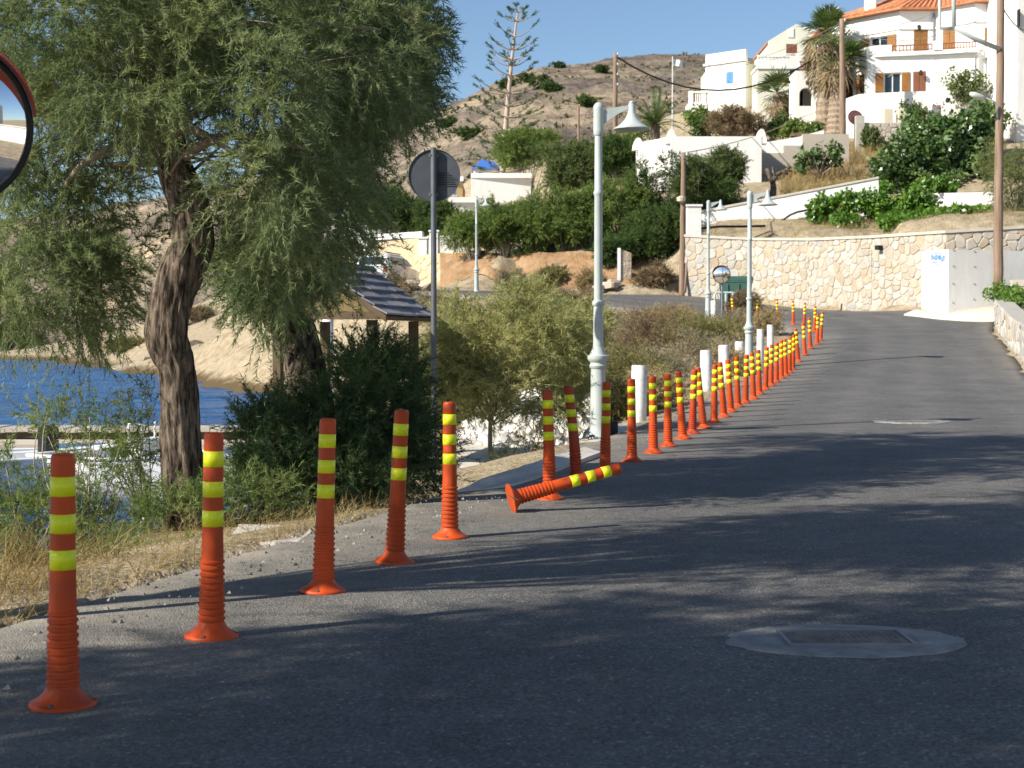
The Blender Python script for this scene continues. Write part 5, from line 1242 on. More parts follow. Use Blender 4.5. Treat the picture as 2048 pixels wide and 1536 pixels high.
# ------------------------------------------------------------------ little roofed kiosk by the shore
M_shin = [mat('shingle_grey_' + str(k), c, .85, .22, 5, bump=.5, bscale=20, bdist=.01, stretch=(1, .4, 1)) for k, c in enumerate(((.20, .195, .215), (.24, .23, .25), (.165, .165, .185)))]
M_ply = mat('gable_board', (.17, .13, .055), .8, .3, 2.5, stretch=(.5, 1, 2)); M_beam = mat('kiosk_beam', (.10, .07, .04), .8, .3, 4)
K = W(645, 622, 15.6); kz = gz(K.x, K.y)
ki = thing('roofed_notice_stand', 'small timber stand with pitched shingle roof in the tamarisk thicket', 'shelter', (K.x, K.y, kz), R(-17))
ez = K.z - kz; hw = .66; rg = .44; dp_ = 1.3
for s in (-1, 1):
    rows = 6
    for r_ in range(rows):
        t0, t1 = r_ / rows, (r_ + 1.12) / rows
        x0_, x1_ = s * (hw + .10) * (1 - t0), s * (hw + .10) * (1 - min(1.0, t1)); z0_, z1_ = ez - .07 + (rg + .11) * t0, ez - .07 + (rg + .11) * min(1.0, t1)
        y = -.12; q = random.Random(r_ * 7 + s)
        while y < dp_ + .05:
            wd_ = min(q.uniform(.22, .5), dp_ + .12 - y); o_ = .012 + .008 * q.random(); j = .02 * q.random()
            MB().rings([[(x0_ + s * j, yy, z0_ + .028 + o_), (x0_ + s * j, yy, z0_ + .010 + o_), (x1_, yy, z1_ + .004), (x1_, yy, z1_ + .020)] for yy in (y + .004, y + wd_ - .004)]).build('shingle', M_shin[q.randrange(3)], ki); y += wd_
    MB().rings([[(s * (hw + .08), yy, ez - .10), (s * (hw + .08), yy, ez - .06), (0.0, yy, ez + rg + .005), (0.0, yy, ez + rg - .04)] for yy in (-.1, dp_ + .1)]).build('roof_deck', M_beam, ki)
MB().rings([[(-.05, yy, ez + rg + .05), (.05, yy, ez + rg + .05), (.0, yy, ez + rg + .10)] for yy in (-.14, dp_ + .12)]).build('ridge_board', M_shin[0], ki)
MB().rings([[(-hw, yy, ez - .02), (hw, yy, ez - .02), (0, yy, ez + rg - .045)] for yy in (-.02, .01)]).build('gable_panel', M_ply, ki)
MB().box(-hw - .03, hw + .03, -.06, -.022, ez - .09, ez - .01).build('tie_beam', M_beam, ki)
for s in (-1, 1):
    MB().rings([[(s * (hw + .1), yy, ez - .12), (s * (hw + .1), yy, ez - .05), (0, yy, ez + rg + .02), (0, yy, ez + rg - .06)] for yy in (-.11, -.075)]).build('barge_board', M_beam, ki)
for x, y in ((hw - .12, .03), (-hw + .12, .03), (hw - .12, dp_ - .05), (-hw + .12, dp_ - .05)):
    MB().box(x - .045, x + .045, y - .045 + .02, y + .045 + .02, -.4, ez - .095).build('post', M_beam, ki)
wp = W(656, 640, 19); wz = gz(wp.x, wp.y)
o_ = tag(MB().tube([(0, 0, -.3), (0, 0, W(656, 600, 19).z - wz + .4)], .07, 12).build('white_pole', M_post, None, True), 'chipped white painted pole behind the shingle roofed stand', 'pole'); o_.location = (wp.x, wp.y, wz)

# ------------------------------------------------------------------ jetty, boats
M_plank = mat('weathered_plank', (.42, .38, .32), .9, .2, 4, bump=.4, bscale=20, stretch=(1, .15, 1), dirt=(.27, .24, .2), dirt_scale=2, dirt_amt=.6)
M_jc = mat('jetty_concrete', (.50, .43, .34), .9, .12, 2, bump=.4, bscale=12, dirt=(.36, .3, .22), dirt_scale=1.4, dirt_amt=.6)
x0, x1 = W(-420, 870, 30).x, W(545, 870, 30).x
jt = thing('jetty', 'long low jetty with plank deck on a concrete walkway over the water', 'jetty', (x0, 29, -1.3))
MB().box(0, x1 - x0, -1.2, .3, .29, .45).build('walkway_slab', M_jc, jt)
for k in range(7): MB().box(k * 1.6, k * 1.6 + .5, -1.0, .2, -1.0, .288).build('pier_block', M_jc, jt)
n = int((x1 - x0) / .24)
for k in range(n):
    MB().box(k * .24 + .006, k * .24 + .232, .42, 1.6, .575 + .008 * (k % 3), .65 + .008 * (k % 3)).build('plank', M_plank, jt)
for y in (.5, 1.45): MB().box(0, x1 - x0, y, y + .12, .47, .574).build('joist', M_beam, jt)
MB().box(-.2, x1 - x0 + .2, .31, 1.7, -1.0, .40).build('core', M_jc, jt)
M_hull = mat('boat_white', (.74, .75, .74), .35, .05, 3, spec=.5, dirt=(.55, .55, .5), dirt_scale=2, dirt_amt=.3); M_bin = mat('boat_inside', (.55, .58, .6), .5, .08); M_bblue = mat('boat_blue', (.05, .14, .34), .5, .15)
def boat(label, loc, rz, L, B, H, cover=None, rail=False, motor=True, heel=0):
    t = thing('small_boat', label, 'boat', loc, rz, group='boats beside the jetty'); t.rotation_euler = (heel, 0, rz)
    def ring(u, k, inset=0):
        x = (u - .5) * L; w_ = B / 2 * (1 - max(0, (u - .45) / .55) ** 2.2) * (.86 + .14 * min(1, u / .3)) + .004; sheer = H * (1 + .35 * max(0, (u - .4) / .6) ** 2)
        w_ = max(.01, w_ - inset); d = -.22 * (1 - max(0, (u - .6) / .4) ** 2)
        z0_ = d + inset
        return [(x, -w_, sheer), (x, -w_ * .93, sheer * .4), (x, -w_ * .55, z0_ * .6), (x, 0, z0_), (x, w_ * .55, z0_ * .6), (x, w_ * .93, sheer * .4), (x, w_, sheer)]
    us = [0, .1, .25, .4, .55, .7, .82, .9, .96, 1.0]
    MB().rings([ring(u, 0) for u in us], False, None, False).add([ring(0, 0)[i] for i in range(7)], [tuple(range(7))]).build('hull', M_hull, t, 40)
    MB().rings([ring(u, 0, .05) for u in us[:-1]], False, None, False).build('inner_hull', M_bin, t, 40)
    g = MB()
    for s in (0, 6): g.tube([ring(u, 0)[s] for u in us], .03, 6)
    g.tube([ring(0, 0)[0], ring(0, 0)[6]], .03, 6); g.build('gunwale', M_hull, t, True)
    for u in (.22, .5): 
        r_ = ring(u, 0); MB().box((u - .5) * L - .14, (u - .5) * L + .14, r_[1][1] * .97, r_[5][1] * .97, H * .55, H * .62).build('thwart', M_hull, t)
    fd = MB().rings([[(ring(u, 0)[0][0], ring(u, 0)[0][1], ring(u, 0)[0][2] + .005), (ring(u, 0)[6][0], ring(u, 0)[6][1], ring(u, 0)[6][2] + .005), (ring(u, 0)[6][0], ring(u, 0)[6][1] * .9, ring(u, 0)[6][2] - .04), (ring(u, 0)[0][0], ring(u, 0)[0][1] * .9, ring(u, 0)[0][2] - .04)] for u in (.72, .82, .9, .96, .995)]); fd.build('foredeck', M_hull, t)
    if cover: MB().rings([[(ring(u, 0)[0][0], ring(u, 0)[0][1] * .9, H * .98), (ring(u, 0)[0][0], 0, H * 1.3), (ring(u, 0)[6][0], ring(u, 0)[6][1] * .9, H * .98), (ring(u, 0)[6][0], 0, H * .9)] for u in (.28, .45, .62)]).build('cover', cover, t)
    if rail:
        for y in (-.28, .28): MB().tube([(0, y, H * .6), (0, y, H + .5), (.25, y, H + .5), (.25, y, H * .6)], .018, 6).build('console_rail', M_hull, t)
        MB().bbox(-.05, .3, -.3, .3, H * .62, H + .28, .03).build('console', M_hull, t)
    if motor:
        mt = MB().bbox(-L / 2 - .34, -L / 2 - .06, -.13, .13, H * .9, H + .42, .05).build('outboard_motor', M_black, t)
        MB().box(-L / 2 - .24, -L / 2 - .14, -.05, .05, -.5, H * .9).build('motor_leg', M_black, mt)
    return t
wl = -1.22
p = W(35, 985, 22.5); boat('white rowing boat with an oar laid across, moored below the straw bank', (p.x, p.y, wl + .05), R(25), 3.6, 1.4, .5, None, False, False)
p = W(285, 985, 22.0); boat('white motor boat with console rails half hidden by the tamarisk trunk', (p.x, p.y, wl + .05), R(-28), 3.4, 1.45, .55, None, True, True)
p = W(165, 955, 24.8); boat('white boat with blue cover among the tamarisk twigs', (p.x, p.y, wl + .02), R(15), 3.2, 1.3, .45, M_bblue, False, False)
oa = MB(); a_, b_ = W(18, 968, 22.2), W(108, 948, 22.6); oa.tube([a_, a_.lerp(b_, .8)], .022, 8); oa.tube([a_.lerp(b_, .78), a_.lerp(b_, .85), b_], [.022, .06, .06], 8)
tag(oa.build('oar', mat('oar_pale', (.6, .58, .55), .5, .05), None, True), 'pale oar resting on the white rowing boat', 'oar')
stk_ = thing('broken_stake', 'short broken white wooden stake stuck in the bank before the tree', 'stake', W(272, 1090, 9.0))
MB().tube([(0, 0, -.1), (.02, 0, .08), (.05, 0, .17)], [.016, .014, .01], 6).build('shaft', M_whitep, stk_); MB().tube([(.0, 0, .07), (.07, 0, .06)], .009, 6).build('splinter', M_whitep, stk_)

# ------------------------------------------------------------------ slabs at the road edge, rubble by the shore
def slab(name, label, pts, th, m, seed):
    P = [W(*p) for p in pts]; c = sum(P, Vector()) / len(P); b = MB()
    nn = 6; poly = []
    for i in range(len(P)):
        a_, b_ = P[i], P[(i + 1) % len(P)]
        for k in range(nn):
            q = a_.lerp(b_, k / nn); poly.append(q - c + Vector((.03 * fbm(q.x * 4, q.y * 4, seed), .03 * fbm(q.y * 4, q.x * 4, seed), 0)))
    b.rings([[(p.x, p.y, p.z - th) for p in poly], [(p.x, p.y, p.z - .015) for p in poly], [(p.x * .985, p.y * .985, p.z) for p in poly]])
    o = tag(b.build(name, m), label, 'slab'); o.location = c; return o
slab('concrete_slab', 'flat grey concrete slab between tamarisk trunk and road edge', [(452, 1086, 8.0), (600, 1084, 8.0), (628, 1052, 8.7), (480, 1048, 8.8)], .25, M_conc, 3)
slab('kerb_slab', 'broken pale concrete strip along the road edge before the beach', [(905, 985, 10.6), (1030, 968, 11.1), (1205, 903, 14.1), (1170, 893, 14.3), (1065, 925, 12.4), (960, 958, 11.0)], .45, M_conc, 5)
slab('beach_slab', 'pale concrete landing below the young tamarisk by the shore', [(880, 965, 15.2), (1010, 958, 15.5), (1085, 900, 18.2), (900, 885, 18.6)], .4, mat('landing_concrete', (.60, .55, .47), .9, .12, 2, bump=.4, bscale=15, dirt=(.45, .4, .32), dirt_scale=1.5, dirt_amt=.5), 8)
slab('lamp_footing', 'rough concrete footing under the tall street lamp', [(1140, 905, 15.6), (1235, 885, 16.2), (1300, 850, 19.2), (1180, 848, 19.3)], .4, M_conc, 11)
M_rub = [mat('rubble_' + str(k), c, .9, .15, 4, bump=.5, bscale=12, bdist=.02, island=.12) for k, c in enumerate(((.62, .59, .54), (.55, .51, .45), (.68, .66, .62), (.48, .44, .4)))]
rb_me = []
for k in range(6):
    bm = bmesh.new(); bmesh.ops.create_icosphere(bm, subdivisions=1, radius=1)
    for v in bm.verts:
        v.co *= 1 + .45 * fbm(v.co.x * 1.3 + k * 7, v.co.y * 1.3, v.co.z * 1.3); v.co.z *= .62; v.co.x *= 1.2
    me = bpy.data.meshes.new('rubble_stone'); bm.to_mesh(me); bm.free(); me.materials.append(M_rub[k % 4]); rb_me.append(me)
rr_ = random.Random(5)
rp_ = thing('rubble_heap', 'heap of pale broken stones behind the young tamarisk at the shore', 'rubble', W(1080, 870, 20))
o0 = Vector(rp_.location)
for k in range(230):
    u, v = rr_.random(), rr_.random()
    px = 905 + 290 * u; top = 885 - 115 * min(1, max(0, (px - 900) / 180)); py = top + (905 - top) * v
    Y = 18.6 + 4.2 * (1 - v) + rr_.uniform(-.3, .3)
    w = W(px, py, Y); o_ = bpy.data.objects.new('stone', rb_me[rr_.randrange(6)]); C.objects.link(o_); o_.parent = rp_
    s = rr_.uniform(.05, .17) * (1.3 if rr_.random() < .2 else 1); o_.scale = (s, s, s); o_.location = w - o0; o_.rotation_euler = (rr_.random() * 6, rr_.random() * .8, rr_.random() * 6)
hv = np.zeros((14, 20, 3))
for i in range(14):
    for j in range(20):
        u, v = j / 19, i / 13; px = 895 + 310 * u; top = 888 - 118 * min(1, max(0, (px - 900) / 180)); py = top + (915 - top) * (1 - v); Y = 18.4 + 4.4 * v
        w = W(px, py, Y + .12); hv[i, j] = (w.x - o0.x, w.y - o0.y, w.z - o0.z - .06 - (.5 if i == 0 or j in (0, 19) else 0) + .05 * fbm(u * 12, v * 9))
gridmesh('earth_core', hv, M_rub[1], rp_)

# ------------------------------------------------------------------ behind the camera (seen in the traffic mirror)
bw = thing('roadside_white_wall', 'long white wall across the road from the traffic mirror', 'wall', (11.5, -6, 0))
MB().prism([(-3.6, -22), (-3.2, -22), (.4, 10.5), (.0, 10.5)], -.3, 1.9).build('render', M_white, bw)
MB().prism([(-3.7, -22), (-3.1, -22), (.5, 10.6), (-.1, 10.6)], 1.902, 2.0).build('coping', M_white, bw)
o = Vector((17, -16, 0)); hg = thing('roadside_white_house', 'white house behind the wall across the road from the traffic mirror', 'house', o)
b = MB(); Mx = wall_panel(b, (-4.5, 9), (-6.5, -8), 0, 6, .3, [(3, 4.2, 3.4, 4.8), (8, 9.2, 3.4, 4.8), (12, 13.2, 3.4, 4.8)]); b.prism([(-4.0, 9), (3, 9), (3, -8), (-6.1, -8)], 0, 5.9); b.build('wall', M_white, hg)
for u in (3, 8, 12): window(hg, Mx, u, u + 1.2, 3.4, 4.8, shutters='lr', m_sh=M_blue)
# ------------------------------------------------------------------ foliage builders
G = np.random.default_rng(11)
def unit(v): return v / np.maximum(1e-9, np.linalg.norm(v, axis=-1, keepdims=True))
def rand_dir(n): return unit(G.normal(size=(n, 3)))
def sprays(P, D, L, nf, flen, fw, droop=.25, spread=.8):
    """feathery twigs: thin tapering filaments set all along each axis; one triangle per filament"""
    n = len(P); t = G.random((n, nf)) ** .8
    ax = P[:, None] + D[:, None] * (L[:, None] * t)[..., None]
    ax[..., 2] -= droop * L[:, None] * t ** 2
    fd = unit(D[:, None] * .9 + rand_dir(n * nf).reshape(n, nf, 3) * spread + np.array([0, 0, -.15]))
    ln = flen * (.55 + .8 * G.random((n, nf)))[..., None]
    side = unit(np.cross(fd, rand_dir(n * nf).reshape(n, nf, 3))) * (fw * (.6 + .8 * G.random((n, nf))))[..., None]
    tri = np.stack([ax - side, ax + side, ax + fd * ln], 2)
    return tri.reshape(-1, 3)
def lobes_points(lobes, n):
    """points through a set of ellipsoids (centre, radii), denser outwards; returns points and outward directions"""
    w = np.array([l[1][0] * l[1][1] * l[1][2] for l in lobes]) ** .75; w /= w.sum()
    k = G.choice(len(lobes), n, p=w); c = np.array([l[0] for l in lobes], float)[k]; r = np.array([l[1] for l in lobes], float)[k]
    d = rand_dir(n); rad = G.random(n) ** .42
    return c + d * r * rad[:, None], unit(d / r)
def feather_crown(name, lobes, m, parent, nclump, per, nf, slen, flen, fw, crad=.18, droop=.3, origin=(0, 0, 0), lift=.1):
    c, o = lobes_points(lobes, nclump)
    cc = np.repeat(c, per, 0); oo = np.repeat(o, per, 0); n = len(cc)
    d = unit(rand_dir(n) * .9 + oo * .75 + np.array([0, 0, lift]))
    P = cc + rand_dir(n) * crad * (G.random((n, 1)) ** .5) * .6
    V = sprays(P, d, slen * (.6 + .8 * G.random(n)), nf, flen, fw, droop)
    npmesh(name, V - np.array(origin), 3, m, parent)
    return c
def leaf_crown(name, lobes, m, parent, nclump, per, size, origin=(0, 0, 0), crad=.25, aspect=.62, up=.5):
    """broad leaves: a folded rhombus each"""
    c, o = lobes_points(lobes, nclump); n = nclump * per
    cc = np.repeat(c, per, 0); oo = np.repeat(o, per, 0)
    P = cc + rand_dir(n) * crad * G.random((n, 1)) ** .4
    ln = size * (.6 + .8 * G.random((n, 1)))
    d = unit(rand_dir(n) + oo * .4 + np.array([0, 0, -.15])); nrm = unit(oo * .7 + rand_dir(n) * .7 + np.array([0, 0, up]))
    s = unit(np.cross(d, nrm)) * ln * aspect * .5
    V = np.stack([P, P + d * ln * .45 + s, P + d * ln - nrm * ln * .1, P + d * ln * .45 - s], 1).reshape(-1, 3)
    npmesh(name, V - np.array(origin), 4, m, parent); return c
def curve_pts(a, b, bend, n=7):
    a, b = Vector(a), Vector(b); out = []
    for k in range(n + 1):
        t = k / n; p = a.lerp(b, t); p += Vector(bend) * math.sin(PI * t); out.append(p)
    return out
def stems(name, base, tips, m, parent, r0, r1=.004, origin=(0, 0, 0), bend=.2, n=6, sides=5):
    b = MB(); o = Vector(origin)
    for k, t in enumerate(tips):
        a = Vector(base[k] if isinstance(base, list) else base); t = Vector(t); L = (t - a).length
        rr = random.Random(k * 3 + 1); bd = Vector((rr.uniform(-1, 1), rr.uniform(-1, 1), rr.uniform(.0, 1))) * bend * L
        pts = [p - o for p in curve_pts(a, t, bd, n)]; b.tube(pts, [r0 + (r1 - r0) * (i / n) ** .7 for i in range(n + 1)], sides, True)
    return b.build(name, m, parent, True)
M_bark = None
def mat_bark():
    m, n, out = _nt('tamarisk_bark'); p = n.nodes.new('ShaderNodeBsdfPrincipled'); n.links.new(p.outputs[0], out.inputs[0]); p.inputs['Roughness'].default_value = .95; p.inputs['Specular IOR Level'].default_value = .1
    v = n.nodes.new('ShaderNodeTexCoord').outputs['Object']
    mp = n.nodes.new('ShaderNodeMapping'); mp.inputs['Scale'].default_value = (1, 1, .16); n.links.new(v, mp.inputs[0])
    a = _noise(n, 26, 7, mp.outputs[0], .7); b = _noise(n, 4, 4, v)
    c = _ramp(n, a.outputs[0], [(.40, (.035, .028, .023)), (.5, (.17, .135, .105)), (.6, (.32, .265, .21)), (.74, (.46, .39, .32))]).outputs[0]
    c = _mix(n, .6, c, _ramp(n, b.outputs[0], [(.3, (.5, .48, .46)), (.7, (1.15, 1.1, 1.05))]).outputs[0], 'MULTIPLY')
    n.links.new(c, p.inputs['Base Color']); n.links.new(_bump(n, a.outputs[0], 1.0, .06).outputs[0], p.inputs['Normal']); return m
M_bark = mat_bark()
M_twig = mat('twig_grey', (.27, .225, .18), .9, .25, 8, spec=.15)
M_tam = leafmat('tamarisk_green', (.078, .106, .056), (.155, .182, .098), (.26, .265, .125), .4, 1.6, 0, 1.8)
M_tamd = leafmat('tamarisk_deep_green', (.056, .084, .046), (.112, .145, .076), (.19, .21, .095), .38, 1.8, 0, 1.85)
M_tamy = leafmat('tamarisk_yellow_green', (.175, .18, .085), (.285, .275, .13), (.38, .35, .17), .4, 2.0, 0, 1.65)
def trunk(name, path, parent, origin, sides=72, ridge=.17, seed=0):
    """path: (px, py, depth, width in metres); a twisted, fluted trunk"""
    P = crom([(*W(px, py, Y), w_) for px, py, Y, w_ in path], 14)
    rs = []; o = Vector(origin)
    for i, q in enumerate(P):
        c = Vector(q[:3]); r = q[3] / 2 * .9
        d = (Vector(P[min(i + 1, len(P) - 1)][:3]) - Vector(P[max(i - 1, 0)][:3])).normalized()
        a = (Vector((1, 0, 0)) - d * d.x).normalized(); b = d.cross(a); ring = []
        for j in range(sides):
            th = 2 * PI * j / sides; tw = th + i * .035
            k = 1 + ridge * (.55 * math.sin(3 * tw + seed) + .35 * math.sin(7 * tw + .06 * i) + .3 * math.sin(12 * tw - .05 * i)) * .6
            k += .13 * fbm(math.cos(th) * 1.6 + seed, math.sin(th) * 1.6, c.z * 2.6)
            k += .10 * fbm(math.cos(th) * 5 + seed, math.sin(th) * 5, c.z * 2.2) - .10 * max(0, fbm(math.cos(th) * 9 + seed, math.sin(th) * 9, c.z * 1.6)) 
            ring.append(c - o + (a * math.cos(th) + b * math.sin(th)) * r * k)
        rs.append(ring)
    return MB().rings(rs).build(name, M_bark, parent, True)
def L_(px, py, Y, rx, ry, rd): return (tuple(W(px, py, Y)), (rx, rd, ry))

# ------------------------------------------------------------------ the big tamarisk
T1 = thing('tamarisk_tree', 'big tamarisk with twisted grey trunk and feathery hanging crown', 'tree', W(372, 1040, 9.3))
o1 = np.array(T1.location)
trunk('trunk', [(392, 1065, 9.3, .46), (374, 1000, 9.3, .33), (362, 900, 9.3, .275), (356, 800, 9.3, .25), (352, 735, 9.28, .245), (335, 680, 9.25, .275), (342, 610, 9.25, .285), (362, 540, 9.27, .30), (384, 480, 9.3, .285), (378, 410, 9.32, .265), (352, 335, 9.35, .24), (338, 270, 9.4, .215), (345, 180, 9.45, .19), (350, 60, 9.5, .16), (370, -150, 9.6, .12)], T1, o1, seed=2)
lob1 = [L_(110, 250, 9.8, .58, .52, .6), L_(60, 470, 9.8, .62, .58, .55), L_(120, 560, 9.75, .44, .38, .5), L_(100, 610, 9.8, .42, .28, .5), L_(30, 640, 9.2, .22, .16, .4), L_(210, 450, 9.8, .30, .38, .4), L_(230, 560, 9.7, .26, .22, .35), L_(250, 150, 9.0, .55, .45, .9), L_(120, 30, 9.2, .70, .5, 1.0), L_(450, 60, 9.4, .60, .45, 1.1),
        L_(560, 330, 8.9, .45, .40, .6), L_(520, 180, 9.0, .42, .35, .7), L_(700, 120, 9.9, .50, .5, 1.0), L_(640, 420, 9.6, .42, .38, .7), L_(560, 500, 9.8, .38, .30, .6), L_(500, 430, 9.7, .24, .3, .3), L_(300, 20, 9.6, .8, .5, 1.2)]
hi1 = [((-2.3, 10.2, 3.9), (1.2, 1.4, .7)), ((-1.5, 10.3, 4.3), (1.2, 1.5, .8)), ((-2.4, 11.0, 4.7), (1.2, 1.3, .7)), ((-1.6, 9.6, 4.9), (1.1, 1.2, .6))]
c1 = feather_crown('crown', lob1, M_tam, T1, 560, 11, 60, .25, .052, .0027, .18, .42, o1)
c1h = feather_crown('upper_crown', hi1, M_tam, T1, 220, 9, 34, .32, .085, .0045, .22, .3, o1)
fork = [W(352, 330, 9.35), W(340, 270, 9.4), W(345, 180, 9.45), W(350, 60, 9.5), W(365, -100, 9.6)]
pick = G.permutation(len(c1))[:170]
bs = []; tp_ = []
for i in pick:
    t = Vector(c1[i])
    if t.z < fork[0].z - .12: continue
    k = int(np.argmin([abs(f_.z - t.z + .15) for f_ in fork])); bs.append(fork[k] + Vector((rnd.uniform(-.05, .05), rnd.uniform(-.1, .1), rnd.uniform(-.1, .1)))); tp_.append(t)
stems('branches', bs, tp_, M_twig, T1, .012, .003, o1, .24)
stems('limbs', [fork[0], fork[1], fork[0], fork[2], fork[1], fork[3], fork[3], fork[0]], [W(100, 130, 9.6), W(110, 430, 9.7), W(620, 300, 9.2), W(760, 60, 10), W(500, 330, 8.8), Vector((-1.6, 10.4, 4.2)), Vector((-3.4, 9.4, 4.2)), W(200, 330, 9.6)], M_twig, T1, .045, .012, o1, .2, 10, 8)
stems('upper_branches', fork[3], [Vector(c) for c in c1h[:50]], M_twig, T1, .02, .004, o1, .12)

# second trunk behind it and its crown
T2 = thing('tamarisk_tree', 'leaning dark tamarisk with its crown over the shingle roofed stand', 'tree', W(640, 930, 11.8))
o2 = np.array(T2.location)
trunk('trunk', [(655, 960, 11.8, .34), (640, 860, 11.8, .32), (618, 770, 11.8, .34), (606, 700, 11.85, .33), (585, 640, 11.9, .30), (560, 590, 11.9, .24), (540, 500, 11.8, .2), (560, 380, 11.7, .16), (600, 200, 11.6, .12), (640, 50, 11.6, .09)], T2, o2, seed=5)
lob2 = [L_(720, 130, 11.4, .42, .52, .8), L_(660, 310, 11.3, .42, .36, .7), L_(610, 470, 11.2, .40, .28, .5), L_(680, 410, 11.5, .20, .2, .4), L_(560, 550, 11.4, .40, .24, .5), L_(610, 530, 11.3, .18, .12, .3), L_(800, 60, 11.8, .28, .42, .6), L_(800, 180, 11.9, .22, .26, .4), L_(560, 620, 11.5, .26, .14, .3), L_(480, 540, 11.6, .28, .2, .4), L_(845, 110, 11.9, .14, .28, .4)]
hi2 = [((-1.4, 12.2, 4.9), (1.1, 1.5, .7)), ((-2.3, 12.6, 4.7), (1.2, 1.3, .9)), ((-1.0, 12.0, 5.5), (1.0, 1.3, .5))]
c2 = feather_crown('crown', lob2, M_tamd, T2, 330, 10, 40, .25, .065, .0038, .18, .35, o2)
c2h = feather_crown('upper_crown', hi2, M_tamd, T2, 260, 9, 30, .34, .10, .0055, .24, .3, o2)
fk2 = [W(555, 560, 11.9), W(545, 450, 11.8), W(575, 300, 11.65), W(610, 170, 11.6), W(640, 50, 11.6)]
tips = [Vector(c) for c in c2[:120]]
stems('branches', [min(fk2, key=lambda f_: abs(f_.z - t.z + .2)) for t in tips], tips, M_twig, T2, .018, .003, o2, .15)
stems('limbs', [fk2[0], fk2[1], fk2[3], fk2[4]], [W(480, 600, 11.4), W(740, 420, 11.4), W(830, 120, 11.8), Vector((-.9, 12.2, 4.6))], M_twig, T2, .06, .015, o2, .2, 10, 8)
stems('upper_branches', fk2[4], [Vector(c) for c in c2h[:36]], M_twig, T2, .024, .004, o2, .12)

# trees beside and behind the camera: only their shade and a few twigs come into the picture
def shade_tree(label, base, lobes, n, path_w=.3):
    t = thing('tamarisk_tree', label, 'tree', base); o = np.array(base); top = Vector(base) + Vector((.15, .1, 2.6))
    b = MB(); pts = curve_pts(Vector(base) - Vector((0, 0, .3)), top, (.18, .1, 0), 10); b.tube([p - Vector(base) for p in pts], [path_w / 2 * (1 - .045 * k) for k in range(11)], 16); b.build('trunk', M_bark, t, True)
    c = feather_crown('crown', lobes, M_tam, t, n, 10, 30, .36, .10, .0055, .28, .3, o)
    stems('branches', top, [Vector(q) for q in c[:70]], M_twig, t, .028, .004, o, .14); return t
shade_tree('roadside tamarisk beside the big traffic mirror', (-4.6, 4.6, gz(-4.6, 4.6)), [((-3.9, 4.9, 4.0), (1.0, .9, .7)), ((-2.9, 5.7, 4.2), (1.1, .9, .7)), ((-3.4, 4.6, 4.9), (1.0, 1.0, .5)), ((-2.4, 5.2, 3.7), (.7, .7, .5)), ((-1.9, 6.5, 4.6), (.8, .8, .5))], 310)
shade_tree('roadside tamarisk behind the photographer', (-5.9, 1.2, gz(-5.9, 1.2)), [((-5.5, 1.9, 3.7), (1.0, .9, .9)), ((-4.5, 1.5, 3.7), (1.2, 1.1, .8)), ((-5.2, .8, 4.6), (1.3, 1.1, .8)), ((-3.4, 1.8, 4.0), (1.1, 1.2, .7)), ((-5.9, 2.3, 4.6), (.9, .7, .7)), ((-3.0, 2.9, 4.3), (.9, .9, .6)), ((-2.2, 2.2, 3.6), (.9, .9, .5))], 540)

# ------------------------------------------------------------------ tamarisk bushes
def bush(name, label, cat, base, lobes, m, nclump, per, nf, slen, flen, fw, nst=14, r0=.012, droop=.1, lift=.5, crad=.12, group=None):
    t = thing(name, label, cat, base, group=group); o = np.array(base)
    c = feather_crown('foliage', lobes, m, t, nclump, per, nf, slen, flen, fw, crad, droop, o, lift)
    stems('stems', Vector(base) - Vector((0, 0, .05)), [Vector(q) for q in c[G.permutation(len(c))[:nst]]], M_twig, t, r0, .003, o, .1); return t
M_tamb = leafmat('tamarisk_bush_green', (.075, .115, .045), (.165, .20, .075), (.30, .27, .11), .35, 2.5)
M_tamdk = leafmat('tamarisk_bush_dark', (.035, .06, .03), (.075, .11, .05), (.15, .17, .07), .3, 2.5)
b0 = W(170, 1120, 9.2)
bush('tamarisk_bush', 'loose tamarisk bush behind the shaded bollard with twigs against the sea', 'bush', b0, [L_(200, 960, 9.4, .34, .42, .35), L_(120, 880, 9.8, .22, .3, .3), L_(165, 820, 9.7, .10, .26, .2), L_(240, 1040, 9.2, .25, .2, .25), L_(110, 1050, 9.0, .3, .25, .3)], M_tamb, 70, 8, 28, .2, .045, .0026, 40, .009)
bush('tamarisk_bush', 'dense low tamarisk bush at the straw verge edge', 'bush', W(45, 1140, 8.6), [L_(50, 1040, 8.8, .3, .28, .3), L_(20, 980, 9.0, .22, .25, .3), L_(90, 1100, 8.5, .25, .15, .25), L_(-40, 1060, 8.8, .25, .3, .3)], M_tamb, 80, 8, 28, .17, .04, .0026, 26, .008)
bush('tamarisk_bush', 'wispy tamarisk seedling growing left of the trunk against the water', 'bush', W(300, 1060, 9.6), [L_(270, 880, 9.8, .16, .32, .2), L_(300, 800, 9.8, .06, .25, .1), L_(250, 940, 9.7, .2, .2, .2)], M_tamb, 36, 7, 26, .18, .04, .0024, 22, .007)
bush('tamarisk_thicket', 'dark dense tamarisk thicket between trunk and sign post', 'bush', W(650, 1000, 10.8), [L_(600, 900, 10.6, .42, .4, .4), L_(700, 860, 10.9, .4, .5, .5), L_(770, 830, 11.3, .32, .42, .5), L_(560, 980, 10.0, .35, .25, .35), L_(800, 920, 11.0, .28, .3, .4), L_(690, 960, 10.4, .4, .2, .35), L_(530, 900, 10.3, .2, .3, .25), L_(745, 745, 11.6, .24, .22, .35)], M_tamdk, 420, 10, 34, .24, .05, .0032, 60, .014)
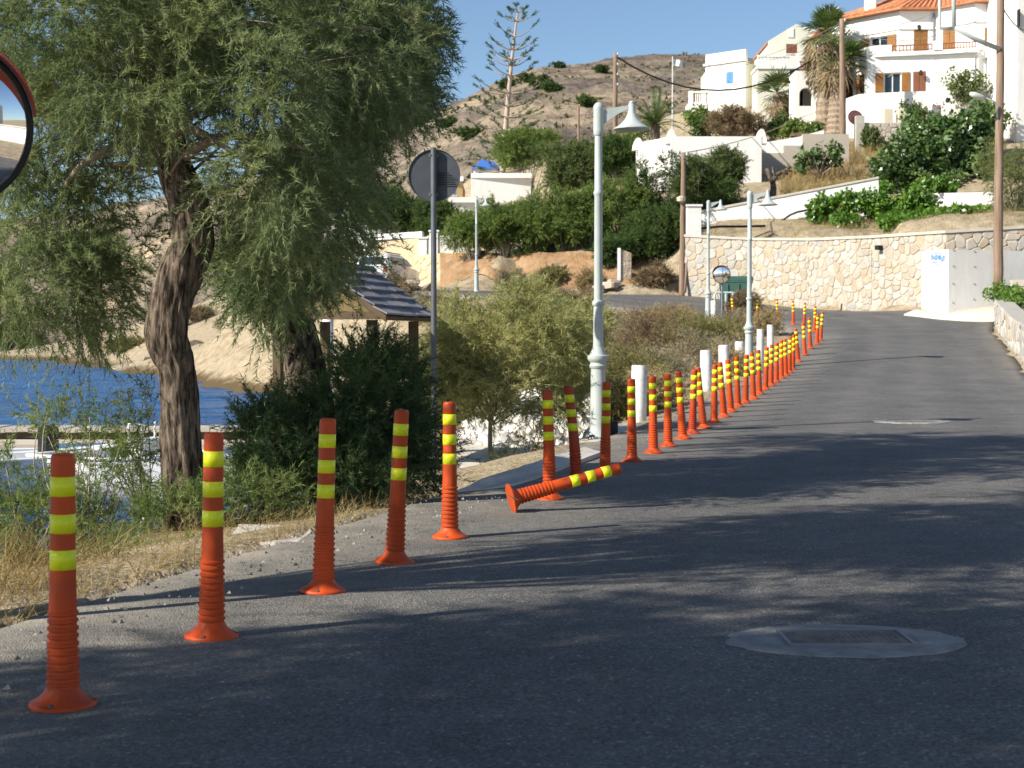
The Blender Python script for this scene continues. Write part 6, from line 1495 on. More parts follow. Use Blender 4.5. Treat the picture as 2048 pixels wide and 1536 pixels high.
bush('tamarisk_bush', 'greyish tamarisk bush at the foot of the big trunk', 'bush', W(480, 1060, 9.2), [L_(470, 1000, 9.3, .22, .2, .25), L_(540, 1010, 9.4, .25, .18, .25), L_(420, 1030, 9.1, .2, .12, .2), L_(330, 1040, 9.0, .2, .12, .2)], M_tamb, 90, 8, 28, .16, .04, .0026, 20, .008)
bush('verge_weed', 'low olive weeds at the foot of the straw verge before the big trunk', 'weed', W(300, 1120, 8.1), [L_(290, 1100, 8.2, .22, .07, .2), L_(220, 1115, 8.0, .2, .07, .2), L_(350, 1090, 8.4, .2, .06, .15)], M_tamb, 40, 7, 20, .1, .03, .0024, 10, .005)
bush('verge_weed', 'dark brown dry weeds beside the shaded bollard', 'weed', W(110, 1165, 7.5), [L_(60, 1150, 7.6, .22, .1, .2), L_(170, 1150, 7.6, .2, .08, .2)], leafmat('dry_weed', (.07, .055, .03), (.16, .12, .06), (.25, .2, .1), .2, 3, 0, 1), 40, 7, 20, .12, .03, .0024, 10, .005)
bush('tamarisk_bush', 'pale yellow green tamarisk bush filling the slope behind the young one', 'bush', W(1110, 790, 21.5), [L_(1110, 690, 21.5, .5, .5, .5), L_(1060, 640, 22, .45, .4, .5), L_(1160, 660, 22, .4, .4, .5), L_(930, 700, 21, .45, .4, .5)], M_tamy, 200, 9, 22, .28, .08, .0055, 24, .012)
# the young tamarisk by the beach
T3 = thing('young_tamarisk', 'young yellow green tamarisk standing by the beach slab left of the tall lamp', 'tree', W(980, 955, 17.5)); o3 = np.array(T3.location)
lob3 = [L_(930, 800, 17.3, .28, .2, .3), L_(1070, 800, 17.5, .36, .2, .4), L_(1000, 830, 17.2, .3, .1, .3), L_(890, 720, 17.6, .30, .34, .4), L_(1150, 740, 18.1, .26, .34, .4), L_(950, 690, 17.3, .42, .42, .5), L_(1040, 680, 17.6, .50, .5, .6), L_(1120, 700, 17.9, .38, .42, .5), L_(900, 760, 17.3, .26, .3, .4), L_(1000, 770, 17.2, .45, .25, .45), L_(1140, 790, 17.8, .26, .2, .35), L_(1050, 610, 17.8, .35, .22, .4), L_(920, 650, 17.5, .26, .28, .4)]
c3 = feather_crown('crown', lob3, M_tamy, T3, 330, 9, 30, .26, .07, .0042, .2, .2, o3, .3)
stems('trunk', W(982, 965, 17.5), [W(990, 720, 17.5)], M_twig, T3, .038, .014, o3, .03, 12, 10)
stems('branches', [W(985, 850 - (k % 7) * 18, 17.5) for k in range(60)], [Vector(q) for q in c3[:60]], M_twig, T3, .011, .003, o3, .12)
bush('tamarisk_bush', 'yellowish tamarisk sucker beside the young tamarisk stem', 'bush', W(1060, 930, 16.9), [L_(1060, 880, 17, .16, .16, .15), L_(1010, 920, 16.8, .14, .1, .1)], M_tamy, 16, 7, 22, .16, .05, .0036, 10, .008)

# ------------------------------------------------------------------ dry scrub between road and shore
M_scr = [leafmat('scrub_' + n_, a, b, c, .2, 1.5, 0, 1.3) for n_, a, b, c in (('brown', (.12, .085, .055), (.22, .165, .105), (.32, .26, .17)), ('grey', (.15, .13, .09), (.26, .225, .15), (.36, .31, .2)), ('olive', (.13, .125, .055), (.22, .205, .09), (.33, .28, .12)), ('tan', (.22, .165, .09), (.34, .27, .155), (.44, .36, .22)))]
sc = [(1250, 700, 27, .8, .45, 2, 'olive rounded bush just beyond the tall lamp'), (1300, 640, 34, 1.1, .65, 0, 'large brown dry bush beyond the young tamarisk'), (1390, 640, 37, 1.1, .6, 2, 'olive brown bush before the middle lamp'), (1220, 630, 36, 1.0, .65, 1, 'grey thorny bush in the scrub below the bank'),
      (1340, 715, 29, .7, .32, 1, 'low grey bush behind the first white posts'), (1400, 680, 33, .9, .4, 1, 'grey spreading bush behind the white posts'), (1450, 660, 38, .8, .38, 2, 'olive bush beneath the distant mirror'), (1540, 660, 42, .7, .36, 3, 'straw coloured tussock inside the bend'), (1500, 645, 44, .8, .36, 1, 'grey bush inside the bend beside the slim posts'),
      (1270, 585, 42, .9, .45, 0, 'dark brown bush near the earth bank foot'), (1340, 600, 42, 1.0, .45, 3, 'tan dry bush below the wall end'), (1150, 630, 40, 1.2, .6, 1, 'wide grey bush at the middle of the scrub slope'), (1080, 610, 46, 1.2, .5, 1, 'pale grey bush under the road strip'), (1000, 600, 50, 1.2, .6, 0, 'brown thorn bush before the distant small lamp'),
      (920, 600, 50, 1.1, .6, 0, 'brown bush right of the sign pole'), (880, 640, 42, 1.0, .6, 2, 'olive bush behind the sign pole'), (850, 590, 56, 1.3, .5, 1, 'grey bush beyond the shingle roof'), (900, 690, 32, .8, .5, 2, 'olive green bush behind the young tamarisk crown'), (1060, 650, 38, 1.1, .55, 3, 'tan bush behind the young tamarisk crown'), (960, 640, 40, 1.0, .55, 1, 'greyish bush among the scrub behind the sign'),
      (1190, 690, 28, .8, .5, 2, 'olive bush left behind the tall lamp shaft'), (1440, 700, 31, .5, .25, 3, 'dry tussock beside the white posts'), (1300, 760, 24, .5, .25, 3, 'small dry tussock near the scuffed white post'), (1220, 770, 22, .5, .3, 2, 'small green tuft behind the tall lamp foot'), (790, 640, 60, 1.5, .7, 0, 'brown bush under the shingle roof edge'), (700, 610, 75, 1.8, .7, 1, 'grey bush on the far cove slope'), (470, 640, 108, 2.4, .7, 0, 'dry brown bush on the sandy bluff'), (560, 590, 120, 2.6, .9, 1, 'grey bush high on the sandy bluff'), (380, 600, 140, 3.2, .9, 0, 'brown scrub patch above the cove'), (250, 640, 140, 3.0, .7, 2, 'olive scrub patch by the cove'), (1160, 590, 50, 1.0, .4, 0, 'dark bush in front of the earth bank'), (1490, 610, 51, .7, .4, 0, 'brown dry bush by the waste container'), (1030, 545, 62.2, .7, .4, 1, 'grey dry bush clinging to the earth bank'), (1110, 520, 62.6, .8, .35, 2, 'olive tuft on the earth bank crest'), (1190, 560, 61.2, .6, .3, 3, 'tan tuft low on the earth bank'), (1310, 555, 60.6, .7, .5, 0, 'brown bush at the earth bank end by the pole'), (820, 660, 48, 1.0, .6, 2, 'olive bush between roof and sign pole'), (840, 720, 36, .8, .45, 3, 'tan tuft low by the sign pole')]
for k, (px, py, Y, rx, rz, mi, lab) in enumerate(sc):
    w = W(px, py, Y); gzz = gz(w.x, w.y)
    rz *= 1.2
    zc_ = max(gzz + rz * .5, min(w.z - rz * .2, gzz + rz * .8)); f_ = max(1, Y / 35)
    lb = [((w.x + rnd.uniform(-.5, .5) * rx, w.y + rnd.uniform(-.4, .4) * rx, zc_ + rnd.uniform(-.3, .25) * rz), (rx * rnd.uniform(.45, .7), rx * rnd.uniform(.45, .7), rz * rnd.uniform(.55, .8))) for _ in range(5)]
    bush('dry_bush', lab, 'bush', (w.x, w.y, gzz), lb, M_scr[mi], 115, 8, 16, .22 * f_ ** .5, .07 * f_ ** .8, .0055 * f_, 24, .014, 0, .5, .15 * f_ ** .5, 'dry scrub on the slope')
bush('green_shore_tree', 'dark green tree at the far left shore of the cove', 'bush', tuple(W(20, 700, 255)), [L_(20, 672, 255, 5, 2.0, 4), L_(-60, 664, 255, 5, 2.4, 4), L_(60, 680, 255, 2.6, 1.2, 3)], M_tamdk, 200, 8, 14, .9, .5, .05, 10, .1)

M_rock = mat('shore_rock', (.36, .30, .22), .95, .3, 2, bump=1, bscale=4, bdist=.1, dirt=(.16, .12, .08), dirt_scale=1.5, dirt_amt=.8)
for k in range(46):
    u = k / 45; px = 235 + 620 * u + rnd.uniform(-12, 12); Y = float(np.interp(px, [235, 520, 640, 760, 860], [124, 97, 84, 68, 58])) + rnd.uniform(-1.5, 3.5); X = (px - 1024) / F * Y
    o = bpy.data.objects.new('shore_rock', rb_me[k % 6].copy()); o.data.materials.clear(); o.data.materials.append(M_rock); C.objects.link(o); s_ = rnd.uniform(.35, 1.15) * Y / 100; o.scale = (s_ * 1.5, s_, s_ * .8); o.rotation_euler = (rnd.uniform(-.3, .3), rnd.uniform(-.3, .3), rnd.random() * 6)
    o.location = (X, Y, max(-1.35, gz(X, Y)) + .12 * s_)
    tag(o, 'weathered brown rock at the waterline of the sandy cove', 'rock', 'rocks along the cove shoreline')
# ------------------------------------------------------------------ hedge and trees on the bank
M_hed = [leafmat('hedge_' + n_, a, b, c, .3, 1.2) for n_, a, b, c in (('green', (.06, .095, .03), (.13, .175, .05), (.2, .23, .07)), ('olive', (.05, .075, .03), (.10, .125, .05), (.17, .19, .08)), ('dark', (.03, .055, .02), (.07, .105, .035), (.12, .15, .05)))]
hd_ = [(950, 455, 66, 1.3, 1.2, 0, 'bright green bushy tamarisk at the hedge end beside the small lamp'), (1010, 450, 65.5, 1.6, 1.35, 0, 'green bushy hedge tree under the slender pine'), (1070, 447, 65.5, 1.6, 1.4, 0, 'green bushy hedge tree over the earth bank middle'), (1130, 447, 65, 1.6, 1.4, 0, 'green bushy hedge tree above the broken pillar'), (1180, 445, 65, 1.5, 1.4, 0, 'green bushy hedge tree behind the tall lamp shaft'),
       (1250, 435, 64.5, 1.5, 1.8, 0, 'tall dark hedge tree just past the tall lamp'), (1310, 400, 65, 1.4, 2.0, 2, 'tall olive green hedge tree before the low white building'), (1350, 470, 63, 1.0, 1.1, 2, 'dark hedge tree at the wooden pole'), (1405, 370, 67, 1.3, 1.6, 1, 'olive tree in front of the white building wall'), (1450, 340, 68, .9, 1.2, 1, 'slender olive tree at the building corner'), (1430, 400, 66.5, 1.0, .9, 2, 'dark low bush behind the sloping wall start'),
       (1130, 330, 80, 1.6, 1.2, 1, 'grey green olive tree behind the hedge'), (1190, 320, 80, 1.7, 1.2, 1, 'round olive tree by the insulator pole'), (1240, 320, 78, 1.3, 1.1, 2, 'dark olive tree behind the bell shade'), (1060, 300, 95, 2.0, 1.0, 0, 'yellow green pine behind the slender pine stem'), (1300, 470, 63, 1.1, 1.0, 2, 'dark drooping hedge bush over the bank end'), (1230, 500, 62.5, .7, .5, 2, 'dark bush hanging over the broken pillar'),
       (880, 440, 78, 1.4, 1.2, 2, 'dark green garden tree beside the round sign'), (810, 430, 80, 1.8, 1.3, 2, 'dark green garden tree behind the gatehouse'), (740, 420, 84, 1.8, 1.2, 1, 'olive garden tree behind the white fence')]
for k, (px, py, Y, rx, rz, mi, lab) in enumerate(hd_):
    w = W(px, py, Y); base = (w.x, w.y, min(gz(w.x, w.y), w.z - rz)); f_ = Y / 65
    lb = [((w.x + rnd.uniform(-.55, .55) * rx, w.y + rnd.uniform(-.5, .5), w.z + rnd.uniform(-.6, .6) * rz), (rx * rnd.uniform(.4, .62), rx * rnd.uniform(.5, .7), rz * rnd.uniform(.35, .55))) for _ in range(8)]
    bush('hedge_tree' if k not in (3,) else 'hedge_tree', lab, 'tree', base, lb, M_hed[mi], 250, 9, 15, .36 * f_, .15 * f_, .014 * f_, 26, .05, .05, .35, .3 * f_, 'hedge and garden trees above the bank')

# ------------------------------------------------------------------ fig trees, vines, other garden plants
M_fig = leafmat('fig_leaf', (.03, .065, .018), (.075, .125, .035), (.14, .19, .06), .25, 1.2, .06, 1.6)
M_vine = leafmat('vine_leaf', (.045, .105, .014), (.10, .19, .028), (.19, .27, .045), .35, 1.4, .04)
M_ground_c = leafmat('groundcover_leaf', (.06, .12, .02), (.12, .2, .04), (.2, .26, .07), .3, 2, .03)
def leafy(name, label, cat, base, lobes, m, nclump, per, size, nst=14, r0=.04, crad=.25, group=None):
    t = thing(name, label, cat, base, group=group); o = np.array(base)
    c = leaf_crown('leaves', lobes, m, t, nclump, per, size, o, crad); stems('stems', Vector(base), [Vector(q) for q in c[:nst]], M_twig, t, r0, .01, o, .15); return t
leafy('fig_tree', 'large spreading dark green fig tree above the vines', 'tree', W(1870, 385, 71), [L_(1810, 310, 71, 1.1, 1.0, 1.2), L_(1870, 285, 71.5, 1.4, 1.2, 1.4), L_(1930, 270, 72, 1.3, 1.2, 1.4), L_(1960, 330, 71, 1.2, 1.1, 1.2), L_(1775, 335, 70.5, .8, .8, 1.0), L_(1890, 350, 70.5, 1.2, .7, .9), L_(1840, 250, 73, 1.0, .6, 1.0), L_(1960, 235, 74, .9, .8, 1.0), L_(1820, 355, 70.3, 1.0, .5, .8)], M_fig, 700, 17, .27, 26, .1, .34)
leafy('fig_tree', 'small fig tree with pale bare branches before the stepped wall', 'tree', W(1640, 350, 73), [L_(1620, 310, 73, .6, .45, .7), L_(1660, 300, 73, .7, .4, .7), L_(1600, 330, 73, .3, .3, .4), L_(1670, 325, 73, .5, .3, .5)], M_fig, 60, 11, .24, 30, .07, .2)
vn = [(1655, 415, 62.5, .8, .65, 'bright vine bush at the sloping wall end'), (1710, 405, 62.5, .9, .6, 'bright vine bush in the middle of the terrace'), (1770, 412, 62.5, 1.0, .65, 'bright vine bush before the big fig tree'), (1830, 408, 62, .9, .6, 'vine bush beside the low white wall'), (1880, 435, 61, .9, .32, 'low creeping vine before the low white wall'), (1940, 432, 60.5, 1.0, .36, 'low vine creeping towards the tall wooden pole'), (1800, 436, 60.5, .8, .32, 'low vine shoots over the terrace edge'), (1690, 442, 61, .5, .22, 'vine shoots on the dry terrace strip'), (1900, 440, 59.6, .9, .34, 'creeping vine at the middle of the low white wall'), (1970, 440, 59.4, .9, .4, 'creeping vine beside the tall wooden pole foot'), (1860, 380, 66.5, 1.2, .5, 'leafy vine under the big fig tree shade'), (1740, 380, 65, .9, .5, 'leafy vine on top of the sloping wall end'), (1850, 449, 57.2, .9, .26, 'vine creeping over the wall coping'), (1925, 447, 56.6, .9, .26, 'vine creeping along the wall coping near the pole'), (1790, 450, 58, .7, .22, 'small vine patch on the coping edge')]
for px, py, Y, rx, rz, lab in vn:
    w = W(px, py, Y); w.z = max(w.z, gz(w.x, w.y) + .55 * rz); lb = [((w.x + rnd.uniform(-.6, .6) * rx, w.y + rnd.uniform(-.4, .4), w.z + rnd.uniform(-.4, .4) * rz), (rx * .6, rx * .55, rz * .65)) for _ in range(6)]
    leafy('grape_vine', lab, 'vine', (w.x, w.y, min(gz(w.x, w.y), w.z - rz * .8)), lb, M_vine, 160, 12, .18, 10, .03, .2, 'vines on the terrace')
bush('tamarisk_tree', 'feathery olive green tamarisk behind the tall wooden pole', 'tree', tuple(W(2030, 450, 56)), [L_(2010, 380, 56, .6, .9, .7), L_(2050, 330, 56, .7, .8, .8), L_(2060, 420, 56, .6, .6, .7), L_(1985, 320, 57, .5, .7, .6), L_(2100, 360, 57, .7, 1.0, .8)], leafmat('tamarisk_soft', (.09, .115, .05), (.165, .18, .08), (.25, .24, .11), .35, 1.5), 260, 9, 18, .34, .11, .009, 30, .04, .2, .2, .2)
gs = [(1940, 170, 82, 1.6, 1.6, 1, 'climbing green shrub against the villa wall'), (1975, 240, 78, 1.2, 1.0, 0, 'yellow green bush beside the tall wooden pole'), (1990, 130, 84, 1.0, 1.0, 1, 'shrub under the villa window with shutters'), (1420, 250, 92, 1.5, .8, 2, 'dark garden bush before the cubic house'), (1395, 235, 94, .9, .6, 0, 'green bush at the cubic house veranda'), (1570, 215, 94, 1.4, 1.2, 2, 'dark shrub in the yard of the cream house'), (1590, 255, 84, .9, .5, 0, 'green garden shrub before the arched annexe'), (1545, 250, 88, 1.0, .7, 2, 'dark garden shrub left of the annexe'), (1275, 265, 90, 1.4, .6, 0, 'green bush under the date palm'), (1740, 275, 79.5, .35, .5, 1, 'small grey shrub before the end pier'), (1620, 262, 82, .5, .35, 0, 'green succulent clump on the garden wall')]
for px, py, Y, rx, rz, mi, lab in gs:
    w = W(px, py, Y); lb = [((w.x + rnd.uniform(-.5, .5) * rx, w.y + rnd.uniform(-.5, .5), w.z + rnd.uniform(-.5, .5) * rz), (rx * .55, rx * .5, rz * .55)) for _ in range(6)]
    leafy('garden_shrub', lab, 'shrub', (w.x, w.y, min(gz(w.x, w.y), w.z - rz)), lb, M_hed[mi], 130, 10, .2, 10, .03, .25, 'garden shrubs on the hillside')
bush('bare_thorn_bush', 'grey brown leafless bush below the cubic house', 'bush', tuple(W(1470, 275, 88)), [L_(1460, 245, 88, 1.2, .7, 1), L_(1500, 250, 88, 1.0, .6, 1)], M_scr[0], 150, 9, 16, .4, .2, .014, 40, .04, 0, .5, .3)
M_bou = leafmat('bougainvillea', (.12, .02, .03), (.26, .035, .05), (.09, .11, .04), .3, 3)
leafy('oleander_shrub', 'grey green shrub with crimson flowers on the villa terrace', 'shrub', W(1820, 250, 81), [L_(1815, 222, 81, .7, .5, .6), L_(1840, 225, 81, .5, .5, .5)], M_hed[1], 90, 10, .17, 12, .03, .2)
leafy('bougainvillea_shrub', 'crimson bougainvillea spilling beside the villa terrace piers', 'shrub', W(1850, 250, 80.6), [L_(1850, 235, 80.6, .55, .3, .4), L_(1825, 240, 80.4, .4, .18, .3), L_(1880, 212, 81, .25, .15, .2)], M_bou, 60, 10, .15, 8, .02, .15)
# planter greenery
for k, (px, py, Y, lab) in enumerate(((1998, 585, 45.6, 'leafy green plant at the planter corner'), (2020, 592, 44.2, 'green creeping plant in the middle of the planter'), (2042, 598, 43.2, 'green creeping plant spilling along the planter'), (2075, 605, 42, 'green plant at the hidden end of the planter'))):
    w = W(px, py, Y); leafy('planter_plant', lab, 'plant', (w.x, w.y, w.z - .3), [((w.x, w.y, w.z), (.42, .5, .24)), ((w.x + .3, w.y - .3, w.z - .05), (.35, .4, .2))], M_ground_c, 60, 11, .11, 8, .015, .15, 'plants in the planter')
# pruned dead tree on the slope
dt = thing('pruned_dead_tree', 'bare pruned dead tree with stubby branches above the sloping wall', 'tree', W(1545, 392, 69)); od = np.array(dt.location)
b = MB()
for pts, r in (([(1545, 395), (1547, 375), (1545, 360)], .17), ([(1545, 365), (1538, 350), (1533, 338)], .12), ([(1546, 362), (1552, 350), (1562, 345), (1572, 340), (1580, 334)], .11), ([(1550, 352), (1546, 342), (1546, 334)], .06), ([(1566, 344), (1576, 348)], .06), ([(1572, 340), (1583, 342)], .05)):
    b.tube([W(px, py, 69 + .1 * k) - Vector(od) for k, (px, py) in enumerate(pts)], [r * (1 - .4 * k / len(pts)) for k in range(len(pts))], 8)
b.build('trunk', M_bark, dt, True)

# ------------------------------------------------------------------ palms, slender pine
M_palm = leafmat('palm_leaf', (.035, .065, .02), (.085, .125, .035), (.17, .18, .06), .2, 1, .06); M_dead = leafmat('dead_palm_leaf', (.26, .19, .11), (.40, .31, .19), (.5, .42, .28), .15, 1, 0, .8)
def fan_leaves(tips, n_seg, size, hang):
    """fan palm leaves: (point, direction) -> long narrow segments spread in a fan"""
    V = []
    for p, d in tips:
        d = Vector(d).normalized(); s = d.cross(Vector((0, 0, 1))); s = s.normalized() if s.length > .1 else Vector((1, 0, 0)); u = s.cross(d)
        for k in range(n_seg):
            a = R(-75 + 150 * k / (n_seg - 1)); e = (d * math.cos(a) + s * math.sin(a) + u * rnd.uniform(-.12, .12)).normalized(); L = size * (1 - .25 * abs(a) / R(75)) * rnd.uniform(.85, 1.1)
            w_ = (e.cross(u)).normalized() * size * .035; m_ = Vector(p) + e * L * .55; t_ = Vector(p) + e * L + Vector((0, 0, -hang * L))
            V += [Vector(p), m_ + w_, t_, m_ - w_]
    return V
def fan_palm(label, pxb, pyb, pxt, pyt, Y, r, size, n_green, n_dead, skirt, wind=.35, cat='palm tree'):
    b_, t_ = W(pxb, pyb, Y), W(pxt, pyt, Y); t = thing('fan_palm', label, 'palm tree', b_ - Vector((0, 0, .5)), group='palms by the villa'); o = b_ - Vector((0, 0, .5))
    n = 26; tr = MB(); tr.tube([(o.lerp(t_, k / n) - o) + Vector((.05 * fbm(k * .3, Y), 0, 0)) for k in range(n + 1)], [r * (1.12 - .25 * k / n) * (1 + (.08 if k % 2 else -.05)) for k in range(n + 1)], 14)
    tr.build('trunk', mat('palm_trunk_' + str(int(pxb)), (.30, .235, .17), .95, .35, 9, bump=1, bscale=10, bdist=.06), t)
    tips = []
    for k in range(n_green):
        a = rnd.uniform(0, 2 * PI); e = R(rnd.uniform(-25, 80)); d = Vector((math.cos(a) * math.cos(e) + wind, math.sin(a) * math.cos(e), math.sin(e))); d.normalize(); tips.append((t_ - o + d * size * rnd.uniform(.5, .8), d))
    pet = MB()
    for p, d in tips: pet.tube([t_ - o, p], .025, 4)
    pet.build('petioles', M_palm, t)
    npmesh('fronds', np.array([tuple(v) for v in fan_leaves(tips, 15, size, .18)]), 4, M_palm, t)
    V = []
    for k in range(n_dead):
        h = rnd.random(); a = rnd.uniform(0, 2 * PI); c = t_ - o + Vector((0, 0, -skirt * h)); rr = r * (1.0 + 1.3 * math.sin(PI * min(1, .25 + h * .75))); p = c + Vector((math.cos(a) * rr, math.sin(a) * rr, 0)); V += fan_leaves([(p, Vector((math.cos(a) * .35 + .1, math.sin(a) * .35, -1)))], 7, size * .85, .1)
    if V: npmesh('dead_fronds', np.array([tuple(v) for v in V]), 4, M_dead, t)
    return t
fan_palm('taller fan palm with thick straw skirt of dead leaves by the annexe', 1648, 262, 1655, 70, 86, .48, 1.25, 34, 110, 3.0, -.05)
fan_palm('windblown fan palm with patterned trunk behind the bare pole', 1670, 255, 1680, 125, 85, .46, 1.3, 36, 24, 1.3, .55)
fan_palm('small fan palm in the yard of the cream house', 1548, 262, 1553, 185, 92, .22, 1.15, 32, 14, .9, .1)
def date_palm(label, px, py, pyb, Y, n, L):
    c = W(px, py, Y); b_ = W(px, pyb, Y); t = thing('date_palm', label, 'palm tree', b_); tr = MB().tube([(0, 0, -1), c - b_], [.35, .28], 12); tr.build('trunk', M_bark, t)
    V = []; rc = MB()
    for k in range(n):
        a = rnd.uniform(0, 2 * PI); e = R(rnd.uniform(5, 80)); d = Vector((math.cos(a) * math.cos(e), math.sin(a) * math.cos(e), math.sin(e))); pts = []
        for i in range(13):
            u = i / 12; pts.append((c - b_) + d * L * u + Vector((0, 0, -.55 * L * u * u * math.cos(e))))
        rc.tube(pts, [.03 * (1 - .8 * i / 12) for i in range(13)], 4)
        for i in range(2, 13):
            ax = (pts[i] - pts[i - 1]).normalized(); s = ax.cross(Vector((0, 0, 1))); s = s.normalized() if s.length > .01 else Vector((1, 0, 0))
            for sg_ in (-1, 1):
                for q in range(2):
                    p = pts[i - 1].lerp(pts[i], q / 2); tipv = p + (s * sg_ + ax * .9 + Vector((0, 0, rnd.uniform(-.2, .35)))).normalized() * L * .2 * (1 - .5 * i / 12); w_ = ax * .03; V += [p - w_, p + w_, tipv]
    rc.build('midribs', M_palm, t); npmesh('leaflets', np.array([tuple(v) for v in V]), 3, M_palm, t); return t
date_palm('date palm head of arching fronds above the hedge', 1310, 250, 330, 86, 46, 2.3)
# slender pine: whorls of upswept branches with tufted ends
NP = thing('norfolk_pine', 'tall slender pine with tiers of tufted branches against the sky', 'tree', W(993, 400, 98)); on = Vector(NP.location)
st = [W(1003, 400, 98) - on, W(1008, 300, 98) - on, W(1018, 180, 98) - on, W(1027, 90, 98) - on, W(1036, 20, 98) - on]
MB().tube([Vector(p) for p in crom([tuple(s) for s in st], 8)], [.24 - .2 * k / 32 for k in range(33)], 10).build('trunk', mat('pine_bark_pale', (.42, .34, .27), .9, .2, 4), NP, True)
M_pine = leafmat('pine_needles', (.03, .06, .03), (.07, .11, .05), (.13, .17, .07), .15, 1.5)
tiers = [(388, 1.9, .14, 7), (372, 2.3, .15, 8), (345, 2.5, .2, 8), (322, 2.7, .2, 8), (292, 2.6, .22, 8), (262, 2.6, .24, 7), (235, 2.4, .26, 7), (212, 2.5, .28, 6), (187, 2.6, .3, 6), (150, 1.8, .4, 6), (130, 1.6, .5, 5), (118, 1.7, .45, 6), (98, 1.5, .5, 6), (72, 1.5, .55, 3), (42, 1.15, .45, 6), (24, .6, .5, 5)]
br = MB(); PP = []; DD = []; LL = []
for py, L, up_, nb in tiers:
    yy = (400 - py) / 380; base = Vector(np.array([np.interp(yy, [0, .26, .58, .82, 1], [s[i] for s in st]) for i in range(3)])); a0 = rnd.random() * 6
    for k in range(nb):
        a = a0 + 2 * PI * k / nb + rnd.uniform(-.25, .25); l = L * rnd.uniform(.75, 1.1); h = Vector((math.cos(a), math.sin(a), 0)); pts = [base + h * l * u + Vector((0, 0, l * up_ * (u * u * 1.1 - .1 * u))) for u in (0, .25, .5, .75, 1)]
        br.tube(pts, [.045, .04, .032, .025, .015], 5)
        f0 = .74 if py < 200 else .45
        m_ = 22 if py > 200 else 12
        for q in range(m_):
            u = f0 + (1 - f0) * rnd.random(); p = base + h * l * u + Vector((0, 0, l * up_ * (u * u * 1.1 - .1 * u))); PP.append(p); sd = h.cross(Vector((0, 0, 1))) * rnd.choice((-1, 1)); DD.append((h * .7 + sd * rnd.uniform(0, .8) + Vector((0, 0, rnd.uniform(.1, .8)))).normalized()); LL.append(.28)
br.build('branches', mat('pine_branch', (.33, .27, .21), .9, .2), NP, True)
npmesh('needles', sprays(np.array(PP, float), np.array(DD, float), np.array(LL), 12, .14, .018, -.1, .5), 3, M_pine, NP)

# ------------------------------------------------------------------ scrub on the hill, dry grass, gravel (too many to count)
P_ = HILL[2:88].reshape(-1, 3); sel = P_[G.choice(len(P_), 6500)]
keep = (np.abs(sel[:, 0]) < 220); sel = sel[keep]
n = len(sel); per = 9; sz = .3 + .9 * G.random(n) ** 3
cc = np.repeat(sel, per, 0) + rand_dir(n * per) * np.repeat(sz, per)[:, None] * np.array([1, 1, .55]); d = rand_dir(n * per); e = unit(np.cross(d, rand_dir(n * per))) * np.repeat(sz, per)[:, None] * .35
V = np.stack([cc - e, cc + e, cc + d * np.repeat(sz, per)[:, None] * .8], 1)
tag(npmesh('hillside_scrub', V, 3, leafmat('hill_scrub', (.05, .055, .03), (.10, .10, .05), (.17, .15, .08), .1, .05)), 'low dark scrub dotted over the dry hillside', None, None, 'stuff')
big = [(1075, 180, .7, 3.0), (1060, 168, .75, 2.0), (1100, 185, .7, 1.6), (940, 280, .35, 2.2), (900, 255, .4, 2.0), (1120, 140, .9, 1.5), (1195, 150, .85, 1.5), (1180, 220, .5, 1.6), (1010, 180, .75, 2.0), (860, 250, .45, 3.0)]
for k, (px, py, t, s_) in enumerate(big):
    i = min(89, int(t * 90)); row = HILL[i]; j = int(np.argmin(np.abs(1024 + F * row[:, 0] / row[:, 1] - px))); p = row[j]
    # walk up or down the slope to the wanted height in the picture
    col = HILL[:90, j]; jj = int(np.argmin(np.abs(683 - (col[:, 2] - 1.09) / col[:, 1] * F - py))); p = col[jj]
    c = (float(p[0]), float(p[1]), float(p[2])); lb = [((c[0] + rnd.uniform(-.6, .6) * s_, c[1], c[2] + s_ * .35), (s_ * .7, s_ * .6, s_ * .45)) for _ in range(4)]
    bush('hill_bush', 'dark green round bush standing out on the dry hillside', 'bush', c, lb, M_hed[2], 50, 7, 12, .5, .45, .07, 6, .06, 0, .3, .4, 'bushes on the hillside')
def grass(name, label, pts_fn, n, h, w_, m, lean=.5):
    P = np.array([pts_fn() for _ in range(n)]); P = P[~inpoly(P[:, 0] - .06, P[:, 1], ROADPOLY)]; n = len(P); P[:, 2] = gz_np(P[:, 0], P[:, 1]) - .02
    d = unit(np.stack([G.normal(size=n) * lean + .1, G.normal(size=n) * lean, np.ones(n)], 1)); hh = h * (.4 + .9 * G.random((n, 1))); s = unit(np.cross(d, rand_dir(n))) * w_
    b = unit(d + rand_dir(n) * .45 + np.array([.15, 0, -.15])); mid = P + d * hh * .55
    V = np.concatenate([np.stack([P - s, P + s, mid], 1), np.stack([mid - s * .7, mid + s * .7, mid + b * hh * .55], 1)])
    return tag(npmesh(name, V, 3, m), label, None, None, 'stuff')
M_straw = leafmat('straw', (.30, .21, .09), (.46, .35, .17), (.58, .47, .26), .2, 1.5, 0, .85)
def edge_pt(lo, hi, wmax, wmin=-.05):
    k = rnd.uniform(lo, hi); i = int(k); f_ = k - i; p = SL[i] * (1 - f_) + SL[i + 1] * f_; o = wmin + (wmax - wmin) * rnd.random() ** 1.5; q = fbm(p[0] * 2, p[1] * 2)
    return (p[0] - o * .9 - .1, p[1] + o * .45 + .05, 0)
def st_pt():
    while True:
        p = edge_pt(22, 42, 1.5)
        if fbm(p[0] * 1.6, p[1] * 1.6, 3) > -.25: return p
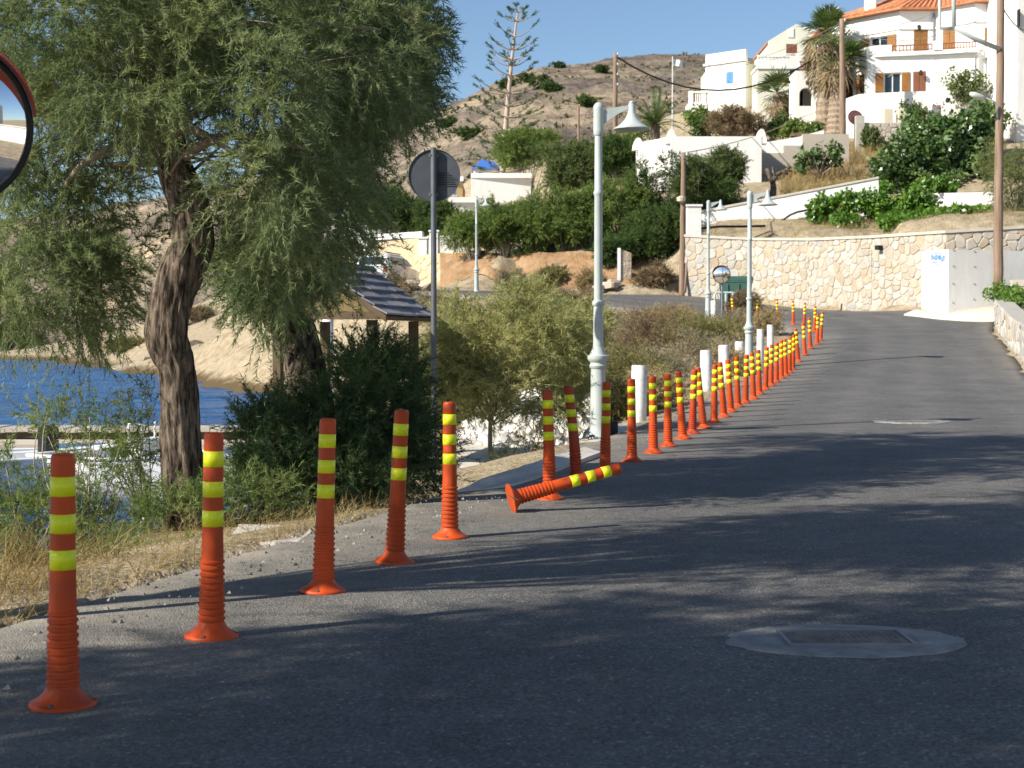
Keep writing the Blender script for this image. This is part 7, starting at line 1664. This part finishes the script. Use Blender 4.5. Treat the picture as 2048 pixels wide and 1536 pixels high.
grass('dry_grass', 'tufts of dry straw grass along the road verge', st_pt, 3600, .15, .002, M_straw, .55)
grass('grass_litter', 'flattened straw litter on the road verge', lambda: edge_pt(22, 50, .9, -.02), 5200, .12, .002, M_straw, 2.2)
grass('straw_tuft', 'tall straw tuft leaning out beside the shaded bollard', lambda: (rnd.gauss(-2.35, .22), rnd.gauss(6.6, .35), 0), 700, .3, .0022, M_straw, .6)
grass('dry_grass_slope', 'dry grass over the scrub slope', lambda: (rnd.uniform(-4, 7), rnd.uniform(22, 56), 0), 9000, .35, .006, M_straw, .5)
grass('terrace_grass', 'short dry grass on the terrace above the stone wall', lambda: tuple(W(rnd.uniform(1390, 2048), 460, rnd.uniform(53, 66))), 16000, .26, .008, leafmat('terrace_straw', (.26, .2, .1), (.38, .31, .16), (.25, .27, .1), .2, .4, 0, .95), .6)
grass('slope_grass', 'tall dry grass on the slope between fig trees', lambda: tuple(W(rnd.uniform(1560, 1780), 350, rnd.uniform(69, 82))), 9000, .6, .012, M_straw, .45)
n = 2600; P = np.array([edge_pt(20, 75, .35, -.75) for _ in range(n)]); keep = ~((P[:, 1] > 9) & (P[:, 1] < 12) & False); z = gz_np(P[:, 0], P[:, 1]) + .018
P[:, 2] = z; s = (.004 + .009 * G.random(n) ** 3)
V = []
tet = np.array([[1, 1, -.3], [-1, .8, -.3], [0, -1, -.3], [0, 0, .9]]); fc = [(0, 1, 3), (1, 2, 3), (2, 0, 3)]
rot = G.random(n) * 6.28
T = np.stack([tet[None, :, 0] * np.cos(rot)[:, None] - tet[None, :, 1] * np.sin(rot)[:, None], tet[None, :, 0] * np.sin(rot)[:, None] + tet[None, :, 1] * np.cos(rot)[:, None], np.repeat(tet[None, :, 2], n, 0)], -1) * s[:, None, None] + P[:, None, :]
V = np.stack([T[:, list(f_)] for f_ in fc], 1).reshape(-1, 3)
tag(npmesh('roadside_gravel', V, 3, mat('gravel_grey', (.22, .205, .185), .9, .4, 40)), 'loose gravel grains along the asphalt edge', None, None, 'stuff')
